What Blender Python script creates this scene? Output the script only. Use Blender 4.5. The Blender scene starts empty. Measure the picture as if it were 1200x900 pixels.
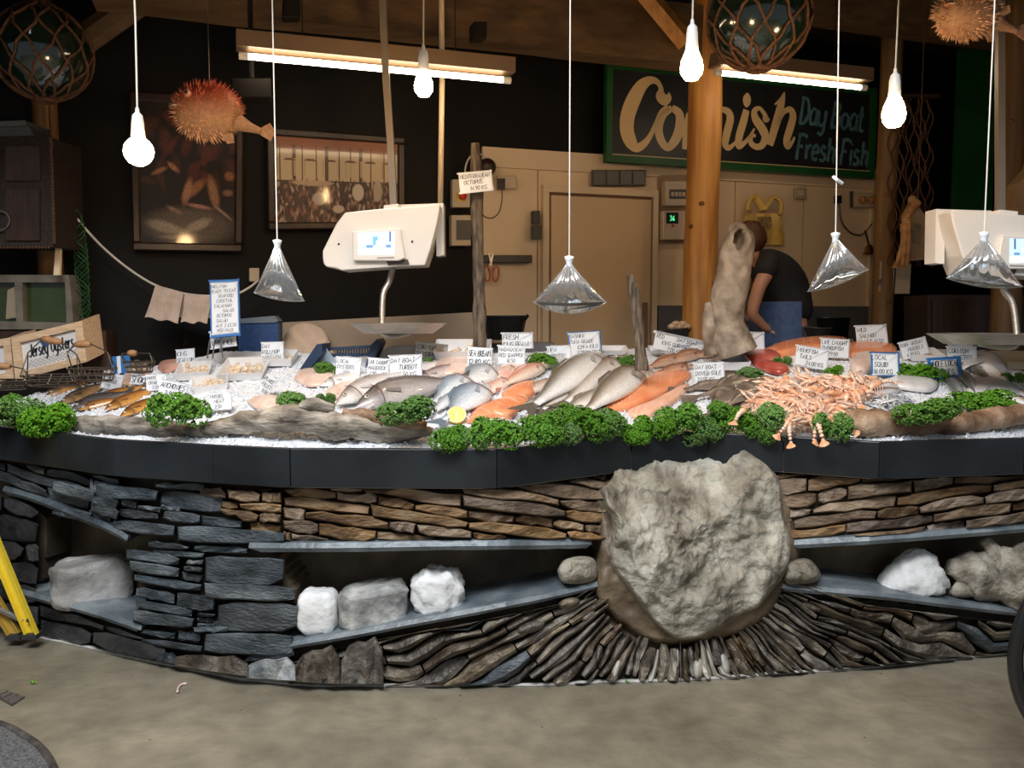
import bpy, math, random
import numpy as np
from mathutils import Vector, Matrix, noise

# ---------------------------------------------------------------- camera
scn = bpy.context.scene
COL = scn.collection
FPX = 1000.0
PITCH = math.radians(4.574)
CAMZ = 1.45
cam_d = bpy.data.cameras.new('camera'); cam = bpy.data.objects.new('camera', cam_d); COL.objects.link(cam)
cam.location = (0, 0, CAMZ); cam.rotation_euler = (math.pi/2 - PITCH, 0, 0)
cam_d.sensor_width = 36.0; cam_d.lens = 36.0*FPX/1200.0; cam_d.clip_start = .05
scn.camera = cam

# ---------------------------------------------------------------- world, daylight, exposure
scn.view_settings.view_transform = 'Standard'; scn.view_settings.look = 'None'
scn.view_settings.gamma = 1.0; scn.view_settings.exposure = 0.42
w = bpy.data.worlds.new('daylight'); scn.world = w; w.use_nodes = True
w.node_tree.nodes['Background'].inputs[0].default_value = (.80, .88, 1.0, 1)
w.node_tree.nodes['Background'].inputs[1].default_value = 0.16
def area(name, loc, target, sx, sy, power, col):
    d = bpy.data.lights.new(name, 'AREA'); d.shape = 'RECTANGLE'; d.size = sx; d.size_y = sy
    d.energy = power; d.color = col
    o = bpy.data.objects.new(name, d); COL.objects.link(o); o.location = loc
    o.rotation_euler = (Vector(target)-Vector(loc)).to_track_quat('-Z', 'Y').to_euler()
    return o
area('market_skylight', (-.9, .2, 4.6), (.1, 3.5, .5), 3.2, 1.4, 250, (.93, .96, 1.0))

# ---------------------------------------------------------------- picture <-> place helpers (used to survey where things stand)
cP, sP = math.cos(PITCH), math.sin(PITCH)
def ray(px, py):
    a = (px-600)/FPX; b = (450-py)/FPX
    return Vector((a, cP+b*sP, -sP+b*cP))
def at(px, py, Y):
    d = ray(px, py); t = Y/d.y
    return Vector((d.x*t, Y, CAMZ+d.z*t))
def atz(px, py, Z):
    d = ray(px, py); t = (Z-CAMZ)/d.z
    return Vector((d.x*t, d.y*t, Z))
def proj(p):
    x, y, z = p[0], p[1], p[2]-CAMZ
    f = y*cP - z*sP; u = y*sP + z*cP
    return 600+FPX*x/f, 450-FPX*u/f
def interp(xs, ys, x):
    return float(np.interp(x, xs, ys))
class Plan:
    def __init__(s, pts, Z):
        q = [atz(a, b, Z) for a, b in pts]
        s.p = q; s.xs = [v.x for v in q]; s.ys = [v.y for v in q]
    def __call__(s, x): return interp(s.xs, s.ys, x)
FASC_PX = [(-160,512),(0,537),(133,556.5),(340,570),(583,571),(740,550),(830,546.5),(917,551.5),(1030,560),(1200,554),(1380,540)]
FASC = Plan(FASC_PX, .81)
BASE = Plan([(-160,690),(0,733),(50,746),(167,772),(283,795),(377,803),(600,802),(800,796),(1000,783),(1177,765),(1380,742)], 0.0)
def wallY(x, z):
    t = max(0, min(1.05, z/.81))
    return BASE(x)*(1-t) + (FASC(x)+.09)*t
def W(px, py, off=0.0):            # point on the stone face of the counter
    Y = 3.4
    for _ in range(7):
        p = at(px, py, Y); Y = wallY(p.x, p.z) - off
    return at(px, py, Y)
BEDS = .27
def bedz(x, y):
    return .945 + BEDS*max(0, y-FASC(x)-.03)
def T(px, py, up=0.0):             # point on the display bed
    d = ray(px, py)
    lo, hi = 2.4, 5.2
    for _ in range(26):
        m = (lo+hi)/2; t = m/d.y
        z = CAMZ+d.z*t
        if z > bedz(d.x*t, m)+up: lo = m
        else: hi = m
    return at(px, py, lo)
def wallplaneY(x): return _a.y+(x-_a.x)*(_b.y-_a.y)/(_b.x-_a.x)
BN = Vector((0, -BEDS, 1)).normalized()
BF = Vector((0, 1, BEDS)).normalized()
# angled back wall, a vertical plane
_a = at(0, 370, 4.58); _b = at(1030, 370, 6.43)
WD = Vector((_b.x-_a.x, _b.y-_a.y, 0)).normalized(); WN = Vector((WD.y, -WD.x, 0))
if WN.y > 0: WN = -WN
def B(px, py, off=0.0):
    d = ray(px, py); o = Vector((0, 0, CAMZ)); q = Vector((_a.x, _a.y, 0)) + WN*off
    t = (q-o).dot(WN)/d.dot(WN)
    return o+d*t

# ---------------------------------------------------------------- materials
MATS = {}
def nodes_of(m): return m.node_tree.nodes, m.node_tree.links
def M(name, c1, c2=None, scale=8, rough=.6, bump=0., metal=0., var=0., coat=0., detail=5, bscale=None, stretch=None, spec=.5, c3=None, emis=None, trans=0., contrast=(.35,.65)):
    if name in MATS: return MATS[name]
    m = bpy.data.materials.new(name); m.use_nodes = True
    n, l = nodes_of(m); b = n['Principled BSDF']
    b.inputs['Roughness'].default_value = rough; b.inputs['Metallic'].default_value = metal
    b.inputs['Specular IOR Level'].default_value = spec
    b.inputs['Coat Weight'].default_value = coat; b.inputs['Coat Roughness'].default_value = .15
    b.inputs['Transmission Weight'].default_value = trans
    col = None
    if c2 is not None or bump:
        tc = n.new('ShaderNodeTexCoord'); mp = n.new('ShaderNodeMapping'); l.new(tc.outputs['Object'], mp.inputs['Vector'])
        if stretch: mp.inputs['Scale'].default_value = stretch
        if var:
            oi = n.new('ShaderNodeObjectInfo'); ad = n.new('ShaderNodeVectorMath'); ad.operation = 'SCALE'
            ad.inputs[0].default_value = (7., 11., 5.); l.new(oi.outputs['Random'], ad.inputs['Scale'])
            l.new(ad.outputs[0], mp.inputs['Location'])
    if c2 is not None:
        t = n.new('ShaderNodeTexNoise'); t.inputs['Scale'].default_value = scale; t.inputs['Detail'].default_value = detail
        l.new(mp.outputs[0], t.inputs['Vector'])
        r = n.new('ShaderNodeValToRGB'); l.new(t.outputs['Fac'], r.inputs[0])
        r.color_ramp.elements[0].position = contrast[0]; r.color_ramp.elements[1].position = contrast[1]
        r.color_ramp.elements[0].color = (*c1, 1); r.color_ramp.elements[1].color = (*c2, 1)
        if c3:
            e = r.color_ramp.elements.new(.5); e.color = (*c3, 1)
        col = r.outputs[0]
        if var:
            h = n.new('ShaderNodeHueSaturation'); l.new(col, h.inputs['Color'])
            mr = n.new('ShaderNodeMapRange'); l.new(oi.outputs['Random'], mr.inputs[0])
            mr.inputs['To Min'].default_value = 1-var; mr.inputs['To Max'].default_value = 1+var
            l.new(mr.outputs[0], h.inputs['Value'])
            mu = n.new('ShaderNodeMath'); mu.operation = 'MULTIPLY'; mu.inputs[1].default_value = 7.31; l.new(oi.outputs['Random'], mu.inputs[0])
            fr = n.new('ShaderNodeMath'); fr.operation = 'FRACT'; l.new(mu.outputs[0], fr.inputs[0])
            m2 = n.new('ShaderNodeMapRange'); l.new(fr.outputs[0], m2.inputs[0]); m2.inputs['To Min'].default_value = 1-var; m2.inputs['To Max'].default_value = 1+var
            l.new(m2.outputs[0], h.inputs['Saturation'])
            col = h.outputs[0]
        l.new(col, b.inputs['Base Color'])
    else:
        b.inputs['Base Color'].default_value = (*c1, 1)
    if bump:
        t2 = n.new('ShaderNodeTexNoise'); t2.inputs['Scale'].default_value = bscale or scale*4; t2.inputs['Detail'].default_value = 6
        l.new(mp.outputs[0], t2.inputs['Vector'])
        bp = n.new('ShaderNodeBump'); bp.inputs['Strength'].default_value = 1.0; bp.inputs['Distance'].default_value = bump
        l.new(t2.outputs['Fac'], bp.inputs['Height']); l.new(bp.outputs[0], b.inputs['Normal'])
    if emis:
        b.inputs['Emission Color'].default_value = (*emis[0], 1); b.inputs['Emission Strength'].default_value = emis[1]
    MATS[name] = m
    return m
def MC(name, rough=.4, coat=0., bump=0., bscale=60, spec=.5, noise_amt=.0, sss=0., emis=0.):
    """colour from the mesh's own colour attribute (markings, prints)"""
    if name in MATS: return MATS[name]
    m = bpy.data.materials.new(name); m.use_nodes = True
    n, l = nodes_of(m); b = n['Principled BSDF']
    b.inputs['Roughness'].default_value = rough; b.inputs['Coat Weight'].default_value = coat; b.inputs['Coat Roughness'].default_value = .08
    b.inputs['Specular IOR Level'].default_value = spec
    a = n.new('ShaderNodeVertexColor'); a.layer_name = 'Col'; out = a.outputs[0]
    if noise_amt or bump:
        t = n.new('ShaderNodeTexNoise'); t.inputs['Scale'].default_value = bscale; t.inputs['Detail'].default_value = 5
        tc = n.new('ShaderNodeTexCoord'); l.new(tc.outputs['Object'], t.inputs['Vector'])
    if noise_amt:
        h = n.new('ShaderNodeHueSaturation'); l.new(out, h.inputs['Color'])
        mr = n.new('ShaderNodeMapRange'); l.new(t.outputs['Fac'], mr.inputs[0]); mr.inputs['From Min'].default_value = .3; mr.inputs['From Max'].default_value = .7
        mr.inputs['To Min'].default_value = 1-noise_amt; mr.inputs['To Max'].default_value = 1+noise_amt
        l.new(mr.outputs[0], h.inputs['Value']); out = h.outputs[0]
    l.new(out, b.inputs['Base Color'])
    if bump:
        bp = n.new('ShaderNodeBump'); bp.inputs['Distance'].default_value = bump; l.new(t.outputs['Fac'], bp.inputs['Height']); l.new(bp.outputs[0], b.inputs['Normal'])
    if emis:
        l.new(out, b.inputs['Emission Color']); b.inputs['Emission Strength'].default_value = emis
    MATS[name] = m
    return m

# ---------------------------------------------------------------- mesh building
class MB:
    def __init__(s): s.v = []; s.f = []; s.c = None
    def add(s, vs, fs, col=None):
        o = len(s.v); s.v += [Vector(v) for v in vs]; s.f += [tuple(i+o for i in f) for f in fs]
        if col is not None:
            if s.c is None: s.c = [(1, 1, 1)]*o
            s.c += [col]*len(vs)
        elif s.c is not None: s.c += [(1, 1, 1)]*len(vs)
    def box(s, c, sz, R=None, col=None):
        c = Vector(c); h = [x/2 for x in sz]; vs = []
        for i in (-1, 1):
            for j in (-1, 1):
                for k in (-1, 1):
                    p = Vector((i*h[0], j*h[1], k*h[2]))
                    vs.append(c + (R @ p if R else p))
        s.add(vs, [(0,1,3,2),(4,6,7,5),(0,4,5,1),(2,3,7,6),(0,2,6,4),(1,5,7,3)], col)
    def hexa(s, a, b, col=None):      # two quads a (4 pts) and b (4 pts), joined
        s.add(list(a)+list(b), [(0,1,2,3),(7,6,5,4),(0,4,5,1),(1,5,6,2),(2,6,7,3),(3,7,4,0)], col)
    def tube(s, pts, r, n=8, cap=True, col=None, flat=None, jit=0, up=None):
        pts = [Vector(p) for p in pts]; rs = r if hasattr(r, '__len__') else [r]*len(pts)
        vs = []; fs = []; ref = Vector(up) if up is not None else None
        for i, p in enumerate(pts):
            d = (pts[min(i+1, len(pts)-1)] - pts[max(i-1, 0)])
            d = d.normalized() if d.length > 1e-9 else Vector((0, 0, 1))
            if ref is None: ref = Vector((0, 0, 1)) if abs(d.z) < .9 else Vector((1, 0, 0))
            u = ref - d*ref.dot(d)
            u = u.normalized() if u.length > 1e-6 else d.orthogonal().normalized()
            if up is None: ref = u
            w_ = d.cross(u)
            for k in range(n):
                a = 2*math.pi*k/n; rr = rs[i]*(1+(random.uniform(-jit, jit) if jit else 0))
                vs.append(p + u*math.cos(a)*rr*(flat or 1) + w_*math.sin(a)*rr)
            if i:
                o = (i-1)*n
                for k in range(n): fs.append((o+k, o+(k+1) % n, o+n+(k+1) % n, o+n+k))
        if cap:
            fs.append(tuple(range(n-1, -1, -1))); o = (len(pts)-1)*n; fs.append(tuple(range(o, o+n)))
        s.add(vs, fs, col)
    def lathe(s, c, prof, n=20, ax=(0, 0, 1), col=None, scale=(1, 1)):
        c = Vector(c); ax = Vector(ax).normalized(); u = ax.orthogonal().normalized(); w_ = ax.cross(u); vs = []; fs = []
        for i, (r, h) in enumerate(prof):
            for k in range(n):
                a = 2*math.pi*k/n; vs.append(c+ax*h+u*math.cos(a)*max(r, 1e-5)*scale[0]+w_*math.sin(a)*max(r, 1e-5)*scale[1])
            if i:
                o = (i-1)*n
                for k in range(n): fs.append((o+k, o+(k+1) % n, o+n+(k+1) % n, o+n+k))
        s.add(vs, fs, col)
    def ball(s, c, r, n=12, m=8, col=None, R=None):
        c = Vector(c); r = r if hasattr(r, '__len__') else (r, r, r); vs = []; fs = []
        for i in range(m+1):
            t = math.pi*i/m
            for k in range(n):
                a = 2*math.pi*k/n; p = Vector((r[0]*math.sin(t)*math.cos(a), r[1]*math.sin(t)*math.sin(a), r[2]*math.cos(t)))
                vs.append(c+(R @ p if R else p))
            if i:
                o = (i-1)*n
                for k in range(n): fs.append((o+k, o+n+k, o+n+(k+1) % n, o+(k+1) % n))
        s.add(vs, fs, col)
    def grid(s, fn, nu, nv, col=None, flip=False):
        vs = [fn(i/nu, j/nv) for j in range(nv+1) for i in range(nu+1)]; fs = []
        for j in range(nv):
            for i in range(nu):
                a = j*(nu+1)+i; q = (a, a+1, a+nu+2, a+nu+1); fs.append(q[::-1] if flip else q)
        s.add(vs, fs, col)
    def slab(s, pts, d, col=None):   # polygon extruded along vector d
        n = len(pts); d = Vector(d)
        s.add([Vector(p) for p in pts]+[Vector(p)+d for p in pts], [tuple(range(n)), tuple(range(2*n-1, n-1, -1))]+[(i, i+n, (i+1) % n+n, (i+1) % n) for i in range(n)], col)
    def ribbon(s, pts, w, nrm, col=None, z=0.):
        nrm = Vector(nrm).normalized(); ws = w if hasattr(w, '__len__') else [w]*len(pts); vs = []; fs = []
        for i, p in enumerate(pts):
            d = (pts[min(i+1, len(pts)-1)]-pts[max(i-1, 0)])
            d = d.normalized() if d.length > 1e-9 else Vector((1, 0, 0))
            t = nrm.cross(d).normalized()
            vs += [p+nrm*z-t*ws[i]/2, p+nrm*z+t*ws[i]/2]
            if i: fs.append((2*i-2, 2*i, 2*i+1, 2*i-1))
        s.add(vs, fs, col)

def link(name, mb, mat, parent=None, smooth=False, local=False, loc=None, kind=None, fcols=None):
    me = bpy.data.meshes.new(name)
    vs = mb.v
    off = Vector((0, 0, 0))
    if parent is not None and not local:
        off = parent['_w'] if '_w' in parent else (0, 0, 0); off = Vector(off)
    elif loc is not None: off = Vector(loc)
    elif not local and vs and kind != 'structure':
        xs = [v.x for v in vs]; ys = [v.y for v in vs]; off = Vector(((min(xs)+max(xs))/2, (min(ys)+max(ys))/2, min(v.z for v in vs)))
    me.from_pydata([tuple(v-off) for v in vs] if not local else [tuple(v) for v in vs], [], mb.f)
    if mb.c is not None:
        ca = me.color_attributes.new('Col', 'FLOAT_COLOR', 'POINT')
        ca.data.foreach_set('color', np.array([(*c, 1) for c in mb.c], dtype=np.float32).ravel())
    if fcols is not None:
        ca = me.color_attributes.new('Col', 'FLOAT_COLOR', 'CORNER')
        arr = np.repeat(np.array([(*c, 1) for c in fcols], dtype=np.float32), [len(f) for f in mb.f], axis=0)
        ca.data.foreach_set('color', arr.ravel())
    if smooth: me.polygons.foreach_set('use_smooth', [True]*len(me.polygons))
    me.update()
    o = bpy.data.objects.new(name, me); COL.objects.link(o)
    if mat: me.materials.append(mat)
    if parent is not None: o.parent = parent; o['_w'] = tuple(off) if not local else (0, 0, 0)
    elif not local: o.location = off; o['_w'] = tuple(off)
    if kind: o['kind'] = kind
    return o
def tag(o, label, cat, group=None, kind=None):
    o['label'] = label; o['category'] = cat
    if group: o['group'] = group
    if kind: o['kind'] = kind
    return o
def thing(name, label, cat, loc=(0, 0, 0), group=None, rot=None):
    o = bpy.data.objects.new(name, None); COL.objects.link(o); o.location = loc; o['_w'] = tuple(loc); o.empty_display_size = .05
    if rot: o.rotation_euler = rot
    return tag(o, label, cat, group)
def copy_thing(src, label, loc, rot=None, scale=None, group=None, name=None):
    c = src.copy(); COL.objects.link(c); c.location = loc; c['label'] = label
    if rot is not None: c.rotation_euler = rot
    if scale is not None: c.scale = (scale,)*3 if not hasattr(scale, '__len__') else scale
    if group: c['group'] = group
    for ch in src.children:
        k = ch.copy(); COL.objects.link(k); k.parent = c
        for g in ch.children:
            q = g.copy(); COL.objects.link(q); q.parent = k
    return c
def smoothp(pts, k=6):
    P = [tuple(p) for p in pts]; out = []; n = len(P)
    for i in range(n-1):
        p0, p1, p2, p3 = P[max(i-1, 0)], P[i], P[i+1], P[min(i+2, n-1)]
        for j in range(k):
            t = j/k
            out.append(tuple(.5*((2*b)+(-a+c)*t+(2*a-5*b+4*c-d)*t*t+(-a+3*b-3*c+d)*t**3) for a, b, c, d in zip(p0, p1, p2, p3)))
    out.append(P[-1]); return out
def nz(p, s=1., o=0.): return noise.noise(Vector(p)*s+Vector((o, o*1.7, o*.3)))
def fbm(p, s=1., o=0., k=4):
    v = 0; a = 1
    for i in range(k): v += a*nz(p, s, o+i*3.1); s *= 2.1; a *= .5
    return v
def inpoly(x, y, P):
    r = False; n = len(P)
    for i in range(n):
        x1, y1 = P[i]; x2, y2 = P[(i+1) % n]
        if (y1 > y) != (y2 > y) and x < (x2-x1)*(y-y1)/(y2-y1)+x1: r = not r
    return r
random.seed(7)

# ---------------------------------------------------------------- hand lettering
G = {
'A':[[(0,0),(.3,1),(.6,0)],[(.12,.38),(.5,.38)]],'B':[[(0,0),(0,1),(.4,.95),(.42,.6),(0,.52),(.5,.42),(.5,.05),(0,0)]],
'C':[[(.55,.85),(.3,1),(.05,.75),(.02,.3),(.25,0),(.55,.12)]],'D':[[(0,0),(0,1),(.35,.92),(.55,.5),(.35,.06),(0,0)]],
'E':[[(.5,1),(0,1),(0,0),(.52,0)],[(0,.52),(.4,.52)]],'F':[[(.5,1),(0,1),(0,0)],[(0,.52),(.4,.52)]],
'G':[[(.55,.85),(.3,1),(.05,.75),(.02,.3),(.25,0),(.55,.12),(.55,.45),(.32,.45)]],'H':[[(0,0),(0,1)],[(.5,0),(.5,1)],[(0,.5),(.5,.5)]],
'I':[[(.12,0),(.12,1)]],'J':[[(.45,1),(.45,.2),(.25,0),(.03,.15)]],'K':[[(0,0),(0,1)],[(.5,1),(0,.45),(.52,0)]],
'L':[[(0,1),(0,0),(.48,0)]],'M':[[(0,0),(.05,1),(.33,.35),(.6,1),(.66,0)]],'N':[[(0,0),(0,1),(.5,0),(.5,1)]],
'O':[[(.28,1),(.04,.8),(.02,.25),(.26,0),(.5,.2),(.52,.75),(.28,1)]],'P':[[(0,0),(0,1),(.45,.95),(.45,.5),(0,.45)]],
'Q':[[(.28,1),(.04,.8),(.02,.25),(.26,0),(.5,.2),(.52,.75),(.28,1)],[(.35,.25),(.6,-.05)]],
'R':[[(0,0),(0,1),(.45,.95),(.45,.55),(0,.48),(.52,0)]],'S':[[(.52,.88),(.28,1),(.05,.8),(.12,.56),(.45,.42),(.5,.15),(.25,0),(0,.14)]],
'T':[[(0,1),(.56,1)],[(.28,1),(.28,0)]],'U':[[(0,1),(.02,.2),(.25,0),(.48,.2),(.5,1)]],'V':[[(0,1),(.27,0),(.55,1)]],
'W':[[(0,1),(.15,0),(.35,.7),(.52,0),(.72,1)]],'X':[[(0,0),(.52,1)],[(0,1),(.52,0)]],'Y':[[(0,1),(.27,.5),(.55,1)],[(.27,.5),(.27,0)]],
'Z':[[(0,1),(.52,1),(0,0),(.54,0)]],
'0':[[(.25,1),(.04,.8),(.02,.25),(.24,0),(.44,.2),(.46,.75),(.25,1)]],'1':[[(.05,.8),(.2,1),(.2,0)]],
'2':[[(.02,.8),(.22,1),(.44,.8),(.4,.5),(0,0),(.46,0)]],'3':[[(.02,.9),(.25,1),(.44,.8),(.2,.55),(.46,.3),(.25,0),(0,.1)]],
'4':[[(.36,0),(.36,1),(0,.35),(.5,.35)]],'5':[[(.45,1),(.08,1),(.04,.6),(.3,.62),(.45,.35),(.28,0),(0,.08)]],
'6':[[(.4,1),(.1,.6),(.03,.2),(.24,0),(.45,.2),(.35,.5),(.06,.35)]],'7':[[(0,1),(.46,1),(.15,0)]],
'8':[[(.24,.54),(.04,.8),(.24,1),(.44,.8),(.24,.54),(.02,.25),(.24,0),(.46,.25),(.24,.54)]],'9':[[(.42,.6),(.2,.45),(.04,.75),(.24,1),(.44,.8),(.4,.3),(.2,0)]],
'.':[[(.05,0),(.08,.08)]],'-':[[(.05,.45),(.4,.45)]],'/':[[(0,-.05),(.4,1.05)]],
'#':[[(.5,.85),(.3,1),(.15,.8),(.15,.1),(0,0),(.5,.04)],[(0,.5),(.35,.5)]],
'a':[[(.4,.55),(.2,.62),(.03,.4),(.05,.1),(.2,0),(.4,.2),(.42,.6),(.4,.08),(.5,0)]],'y':[[(0,.6),(.05,.1),(.2,0),(.4,.15)],[(.44,.6),(.4,-.1),(.25,-.35),(.05,-.28)]],
'o':[[(.22,.62),(.04,.45),(.03,.15),(.2,0),(.38,.15),(.4,.45),(.22,.62)]],'t':[[(.15,.95),(.12,.1),(.25,0),(.33,.05)],[(0,.62),(.3,.62)]],
'r':[[(.02,.6),(.04,0)],[(.04,.35),(.18,.58),(.32,.55)]],'e':[[(.03,.32),(.36,.34),(.34,.55),(.2,.62),(.04,.45),(.03,.15),(.18,0),(.36,.08)]],
's':[[(.33,.54),(.18,.62),(.04,.5),(.1,.35),(.3,.25),(.32,.08),(.15,0),(0,.08)]],'h':[[(.02,0),(.04,1)],[(.04,.35),(.2,.6),(.36,.5),(.36,.06),(.45,0)]],
'i':[[(.08,.6),(.08,.06),(.16,0)],[(.08,.8),(.09,.86)]],
}
def text_w(t, sp=.16):
    x = 0
    for ch in t:
        if ch == ' ': x += .4; continue
        x += max(p[0] for st in G[ch] for p in st)+sp
    return x
def write(mb, t, O, U, V, size, w, N, slant=.12, jit=.03, fit=None, sp=.16, col=None, z=.0008):
    """write text from O (baseline start) with axes U, V (unit vectors)"""
    sx = 1.
    if fit: sx = min(1.25, fit/(text_w(t, sp)*size))
    x = 0
    for ch in t:
        if ch == ' ': x += .4; continue
        jy = random.uniform(-jit, jit)
        for st in G[ch]:
            pts = [O+U*((x+a+slant*b)*size*sx)+V*((b+jy)*size) for a, b in st]
            mb.ribbon(pts, w, N, col, z=z)
        x += max(p[0] for st in G[ch] for p in st)+sp
    return x*size*sx
# ================================================================ the setting
m_conc = M('worn_concrete', (.175,.152,.108), (.29,.255,.185), scale=1.3, rough=.42, bump=.004, bscale=25, c3=(.23,.203,.147), spec=.45, detail=9)
def _floor():
    n, l = nodes_of(m_conc); b = n['Principled BSDF']; src = b.inputs['Base Color'].links[0].from_socket; mp = [x for x in n if x.type == 'MAPPING'][0]
    v = n.new('ShaderNodeTexVoronoi'); v.inputs['Scale'].default_value = 16; l.new(mp.outputs[0], v.inputs['Vector'])
    t = n.new('ShaderNodeTexNoise'); t.inputs['Scale'].default_value = 2.2; l.new(mp.outputs[0], t.inputs['Vector'])
    m1 = n.new('ShaderNodeMapRange'); l.new(t.outputs['Fac'], m1.inputs[0]); m1.inputs['From Min'].default_value = .5; m1.inputs['From Max'].default_value = .7; m1.inputs['To Max'].default_value = .13
    lt = n.new('ShaderNodeMath'); lt.operation = 'LESS_THAN'; l.new(v.outputs['Distance'], lt.inputs[0]); l.new(m1.outputs[0], lt.inputs[1])
    mx = n.new('ShaderNodeMixRGB'); l.new(lt.outputs[0], mx.inputs[0]); l.new(src, mx.inputs[1]); mx.inputs[2].default_value = (.07,.055,.04,1)
    t2 = n.new('ShaderNodeTexNoise'); t2.inputs['Scale'].default_value = 9; t2.inputs['Detail'].default_value = 8; l.new(mp.outputs[0], t2.inputs['Vector'])
    m2 = n.new('ShaderNodeMapRange'); l.new(t2.outputs['Fac'], m2.inputs[0]); m2.inputs['From Min'].default_value = .3; m2.inputs['From Max'].default_value = .7; m2.inputs['To Min'].default_value = .80; m2.inputs['To Max'].default_value = 1.18
    h = n.new('ShaderNodeHueSaturation'); l.new(mx.outputs[0], h.inputs['Color']); l.new(m2.outputs[0], h.inputs['Value']); l.new(h.outputs[0], b.inputs['Base Color'])
    m3 = n.new('ShaderNodeMapRange'); l.new(t.outputs['Fac'], m3.inputs[0]); m3.inputs['From Min'].default_value = .3; m3.inputs['From Max'].default_value = .7; m3.inputs['To Min'].default_value = .28; m3.inputs['To Max'].default_value = .6; l.new(m3.outputs[0], b.inputs['Roughness'])
_floor()
m_asph = M('asphalt', (.06,.06,.062), (.17,.17,.17), scale=120, rough=.8, bump=.004, bscale=150)
m_kerb = M('wet_kerb', (.05,.045,.04), (.13,.11,.10), scale=30, rough=.4, bump=.004)
m_black = M('black_paint', (.0025,.0022,.002), (.006,.005,.0045), scale=3, rough=.55, bump=.001, spec=.2)
m_ceil = M('dark_ceiling_boards', (.014,.008,.005), (.03,.018,.01), scale=4, rough=.7, bump=.002, stretch=(1, 8, 1))
m_cream = M('cream_cladding', (.76,.58,.38), (.82,.65,.45), scale=2, rough=.45)
m_door = M('door_skin', (.66,.48,.29), (.71,.53,.33), scale=3, rough=.5, contrast=(.2,.8))
m_steel = M('brushed_steel', (.36,.33,.29), (.48,.44,.39), scale=20, rough=.42, metal=.8, stretch=(1,1,14))
m_green = M('green_paint', (.008,.075,.015), (.012,.10,.022), scale=5, rough=.45)
m_pine = M('lamplit_peeled_pine', (.40,.165,.035), (.60,.30,.075), scale=3, rough=.5, bump=.002, stretch=(9,9,.7), c3=(.51,.235,.055))  # orange of the warm bulb's light is put into this wood colour
m_beam = M('old_timber', (.075,.040,.016), (.14,.08,.032), scale=3, rough=.65, bump=.003, stretch=(.8,6,6))
m_tanstrip = M('painted_tan', (.13,.085,.05), rough=.5)
m_dkwood = M('dark_frame_wood', (.022,.012,.008), (.045,.022,.013), scale=9, rough=.35, stretch=(6,6,1))
m_blackplastic = M('black_plastic', (.012,.012,.013), rough=.35)
m_white = M('white_plastic', (.72,.70,.66), rough=.35)
m_cord = M('white_cord', (.62,.58,.50), rough=.6)

mb = MB(); mb.grid(lambda u, v: Vector((-5+10*u, -2.5+7.2*v, .0)), 60, 44)
link('floor', mb, m_conc, kind='structure')
mb = MB(); mb.box((0, 6.4, .15), (9.6, 4.2, .30)); link('floor_stall', mb, M('stall_floor', (.05,.045,.04), rough=.5), kind='structure')
# asphalt road and its kerb at the near left corner
edge = smoothp([(-60,835),(0,850),(28,864),(45,876),(58,892),(66,912),(70,940)], 4)
ep = [atz(a, b, .004) for a, b in edge]
mb = MB(); base = [atz(-300, 835, .004)]+ep+[atz(70, 1100, .004), atz(-300, 1100, .004)]
mb.slab(base, (0, 0, .008)); link('trim_1', mb, m_asph, kind='structure')
mb = MB()
for a, b in zip(ep, ep[1:]): mb.tube([a+Vector((0,0,.004)), b+Vector((0,0,.004))], .014, 6)
link('trim_2', mb, m_kerb, kind='structure')
# small square drain cover set in the floor
dc = [atz(a, b, .0) for a, b in [(-8,815),(5,810),(29,818),(14,828)]]
dr = thing('drain_cover', 'small square dark drain cover in the concrete floor near left edge', 'drain', sum(dc, Vector())/4)
mb = MB(); mb.slab([p+Vector((0,0,.001)) for p in dc], (0,0,.006)); link('plate', mb, m_kerb, dr)
mb = MB()
for i in range(4):
    p = dc[0].lerp(dc[3], (i+.5)/4); q = dc[1].lerp(dc[2], (i+.5)/4); mb.tube([p.lerp(q,.1)+Vector((0,0,.008)), p.lerp(q,.9)+Vector((0,0,.008))], .004, 4)
link('rib', mb, m_steel, dr)

def bpanel(px0, px1, z0, z1, off, th):      # box standing on the angled back wall plane
    a = B(px0, 300, off); b = B(px1, 300, off)
    q = [Vector((a.x, a.y, z0)), Vector((b.x, b.y, z0)), Vector((b.x, b.y, z1)), Vector((a.x, a.y, z1))]
    return q, -WN*th
mb = MB(); q, d = bpanel(-420, 1600, 0, 3.5, 0, .08); mb.slab(q, d); link('wall_back', mb, m_black, kind='structure')
mb = MB(); mb.box((-3.9, 4.6, 1.75), (.1, 3.4, 3.5)); link('wall_left', mb, m_black, kind='structure')
mb = MB(); mb.box((4.7, 5.2, 1.75), (.1, 4.6, 3.5)); link('wall_right', mb, m_black, kind='structure')
ce = bpy.data.objects.new('ceiling', None); COL.objects.link(ce); ce['kind'] = 'structure'; ce['_w'] = (0,0,0)
for i in range(26):
    mb = MB(); x = -4.1+i*.35; mb.box((x, 5.1, 3.42+random.uniform(-.004,.004)), (.342, 5.0, .04)); link('board', mb, m_ceil, ce)
mb = MB(); mb.box((.3, 2.62, 3.16), (9.2, .05, .50)); link('light_block_valance', mb, m_ceil, kind='structure')  # unseen valance board, added to keep the skylight off the upper interior
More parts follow.
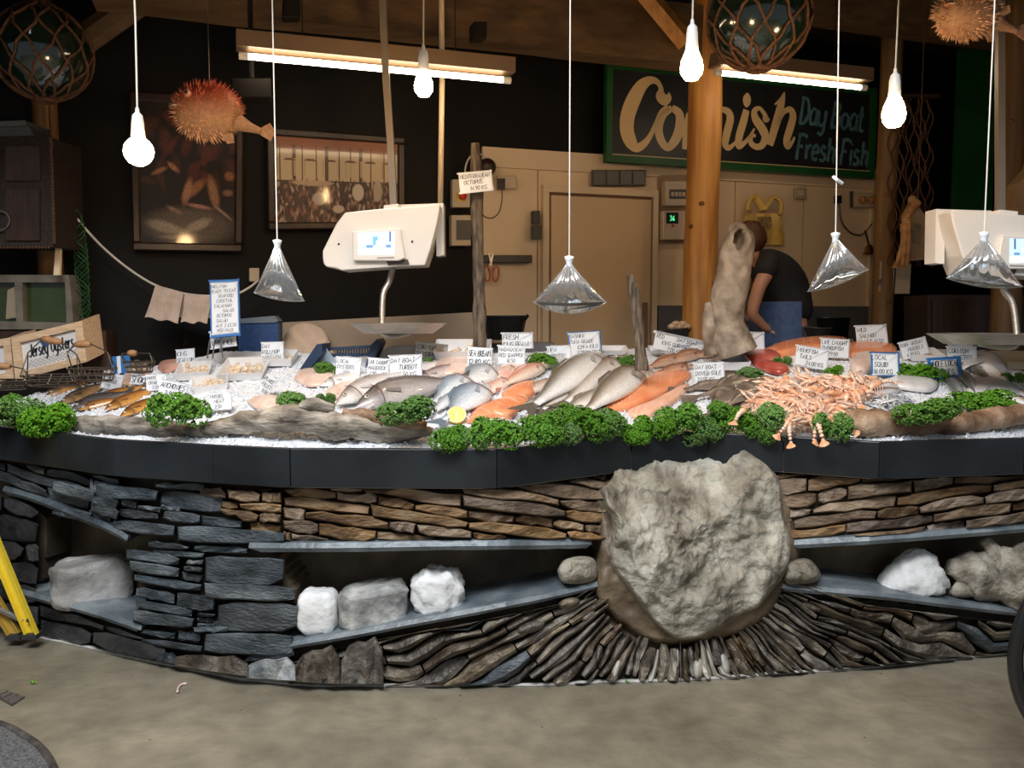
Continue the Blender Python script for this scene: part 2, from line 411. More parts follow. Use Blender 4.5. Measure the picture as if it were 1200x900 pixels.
# cream wall: panels and trims
cl = bpy.data.objects.new('wall_cream', None); COL.objects.link(cl); cl['kind'] = 'structure'; cl['_w'] = (0,0,0)
ZCR = B(600, 176, .05).z
seams = [566, 630, 703, 770, 860, 940, 1026]
for a, b in zip(seams, seams[1:]):
    mb = MB(); p0, p1 = B(a+.6, 300, .03), B(b-.6, 300, .03)
    mb.slab([Vector((p0.x,p0.y,.3)), Vector((p1.x,p1.y,.3)), Vector((p1.x,p1.y,ZCR)), Vector((p0.x,p0.y,ZCR))], -WN*.03)
    link('panel', mb, m_cream, cl)
mb = MB(); p0, p1 = B(566, 300, .055), B(1030, 300, .055)
zt = B(600, 174, .05).z
mb.slab([Vector((p0.x,p0.y,zt-.12)), Vector((p1.x,p1.y,zt-.12)), Vector((p1.x,p1.y,zt)), Vector((p0.x,p0.y,zt))], -WN*.03)
link('trim_3', mb, m_cream, kind='structure')
mb = MB(); a, b = B(1020, 300, .06), B(1030, 300, .06)
mb.slab([Vector((a.x,a.y,.3)), Vector((b.x,b.y,.3)), Vector((b.x,b.y,zt+.02)), Vector((a.x,a.y,zt+.02))], -WN*.04); link('trim_4', mb, m_cream, kind='structure')
m_dado = M('steel_dado', (.20,.21,.23), (.28,.29,.31), scale=6, rough=.35, metal=.5)
mb = MB(); a, b = B(772, 358, .06), B(1026, 358, .06)
mb.slab([Vector((a.x,a.y,.3)), Vector((b.x,b.y,.3)), Vector((b.x,b.y,a.z)), Vector((a.x,a.y,a.z))], -WN*.02); link('trim_5', mb, m_dado, kind='structure')
# cold room door
dz = B(640, 217, .05).z
dr = bpy.data.objects.new('door_1', None); COL.objects.link(dr); dr['kind'] = 'structure'; dr['_w'] = (0,0,0)
def wq(px0, px1, z0, z1, off, th, name, mat, parent):
    mb = MB(); a, b = B(px0, 300, off), B(px1, 300, off)
    mb.slab([Vector((a.x,a.y,z0)), Vector((b.x,b.y,z0)), Vector((b.x,b.y,z1)), Vector((a.x,a.y,z1))], -WN*th); return link(name, mb, mat, parent)
m_fr = M('door_frame_paint', (.76,.60,.40), rough=.4); m_seal = M('door_seal', (.20,.12,.06), rough=.6)
wq(643.5, 765, .3, dz-.045, .045, .02, 'door_seal', m_seal, dr)
wq(646, 762.5, .3, dz-.065, .075, .04, 'door_leaf', m_door, dr)
wq(636.5, 643.5, .3, dz, .075, .05, 'door_frame', m_fr, dr); wq(765, 771, .3, dz, .075, .05, 'door_frame', m_fr, dr)
wq(636.5, 771, dz-.045, dz, .078, .05, 'door_frame', m_fr, dr)
mb = MB(); a = B(752, 362, .09); b = B(759, 400, .09); mb.box(((a+b)/2), (.035, .03, .3)); link('door_handle', mb, m_seal, dr)

# ---- beams and posts
def log(name, a, b, r0, r1, mat, n=16, seg=14, wob=.012, o=0.):
    mb = MB(); pts = []; rs = []
    for i in range(seg+1):
        t = i/seg; p = a.lerp(b, t)
        pts.append(p+Vector((nz(p, 1.3, o), nz(p, 1.3, o+9), 0))*wob); rs.append((r0+(r1-r0)*t)*(1+.05*nz(p, 3, o)))
    mb.tube(pts, rs, n); return mb
def post(px, Y, wpx, label, mat=None, z0=.3, z1=3.4):
    p = at(px, 200, Y); r = wpx*Y/2000
    mb = log('post', Vector((p.x, Y, z0)), Vector((p.x, Y, z1)), r, r*.97, mat)
    t = thing('timber_post', label, 'post', (p.x, Y, z0))
    link('trunk', mb, mat or m_pine, t, smooth=True)
    mk = MB()
    for k in range(4):
        z = random.uniform(1.2, 2.6); a = random.uniform(-2.6, -.5); c = Vector((p.x+math.cos(a)*r*.99, Y+math.sin(a)*r*.99, z))
        R = Vector((math.cos(a), math.sin(a), 0)).to_track_quat('Z', 'Y').to_matrix()
        mk.ball(c, (.018, .014, .003), 8, 4, R=R)
    link('knot', mk, M('pine_knot', (.16,.06,.02), rough=.6), t, smooth=True, kind='stuff')
    return t
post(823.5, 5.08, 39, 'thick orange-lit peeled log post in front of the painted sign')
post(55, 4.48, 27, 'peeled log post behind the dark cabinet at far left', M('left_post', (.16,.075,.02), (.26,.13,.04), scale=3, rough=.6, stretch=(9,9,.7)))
post(1040, 5.6, 24, 'dim log post at the right end of the cream wall', M('shaded_pine', (.13,.07,.022), (.24,.13,.045), scale=3, rough=.6, stretch=(9,9,.7)))  # same pine as the central post, shade put in as a darker colour
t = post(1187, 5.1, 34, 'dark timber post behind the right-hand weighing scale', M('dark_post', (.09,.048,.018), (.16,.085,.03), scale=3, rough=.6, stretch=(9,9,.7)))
def beam(p0, p1, h, th, mat=m_beam):
    mb = MB(); d = (p1-p0).normalized(); up = Vector((0,0,1)); s = d.cross(up).normalized()
    n = 12; ring = []
    for i in range(n+1):
        c = p0.lerp(p1, i/n); w = nz(c, 1.5)*.015
        ring.append([c+up*(h/2+w)-s*th/2, c+up*(h/2+w)+s*th/2, c-up*(h/2-w)+s*th/2, c-up*(h/2-w)-s*th/2])
    for a, b in zip(ring, ring[1:]): mb.hexa(a, b)
    return mb
def wall_line(px0, py0, px1, py1, off): return B(px0, py0, off), B(px1, py1, off)
a, b = B(110, 5, .75), B(905, 50, .75); b.z = a.z = 3.04
mb = beam(a, b, .33, .16); t = thing('ceiling_beam', 'heavy brown timber beam across the top, above the fluorescent tube', 'beam', a); link('timber', mb, m_beam, t, smooth=False)
a, b = B(905, 22, .9), B(1420, 20, .9); a.z = b.z = 3.27
mb = beam(a, b, .22, .16); t = thing('ceiling_beam', 'dim timber beam at upper right between the float and the dried fish', 'beam', a); link('timber', mb, m_beam, t)
a, b = at(738, -30, 4.80), at(804, 50, 4.88)
mb = MB(); mb.tube([a, a.lerp(b,.5), b], .055, 4, up=(0,1,0)); t = thing('timber_brace', 'orange-lit diagonal brace meeting the central log post', 'brace', b); link('timber', mb, m_pine, t)
a, b = at(165, 0, 4.36), at(72, 66, 4.40)
mb = MB(); mb.tube([a, a.lerp(b,.5), b], .07, 8, up=(0,1,0)); t = thing('timber_brace', 'dim diagonal brace at upper left beside the dark glass float', 'brace', b); link('timber', mb, m_beam, t)
a, b = B(1092, 70, .5), B(1150, 100, .6)
mb = MB(); mb.tube([B(1050,-10,.9), B(1075, 10, .85)], .04, 6); 
# green painted upright and dark boards right of the cream wall
mb = MB(); a, b = B(1118, 300, .45), B(1160, 300, .45); mb.slab([Vector((a.x,a.y,1.75)), Vector((b.x,b.y,1.75)), Vector((b.x,b.y,3.3)), Vector((a.x,a.y,3.3))], -WN*.05)
link('trim_6', mb, m_green, kind='structure')

# ================================================================ the stone counter
m_slate = M('blue_slate', (.030,.038,.044), (.135,.155,.165), scale=5, rough=.42, bump=.010, bscale=34, var=.30, stretch=(1,1,3.2), c3=(.075,.088,.098), spec=.5)
m_slab = M('slate_slab', (.10,.125,.14), (.24,.28,.30), scale=7, rough=.38, bump=.004, bscale=40, var=.1, c3=(.16,.19,.21))
m_brown = M('brown_sandstone', (.10,.060,.034), (.32,.235,.155), scale=7, rough=.6, bump=.012, bscale=30, var=.28, stretch=(1,1,2.6), c3=(.24,.155,.088))
m_fan = M('wet_grey_shale', (.055,.043,.033), (.26,.22,.165), scale=11, rough=.36, bump=.018, bscale=34, var=.35, c3=(.13,.105,.08), spec=.55)
m_wetdark = M('wet_dark_slate', (.018,.019,.021), (.07,.07,.072), scale=6, rough=.22, bump=.007, bscale=26, var=.35, stretch=(1,1,2))
m_mort = M('dark_mortar', (.018,.015,.012), (.05,.042,.034), scale=14, rough=.7, bump=.006)
m_render = M('brown_render', (.085,.058,.034), (.22,.165,.10), scale=5, rough=.5, bump=.01, bscale=22, c3=(.14,.10,.06))
m_rock = M('pale_boulder', (.10,.082,.056), (.55,.52,.43), scale=6.5, rough=.55, bump=.03, bscale=20, c3=(.33,.30,.235), contrast=(.3,.7))
m_fascia = M('black_slate_fascia', (.007,.009,.011), (.021,.026,.030), scale=2.2, rough=.34, bump=.0012, bscale=30, spec=.5)
cb = None
ctr = thing('fish_counter', 'long dry stone fish counter with black fascia and boulder in its front', 'counter', (0, 3.6, 0))

NICHE = [[(318,646),(690,642),(704,655),(706,690),(335,765),(345,700),(322,660)],
         [(918,640),(1210,624),(1330,616),(1330,738),(1190,722),(910,694)],
         [(20,580),(60,598),(150,630),(160,700),(168,742),(60,710),(24,698),(48,680),(48,610)]]
# core behind the stones, with the three recesses
xs0, xs1 = -2.75, 2.75; nx, nzz = 300, 62
def core(u, v):
    x = xs0+(xs1-xs0)*u; z = -.01+.85*v; y = wallY(x, z)
    px, py = proj((x, y, z)); d = .05
    if any(inpoly(px, py, P) for P in NICHE): d = .24+.012*nz((x, 0, z), 6)
    return Vector((x, y+d+.008*nz((x, y, z), 14), z))
mb = MB(); mb.grid(core, nx, nzz)
link('core', mb, M('niche_render', (.06,.045,.028), (.24,.18,.115), scale=3, rough=.6, bump=.005, c3=(.13,.097,.06)), ctr, smooth=False)
# body and deck under the ice
mb = MB(); top = []; n = 50
fr = [Vector((xs0+(xs1-xs0)*i/n, 0, 0)) for i in range(n+1)]
deck_v = []
def bedback(x): return min(FASC(x)+1.24, wallplaneY(x)-.36)
for p in fr:
    y0, y1 = FASC(p.x)+.02, bedback(p.x); deck_v.append([Vector((p.x, y0, .80)), Vector((p.x, y0, .885)), Vector((p.x, y1, .885+BEDS*(y1-y0))), Vector((p.x, y1, .3))])
for a, b in zip(deck_v, deck_v[1:]):
    mb.add(a+b, [(0,1,5,4),(1,2,6,5),(2,3,7,6)])
link('deck', mb, m_steel, ctr)
# fascia panels, split at the seams seen in the photograph
def fxy(px, py): q = atz(px, py, .81); return q.x, q.y
seg = [[(-160,512),(0,537),(133,556.5)],[(133,556.5),(250,565),(340,570)],[(340,570),(583,571)],[(583,571),(740,550)],[(740,550),(830,546.5),(917,551.5)],[(917,551.5),(1030,560)],[(1030,560),(1200,554)],[(1200,554),(1380,540)]]
for s in seg:
    mb = MB(); P = [Vector((*fxy(*q), 0)) for q in s]
    P[0] = P[0].lerp(P[1], .004); P[-1] = P[-1].lerp(P[-2], .004)
    for a, b in zip(P, P[1:]):
        d = (b-a).normalized(); nn = Vector((d.y, -d.x, 0)); nn = nn if nn.y < 0 else -nn
        k = -nn*.03; e = -nn*.05
        z0, z1 = .805, .953
        A = [a+Vector((0,0,z0)), a+k+Vector((0,0,z0)), a+k+Vector((0,0,z1)), a+Vector((0,0,z1))]
        Bq = [b+Vector((0,0,z0)), b+k+Vector((0,0,z0)), b+k+Vector((0,0,z1)), b+Vector((0,0,z1))]
        mb.hexa(A, Bq)
    o = link('fascia_panel', mb, m_fascia, ctr)
    bv = o.modifiers.new('b', 'BEVEL'); bv.width = .003; bv.segments = 2
# --- single stones
def stone(up, lo, mat, d0=.018, d1=.035, name='stone', deep=.07, tilt=0., smooth=True, rnd=.012, off=W):
    """up, lo: lists of picture points (same count) along the stone's upper and lower edge"""
    n = len(up)
    def ring(shr, o, rough):
        cx = sum(p[0] for p in up+lo)/(2*n); cy = sum(p[1] for p in up+lo)/(2*n)
        out = []
        for idx, P in enumerate((up, lo[::-1])):
            for i, (x, y) in enumerate(P):
                j = i if idx == 0 else n-1-i
                ym = (up[j][1]+lo[j][1])/2; hh = max(1., abs(up[j][1]-lo[j][1])/2)
                L = max(4., abs(up[-1][0]-up[0][0])/2)
                xx = cx+(x-cx)*(1-min(.6, shr/L)); yy = ym+(y-ym)*(1-min(.7, shr/hh))
                t = tilt*(1 if idx == 0 else -1)
                out.append(off(xx, yy, o+t+random.uniform(-rough, rough)))
        return out
    back = ring(0, -deep, 0); front = ring(.0, d0, rnd*.5); top = ring(1.5, d1, rnd*.75)
    mb = MB(); m = 2*n; vs = back+front+top; fs = []
    for k in range(m):
        k2 = (k+1) % m
        fs += [(k, k2, m+k2, m+k), (m+k, m+k2, 2*m+k2, 2*m+k)]
    for i in range(n-1): fs.append((2*m+i, 2*m+i+1, 2*m+m-2-i, 2*m+m-1-i))
    mb.add(vs, [f[::-1] for f in fs])
    return link(name, mb, mat, ctr, smooth=smooth)
def edge_pts(x0, x1, fn, n=5, j=1.0):
    return [(x0+(x1-x0)*i/(n-1), fn(x0+(x1-x0)*i/(n-1))+random.uniform(-j, j)) for i in range(n)]
def course_region(x0, x1, top, bot, slope, hh, ll, mat, d=(.005,.05), skip=None, seed=1, jit=2.2, smooth=False):
    random.seed(seed); y = min(top(x0), top(x1), bot(x0), bot(x1)) - abs(slope)*(x1-x0)-hh[1]; ymax = max(bot(x0), bot(x1))+abs(slope)*(x1-x0)+hh[1]
    amp = 2.6; ph = random.uniform(0, 99)
    def row(yb, k): return lambda x: yb+slope*(x-(x0+x1)/2)+amp*noise.noise(Vector((x*.018, yb*.05, ph)))*1.6
    cnt = 0
    while y < ymax:
        h = random.uniform(*hh); r0, r1 = row(y, 0), row(y+h, 0); x = x0-random.uniform(0, ll[0])
        while x < x1:
            L = random.uniform(*ll); a, b = max(x, x0)+.5, min(x+L, x1)-.5; x += L
            if b-a < 7: continue
            g = .55
            u = [(px, max(r0(px)+g, top(px))) for px in np.linspace(a, b, 6)]; lw = [(px, min(r1(px)-g, bot(px))) for px in np.linspace(a, b, 6)]
            keep = [i for i in range(6) if lw[i][1]-u[i][1] > 2.4]
            if len(keep) < 3: continue
            u = [u[i] for i in keep]; lw = [lw[i] for i in keep]
            mx, my = (u[0][0]+u[-1][0])/2, (u[len(u)//2][1]+lw[len(u)//2][1])/2
            if skip and skip(mx, my): continue
            # split in two thin stones now and then
            u = [(p, q+random.uniform(-jit, jit)*.6) for p, q in u]; lw = [(p, q+random.uniform(-jit, jit)*.6) for p, q in lw]
            for E in (0, -1):
                hq = lw[E][1]-u[E][1]; r = random.uniform(.0, .3)
                u[E] = (u[E][0], u[E][1]+hq*r); lw[E] = (lw[E][0], lw[E][1]-hq*r*random.uniform(.4, 1))
                if random.random() < .5: lw[E] = (lw[E][0]+(1 if E else -1)*-random.uniform(0, 3), lw[E][1])
            dd = random.uniform(*d); stone(u, lw, mat, dd, dd+.014, smooth=smooth, tilt=random.uniform(-.003,.004)); cnt += 1
        y += h
    return cnt
def curve(*pts):
    xs = [p[0] for p in pts]; ys = [p[1] for p in pts]; return lambda x: float(np.interp(x, xs, ys))
ftop = curve((-160,514),(0,540),(133,558),(340,571),(583,572),(740,552),(917,553),(1030,561),(1200,556),(1380,543))
slabL = curve((200,640),(291,634),(500,634),(700,632))
slabR = curve((915,632),(1050,628),(1200,615),(1380,598))
c1 = course_region(232, 330, curve((232,566),(245,570),(330,573)), curve((232,578),(262,603),(284,606),(286,622),(340,634)), .10, (9,16), (30,75), m_brown, seed=3)
c2 = course_region(331, 712, ftop, slabL, .13, (9,19), (30,125), m_brown, seed=11)
c3 = course_region(905, 1300, ftop, slabR, -.13, (8,17), (30,120), m_brown, seed=5)
# upper left slates under the fascia and left of the pier
c4 = course_region(-120, 140, curve((-120,520),(0,541),(140,560)), curve((-120,535),(10,566),(150,622)), .30, (11,18), (50,95), m_slate, seed=8)
# far-left dark pier and the foot under the left recess
c5 = course_region(-140, 46, curve((-140,560),(10,580),(46,598)), curve((-140,690),(0,730),(46,742)), .16, (19,32), (45,80), m_wetdark, seed=9, d=(.0,.05))
c6 = course_region(46, 200, curve((46,708),(165,745),(200,760)), curve((46,745),(200,777)), .22, (17,28), (60,110), m_wetdark, seed=10)
# the slate pier, stone by stone: x0, x1, top-left, top-right, bottom-left, bottom-right
PIER = [(111,186,566,574,583,588),(181,240,565,568,571,575),(187,262,573,580,594,602),(106,139,580,586,592,597),(138,186,595,600,606,609),(104,131,596,600,609,613),
(131,205,609,615,621,630),(160,190,592,594,597,601),(190,235,597,602,610,614),(235,284,604,609,616,620),(207,335,614,624,636,637),(172,222,633,639,642,645),(225,291,638,641,646,650),
(178,240,643,648,650,655),(146,211,642,652,655,664),(151,211,656,665,669,678),(217,239,656,656,661,662),(214,238,663,665,668,671),(212,238,670,673,680,683),(240,334,651,655,685,686),
(239,346,683,688,701,706),(253,350,705,707,740,741),(157,237,672,685,682,694),(158,205,687,695,699,708),(206,252,694,698,713,717),(157,226,701,714,711,724),(155,228,714,725,729,738),
(163,207,736,741,743,749),(165,238,747,757,753,766),(230,253,718,719,722,723),(230,253,724,725,728,729),(230,253,730,731,734,735),(208,235,738,742,750,753),(238,343,742,742,766,768),
(226,267,735,734,741,741),(140,162,583,587,593,597),(60,112,562,574,576,590),(60,108,592,600,604,612),(186,212,590,594,596,601),(240,262,726,727,735,737),(104,118,560,564,577,580),(286,345,768,758,776,770)]
random.seed(21)
for x0, x1, a, b, c, d in PIER:
    n = 6; xs = np.linspace(x0+.4, x1-.4, n)
    up = [(x, a+(b-a)*(x-x0)/(x1-x0)+random.uniform(-.7,.7)) for x in xs]; lo = [(x, c+(d-c)*(x-x0)/(x1-x0)+random.uniform(-.7,.7)) for x in xs]
    hh = c-a
    up[0] = (up[0][0]+random.uniform(0,3), up[0][1]+hh*random.uniform(.02,.2)); lo[-1] = (lo[-1][0]-random.uniform(0,3), lo[-1][1]-hh*random.uniform(.05,.25))
    up[-1] = (up[-1][0], up[-1][1]+hh*random.uniform(.02,.2)); lo[0] = (lo[0][0]+random.uniform(0,2), lo[0][1]-hh*random.uniform(.02,.2))
    dd = random.uniform(.015, .055); stone(up, lo, m_slate, dd, dd+.008, smooth=False)
# plinth rocks under the pier
m_quartz = M('whitish_rock', (.14,.16,.17), (.55,.56,.55), scale=12, rough=.5, bump=.01, bscale=40)
for (x0, x1, a, b, c, d, mt) in [(182,208,763,764,775,779,m_slate),(203,292,764,768,782,794,m_fan),(288,348,772,768,796,799,m_quartz),(344,400,765,752,800,803,m_fan),(398,450,752,742,803,803,m_fan),(375,420,792,790,803,803,m_slate)]:
    xs = np.linspace(x0, x1, 6); bow = [0, .02, .10, .04, .12, 0]
    up = [(x, a+(b-a)*i/5-(c-a)*bow[i]+(c-a)*.15) for i, x in enumerate(xs)]; lo = [(x, c+(d-c)*i/5) for i, x in enumerate(xs)]
    up[0] = (x0+1, (a+c)/2-3); up[-1] = (x1-1, b+(d-b)*.35)
    stone(up, lo, mt, .04, .075, smooth=False, rnd=.03)
# --- slate shelf slabs
def shelf(front, th, depth, over, mat=m_slab):
    f = smoothp(front, 5); mb = MB(); ring = []
    for i, (x, y) in enumerate(f):
        p = W(x, y, over+.006*noise.noise(Vector((x*.05, 3, 1)))); z = p.z; e = .003*noise.noise(Vector((x*.08, 1, 7)))
        k = .35 if i in (0, len(f)-1) else 1
        bk = p+Vector((0, depth+over, 0))
        ring.append([p+Vector((0,0,-th*k+e)), p+Vector((0,-.010,-th*.5)), p+Vector((0,.004,e)), bk+Vector((0,0,e)), bk+Vector((0,0,-th))])
    n = 5
    for i, r in enumerate(ring):
        o = len(mb.v)
        mb.v += r
        if i:
            for k in range(n): mb.f.append((o-n+k, o-n+(k+1) % n, o+(k+1) % n, o+k))
    mb.f.append(tuple(range(n))); o = len(mb.v)-n; mb.f.append(tuple(range(o+n-1, o-1, -1)))
    return link('shelf_slab', mb, mat, ctr)
shelf([(292,636),(400,636),(520,634),(640,633),(693,632)], .036, .24, .05)
shelf([(313,757),(400,742),(480,727),(560,712),(640,696),(704,681)], .028, .235, .05)
shelf([(926,633),(1000,629),(1100,622),(1200,614),(1370,600)], .036, .235, .05)
shelf([(914,684),(960,688),(1040,695),(1120,705),(1186,713),(1290,726)], .030, .235, .05)
shelf([(4,570),(40,580),(90,600),(130,616),(150,628)], .034, .15, .045, m_slate)
shelf([(22,690),(70,703),(120,717),(166,733)], .034, .235, .045)
# --- boulder surround and boulder
def dome(outline, c, bulge, ns, nr, amp, sc, base_off=-.03, power=.5, seed=0., facet=None, R=None, planes=None):
    """closed-outline rock swelling from the wall face; outline in picture points"""
    O = smoothp(outline+[outline[0]], 5)[:-1]; m = len(O); mb = MB()
    OA = np.array([q[:2] for q in O]); OB = np.roll(OA, -1, axis=0)
    cum = np.concatenate([[0], np.cumsum(np.hypot(*(OB-OA).T))]); tt = np.linspace(0, cum[-1], ns+1)[:-1]
    RX = np.interp(tt, cum, np.append(OA[:,0], OA[0,0])); RY = np.interp(tt, cum, np.append(OA[:,1], OA[0,1]))
    def dist(x, y):
        d = OB-OA; t = np.clip(((x-OA[:,0])*d[:,0]+(y-OA[:,1])*d[:,1])/np.maximum((d**2).sum(1), 1e-9), 0, 1)
        return float(np.sqrt(((OA[:,0]+t*d[:,0]-x)**2+(OA[:,1]+t*d[:,1]-y)**2).min()))
    if R is None: R = max(dist(*c), 4)
    for j in range(nr+1):
        s = j/nr
        for i in range(ns):
            x = c[0]+(RX[i]-c[0])*s; y = c[1]+(RY[i]-c[1])*s
            dd = min(1, dist(x, y)/R); h = (1-(1-dd)**2.2)**power
            p = W(x, y, 0); k = bulge*h
            if planes:
                for a, bx, by in planes: 
                    v = a+bx*(x-c[0])/100+by*(y-c[1])/100+.012*noise.noise(Vector((x*.03, y*.03, a*9)))
                    k = min(k, v)
            if facet: k *= facet(x, y)
            r1 = fbm((p.x, p.z, seed), sc, seed); r2 = abs(fbm((p.x, p.z, 5), sc*2.3, seed+4))
            n_ = amp*(r1-.9*r2+.25)*(.35+.65*min(1, dd*4))
            mb.v.append(W(x, y, base_off*(1-min(1, dd*7))+k+n_))
    for j in range(nr):
        for i in range(ns):
            a = j*ns+i; b = j*ns+(i+1) % ns; mb.f.append((a, b, b+ns, a+ns))
    return mb
mb = dome([(690,575),(712,552),(780,545),(860,548),(925,560),(935,610),(940,650),(925,690),(905,725),(865,748),(815,758),(770,758),(735,742),(705,715),(692,690),(698,640)], (805,660), .095, 120, 26, .035, 6, base_off=-.08, power=.6, seed=3., R=60)
link('boulder_surround', mb, m_render, ctr, smooth=True)
PL = [(.275, .05, -.02), (.235, -.07, -.06), (.30, -.16, .03), (.26, .03, .17), (.36, .02, -.22), (.37, -.13, -.12), (.40, .25, -.1)]
mb = dome([(704,572),(716,560),(722,545),(746,526),(781,516),(812,518),(842,517),(868,523),(888,535),(902,546),(914,562),(917,580),(920,606),(926,628),(928,648),(922,672),(908,690),(890,712),(868,722),(838,742),(800,751),(775,738),(752,715),(735,690),(716,665),(714,640),(716,612),(708,595)], (812,632), .31, 170, 56, .045, 5., base_off=.0, power=.42, seed=7., R=62, planes=PL)
link('boulder', mb, m_rock, ctr, smooth=True)
for outl, c, bl in [([(652,668),(660,655),(680,650),(698,655),(702,678),(684,686),(658,684)], (678,668), .10), ([(916,660),(925,655),(948,654),(962,672),(955,684),(920,686)], (938,670), .12)]:
    mb = dome(outl, c, bl, 30, 8, .02, 12, base_off=-.12, power=.5, seed=c[0]); link('stone', mb, m_rock, ctr, smooth=True)
# --- fan of thin stones around the boulder's foot
floorc = curve((-160,690),(0,733),(50,746),(167,772),(283,795),(377,803),(600,802),(800,796),(1000,783),(1177,765),(1380,742))
topc = curve((345,777),(400,758),(480,743),(560,728),(640,712),(700,698),(702,600),(924,600),(926,700),(1040,712),(1120,722),(1190,731),(1300,742))
random.seed(33)
FC = (796, 640); nst = 0
ang = 5.0
m_pebble = M('pale_pebble', (.40,.37,.31), (.55,.51,.44), scale=20, rough=.45, var=.2)
while ang < 175.5:
    th = math.radians(ang); steep = math.sin(th)
    dang = (1.9+1.9*steep)*random.uniform(.6, 1.35)
    r = 100+22*steep*steep+random.uniform(-6, 10)
    if steep > .75: r = 118+random.uniform(-8, 6)
    while r < 560:
        L = random.uniform(45, 130) if steep < .8 else random.uniform(30, 60)
        r2 = r+L
        a0 = th+math.radians(.14); a1 = th+math.radians(dang-.14)
        P = []
        for s_, aa in ((0, a0), (1, a1)):
            row = []
            for k in range(6):
                rr = r+(r2-2.-r)*k/5; wob = noise.noise(Vector((rr*.025, aa*9, 2)))*.05
                row.append((FC[0]+math.cos(aa+wob)*rr, FC[1]+math.sin(aa+wob)*rr))
            P.append(row)
        r = r2
        if P[0][0][1] > floorc(P[0][0][0])-5: break
        def clampy(p): 
            lo_, hi_ = topc(p[0]), floorc(p[0])+1
            return (p[0], min(max(p[1], lo_), hi_))
        P = [[clampy(q) for q in row] for row in P]
        u, l_ = P[0], P[1]
        if ang < 90: pass
        keep = [i for i in range(6) if math.dist(u[i], l_[i]) > 2.2]
        if len(keep) < 3: continue
        u = [u[i] for i in keep]; l_ = [l_[i] for i in keep]
        if not (330 < sum(q[0] for q in u)/len(u) < 1330): continue
        for row in (u, l_):
            pass
        # pinch the ends
        for E in (0, -1):
            mx = ((u[E][0]+l_[E][0])/2, (u[E][1]+l_[E][1])/2); k = random.uniform(.2, .45)
            u[E] = (u[E][0]+(mx[0]-u[E][0])*k, u[E][1]+(mx[1]-u[E][1])*k); l_[E] = (l_[E][0]+(mx[0]-l_[E][0])*k, l_[E][1]+(mx[1]-l_[E][1])*k)
        # generic ring stone (works at any orientation)
        n = len(u); m = 2*n; loop = u+l_[::-1]; cx = sum(q[0] for q in loop)/m; cy = sum(q[1] for q in loop)/m
        width = math.dist(u[n//2], l_[n//2]); hi = random.uniform(.018, .055)
        one = random.uniform(.3, 1.); 
        back = [W(x, y, -.06) for x, y in loop]
        fr_ = [W(x+random.uniform(-1,1), y+random.uniform(-1,1), .004+(hi*(one if i < n else .2))+random.uniform(0,.008)) for i, (x, y) in enumerate(loop)]
        tp = []
        for i in range(m):
            j = m-1-i; k = .30
            x = loop[i][0]+(loop[j][0]-loop[i][0])*k; y = loop[i][1]+(loop[j][1]-loop[i][1])*k
            tp.append(W(x, y, .012+hi*(1.05 if i < n else .72)+random.uniform(-.010,.010)))
        mb = MB(); fs = []
        for k in range(m):
            k2 = (k+1) % m; fs += [(k, k2, m+k2, m+k), (m+k, m+k2, 2*m+k2, 2*m+k)]
        for i in range(n-1): fs.append((2*m+i, 2*m+i+1, 3*m-2-i, 3*m-1-i))
        if ang < 400: fs = [f[::-1] for f in fs]
        mb.add(back+fr_+tp, fs)
        mt = m_fan
        q = random.random()
        if steep > .9 and q < .22: mt = m_pebble
        elif q < .07: mt = m_slate
        elif q < .12: mt = m_brown
        if nst < 260: link('stone', mb, mt, ctr, smooth=False); nst += 1
    ang += dang
# rounded cobbles set among the fan
for (x, y, rx, ry, a) in [(667,707,16,8,-.25),(622,735,20,8,-.3),(690,722,12,9,-.6),(722,786,6,16,.3),(818,784,8,14,0),(793,772,5,14,0),(849,778,7,15,-.3),(950,712,16,6,.3)]:
    o = [(x+math.cos(t)*rx*math.cos(a)-math.sin(t)*ry*math.sin(a), y+math.cos(t)*rx*math.sin(a)+math.sin(t)*ry*math.cos(a)) for t in np.linspace(0, 2*math.pi, 9)[:-1]]
    mb = dome(o, (x, y), .065, 18, 5, .002, 10, base_off=-.04, power=.5); link('cobble', mb, m_pebble if y > 760 else m_fan, ctr, smooth=True)
# pale grout line where the stones meet the floor
mb = MB(); pts = []
for i in range(90):
    x = xs0+(xs1-xs0)*i/89; pts.append(Vector((x, BASE(x)-.012-.012*noise.noise(Vector((x*4, 0, 0))), .004)))
mb.tube(pts, [.010+.008*abs(noise.noise(Vector((p.x*5, 2, 0)))) for p in pts], 6, flat=.6)
link('grout_line', mb, M('pale_grout', (.42,.40,.36), (.62,.60,.55), scale=30, rough=.5), ctr, smooth=True)
print('stones', c1, c2, c3, c4, c5, c6, nst)
# ================================================================ the display of fish
m_ice = M('crushed_ice', (.80,.83,.87), (.97,.98,1.0), scale=60, rough=.28, bump=.012, bscale=95, spec=.6)
m_leaf = M('curly_parsley', (.045,.16,.016), (.26,.46,.07), scale=30, rough=.5, bump=.002, c3=(.10,.27,.03), var=.15)
m_stem = M('parsley_stem', (.10,.26,.05), rough=.5)
m_drift = M('driftwood', (.085,.07,.055), (.50,.45,.38), scale=13, rough=.72, bump=.02, bscale=26, c3=(.27,.235,.19), var=.10, stretch=(.5,1,1.6))
m_driftdark = M('weathered_dark_wood', (.05,.038,.026), (.22,.17,.12), scale=12, rough=.75, bump=.010, bscale=24, stretch=(6,6,1))
m_card = M('price_card', (.78,.82,.86), rough=.32)
m_cardblue = M('blue_card_edge', (.03,.18,.50), rough=.4)
m_ink = M('black_marker', (.015,.017,.022), rough=.5)
m_wire = M('steel_wire', (.45,.43,.40), rough=.3, metal=1.)
m_fish = MC('wet_fish_skin', rough=.26, coat=.6, bump=.0012, bscale=120, noise_amt=.16)
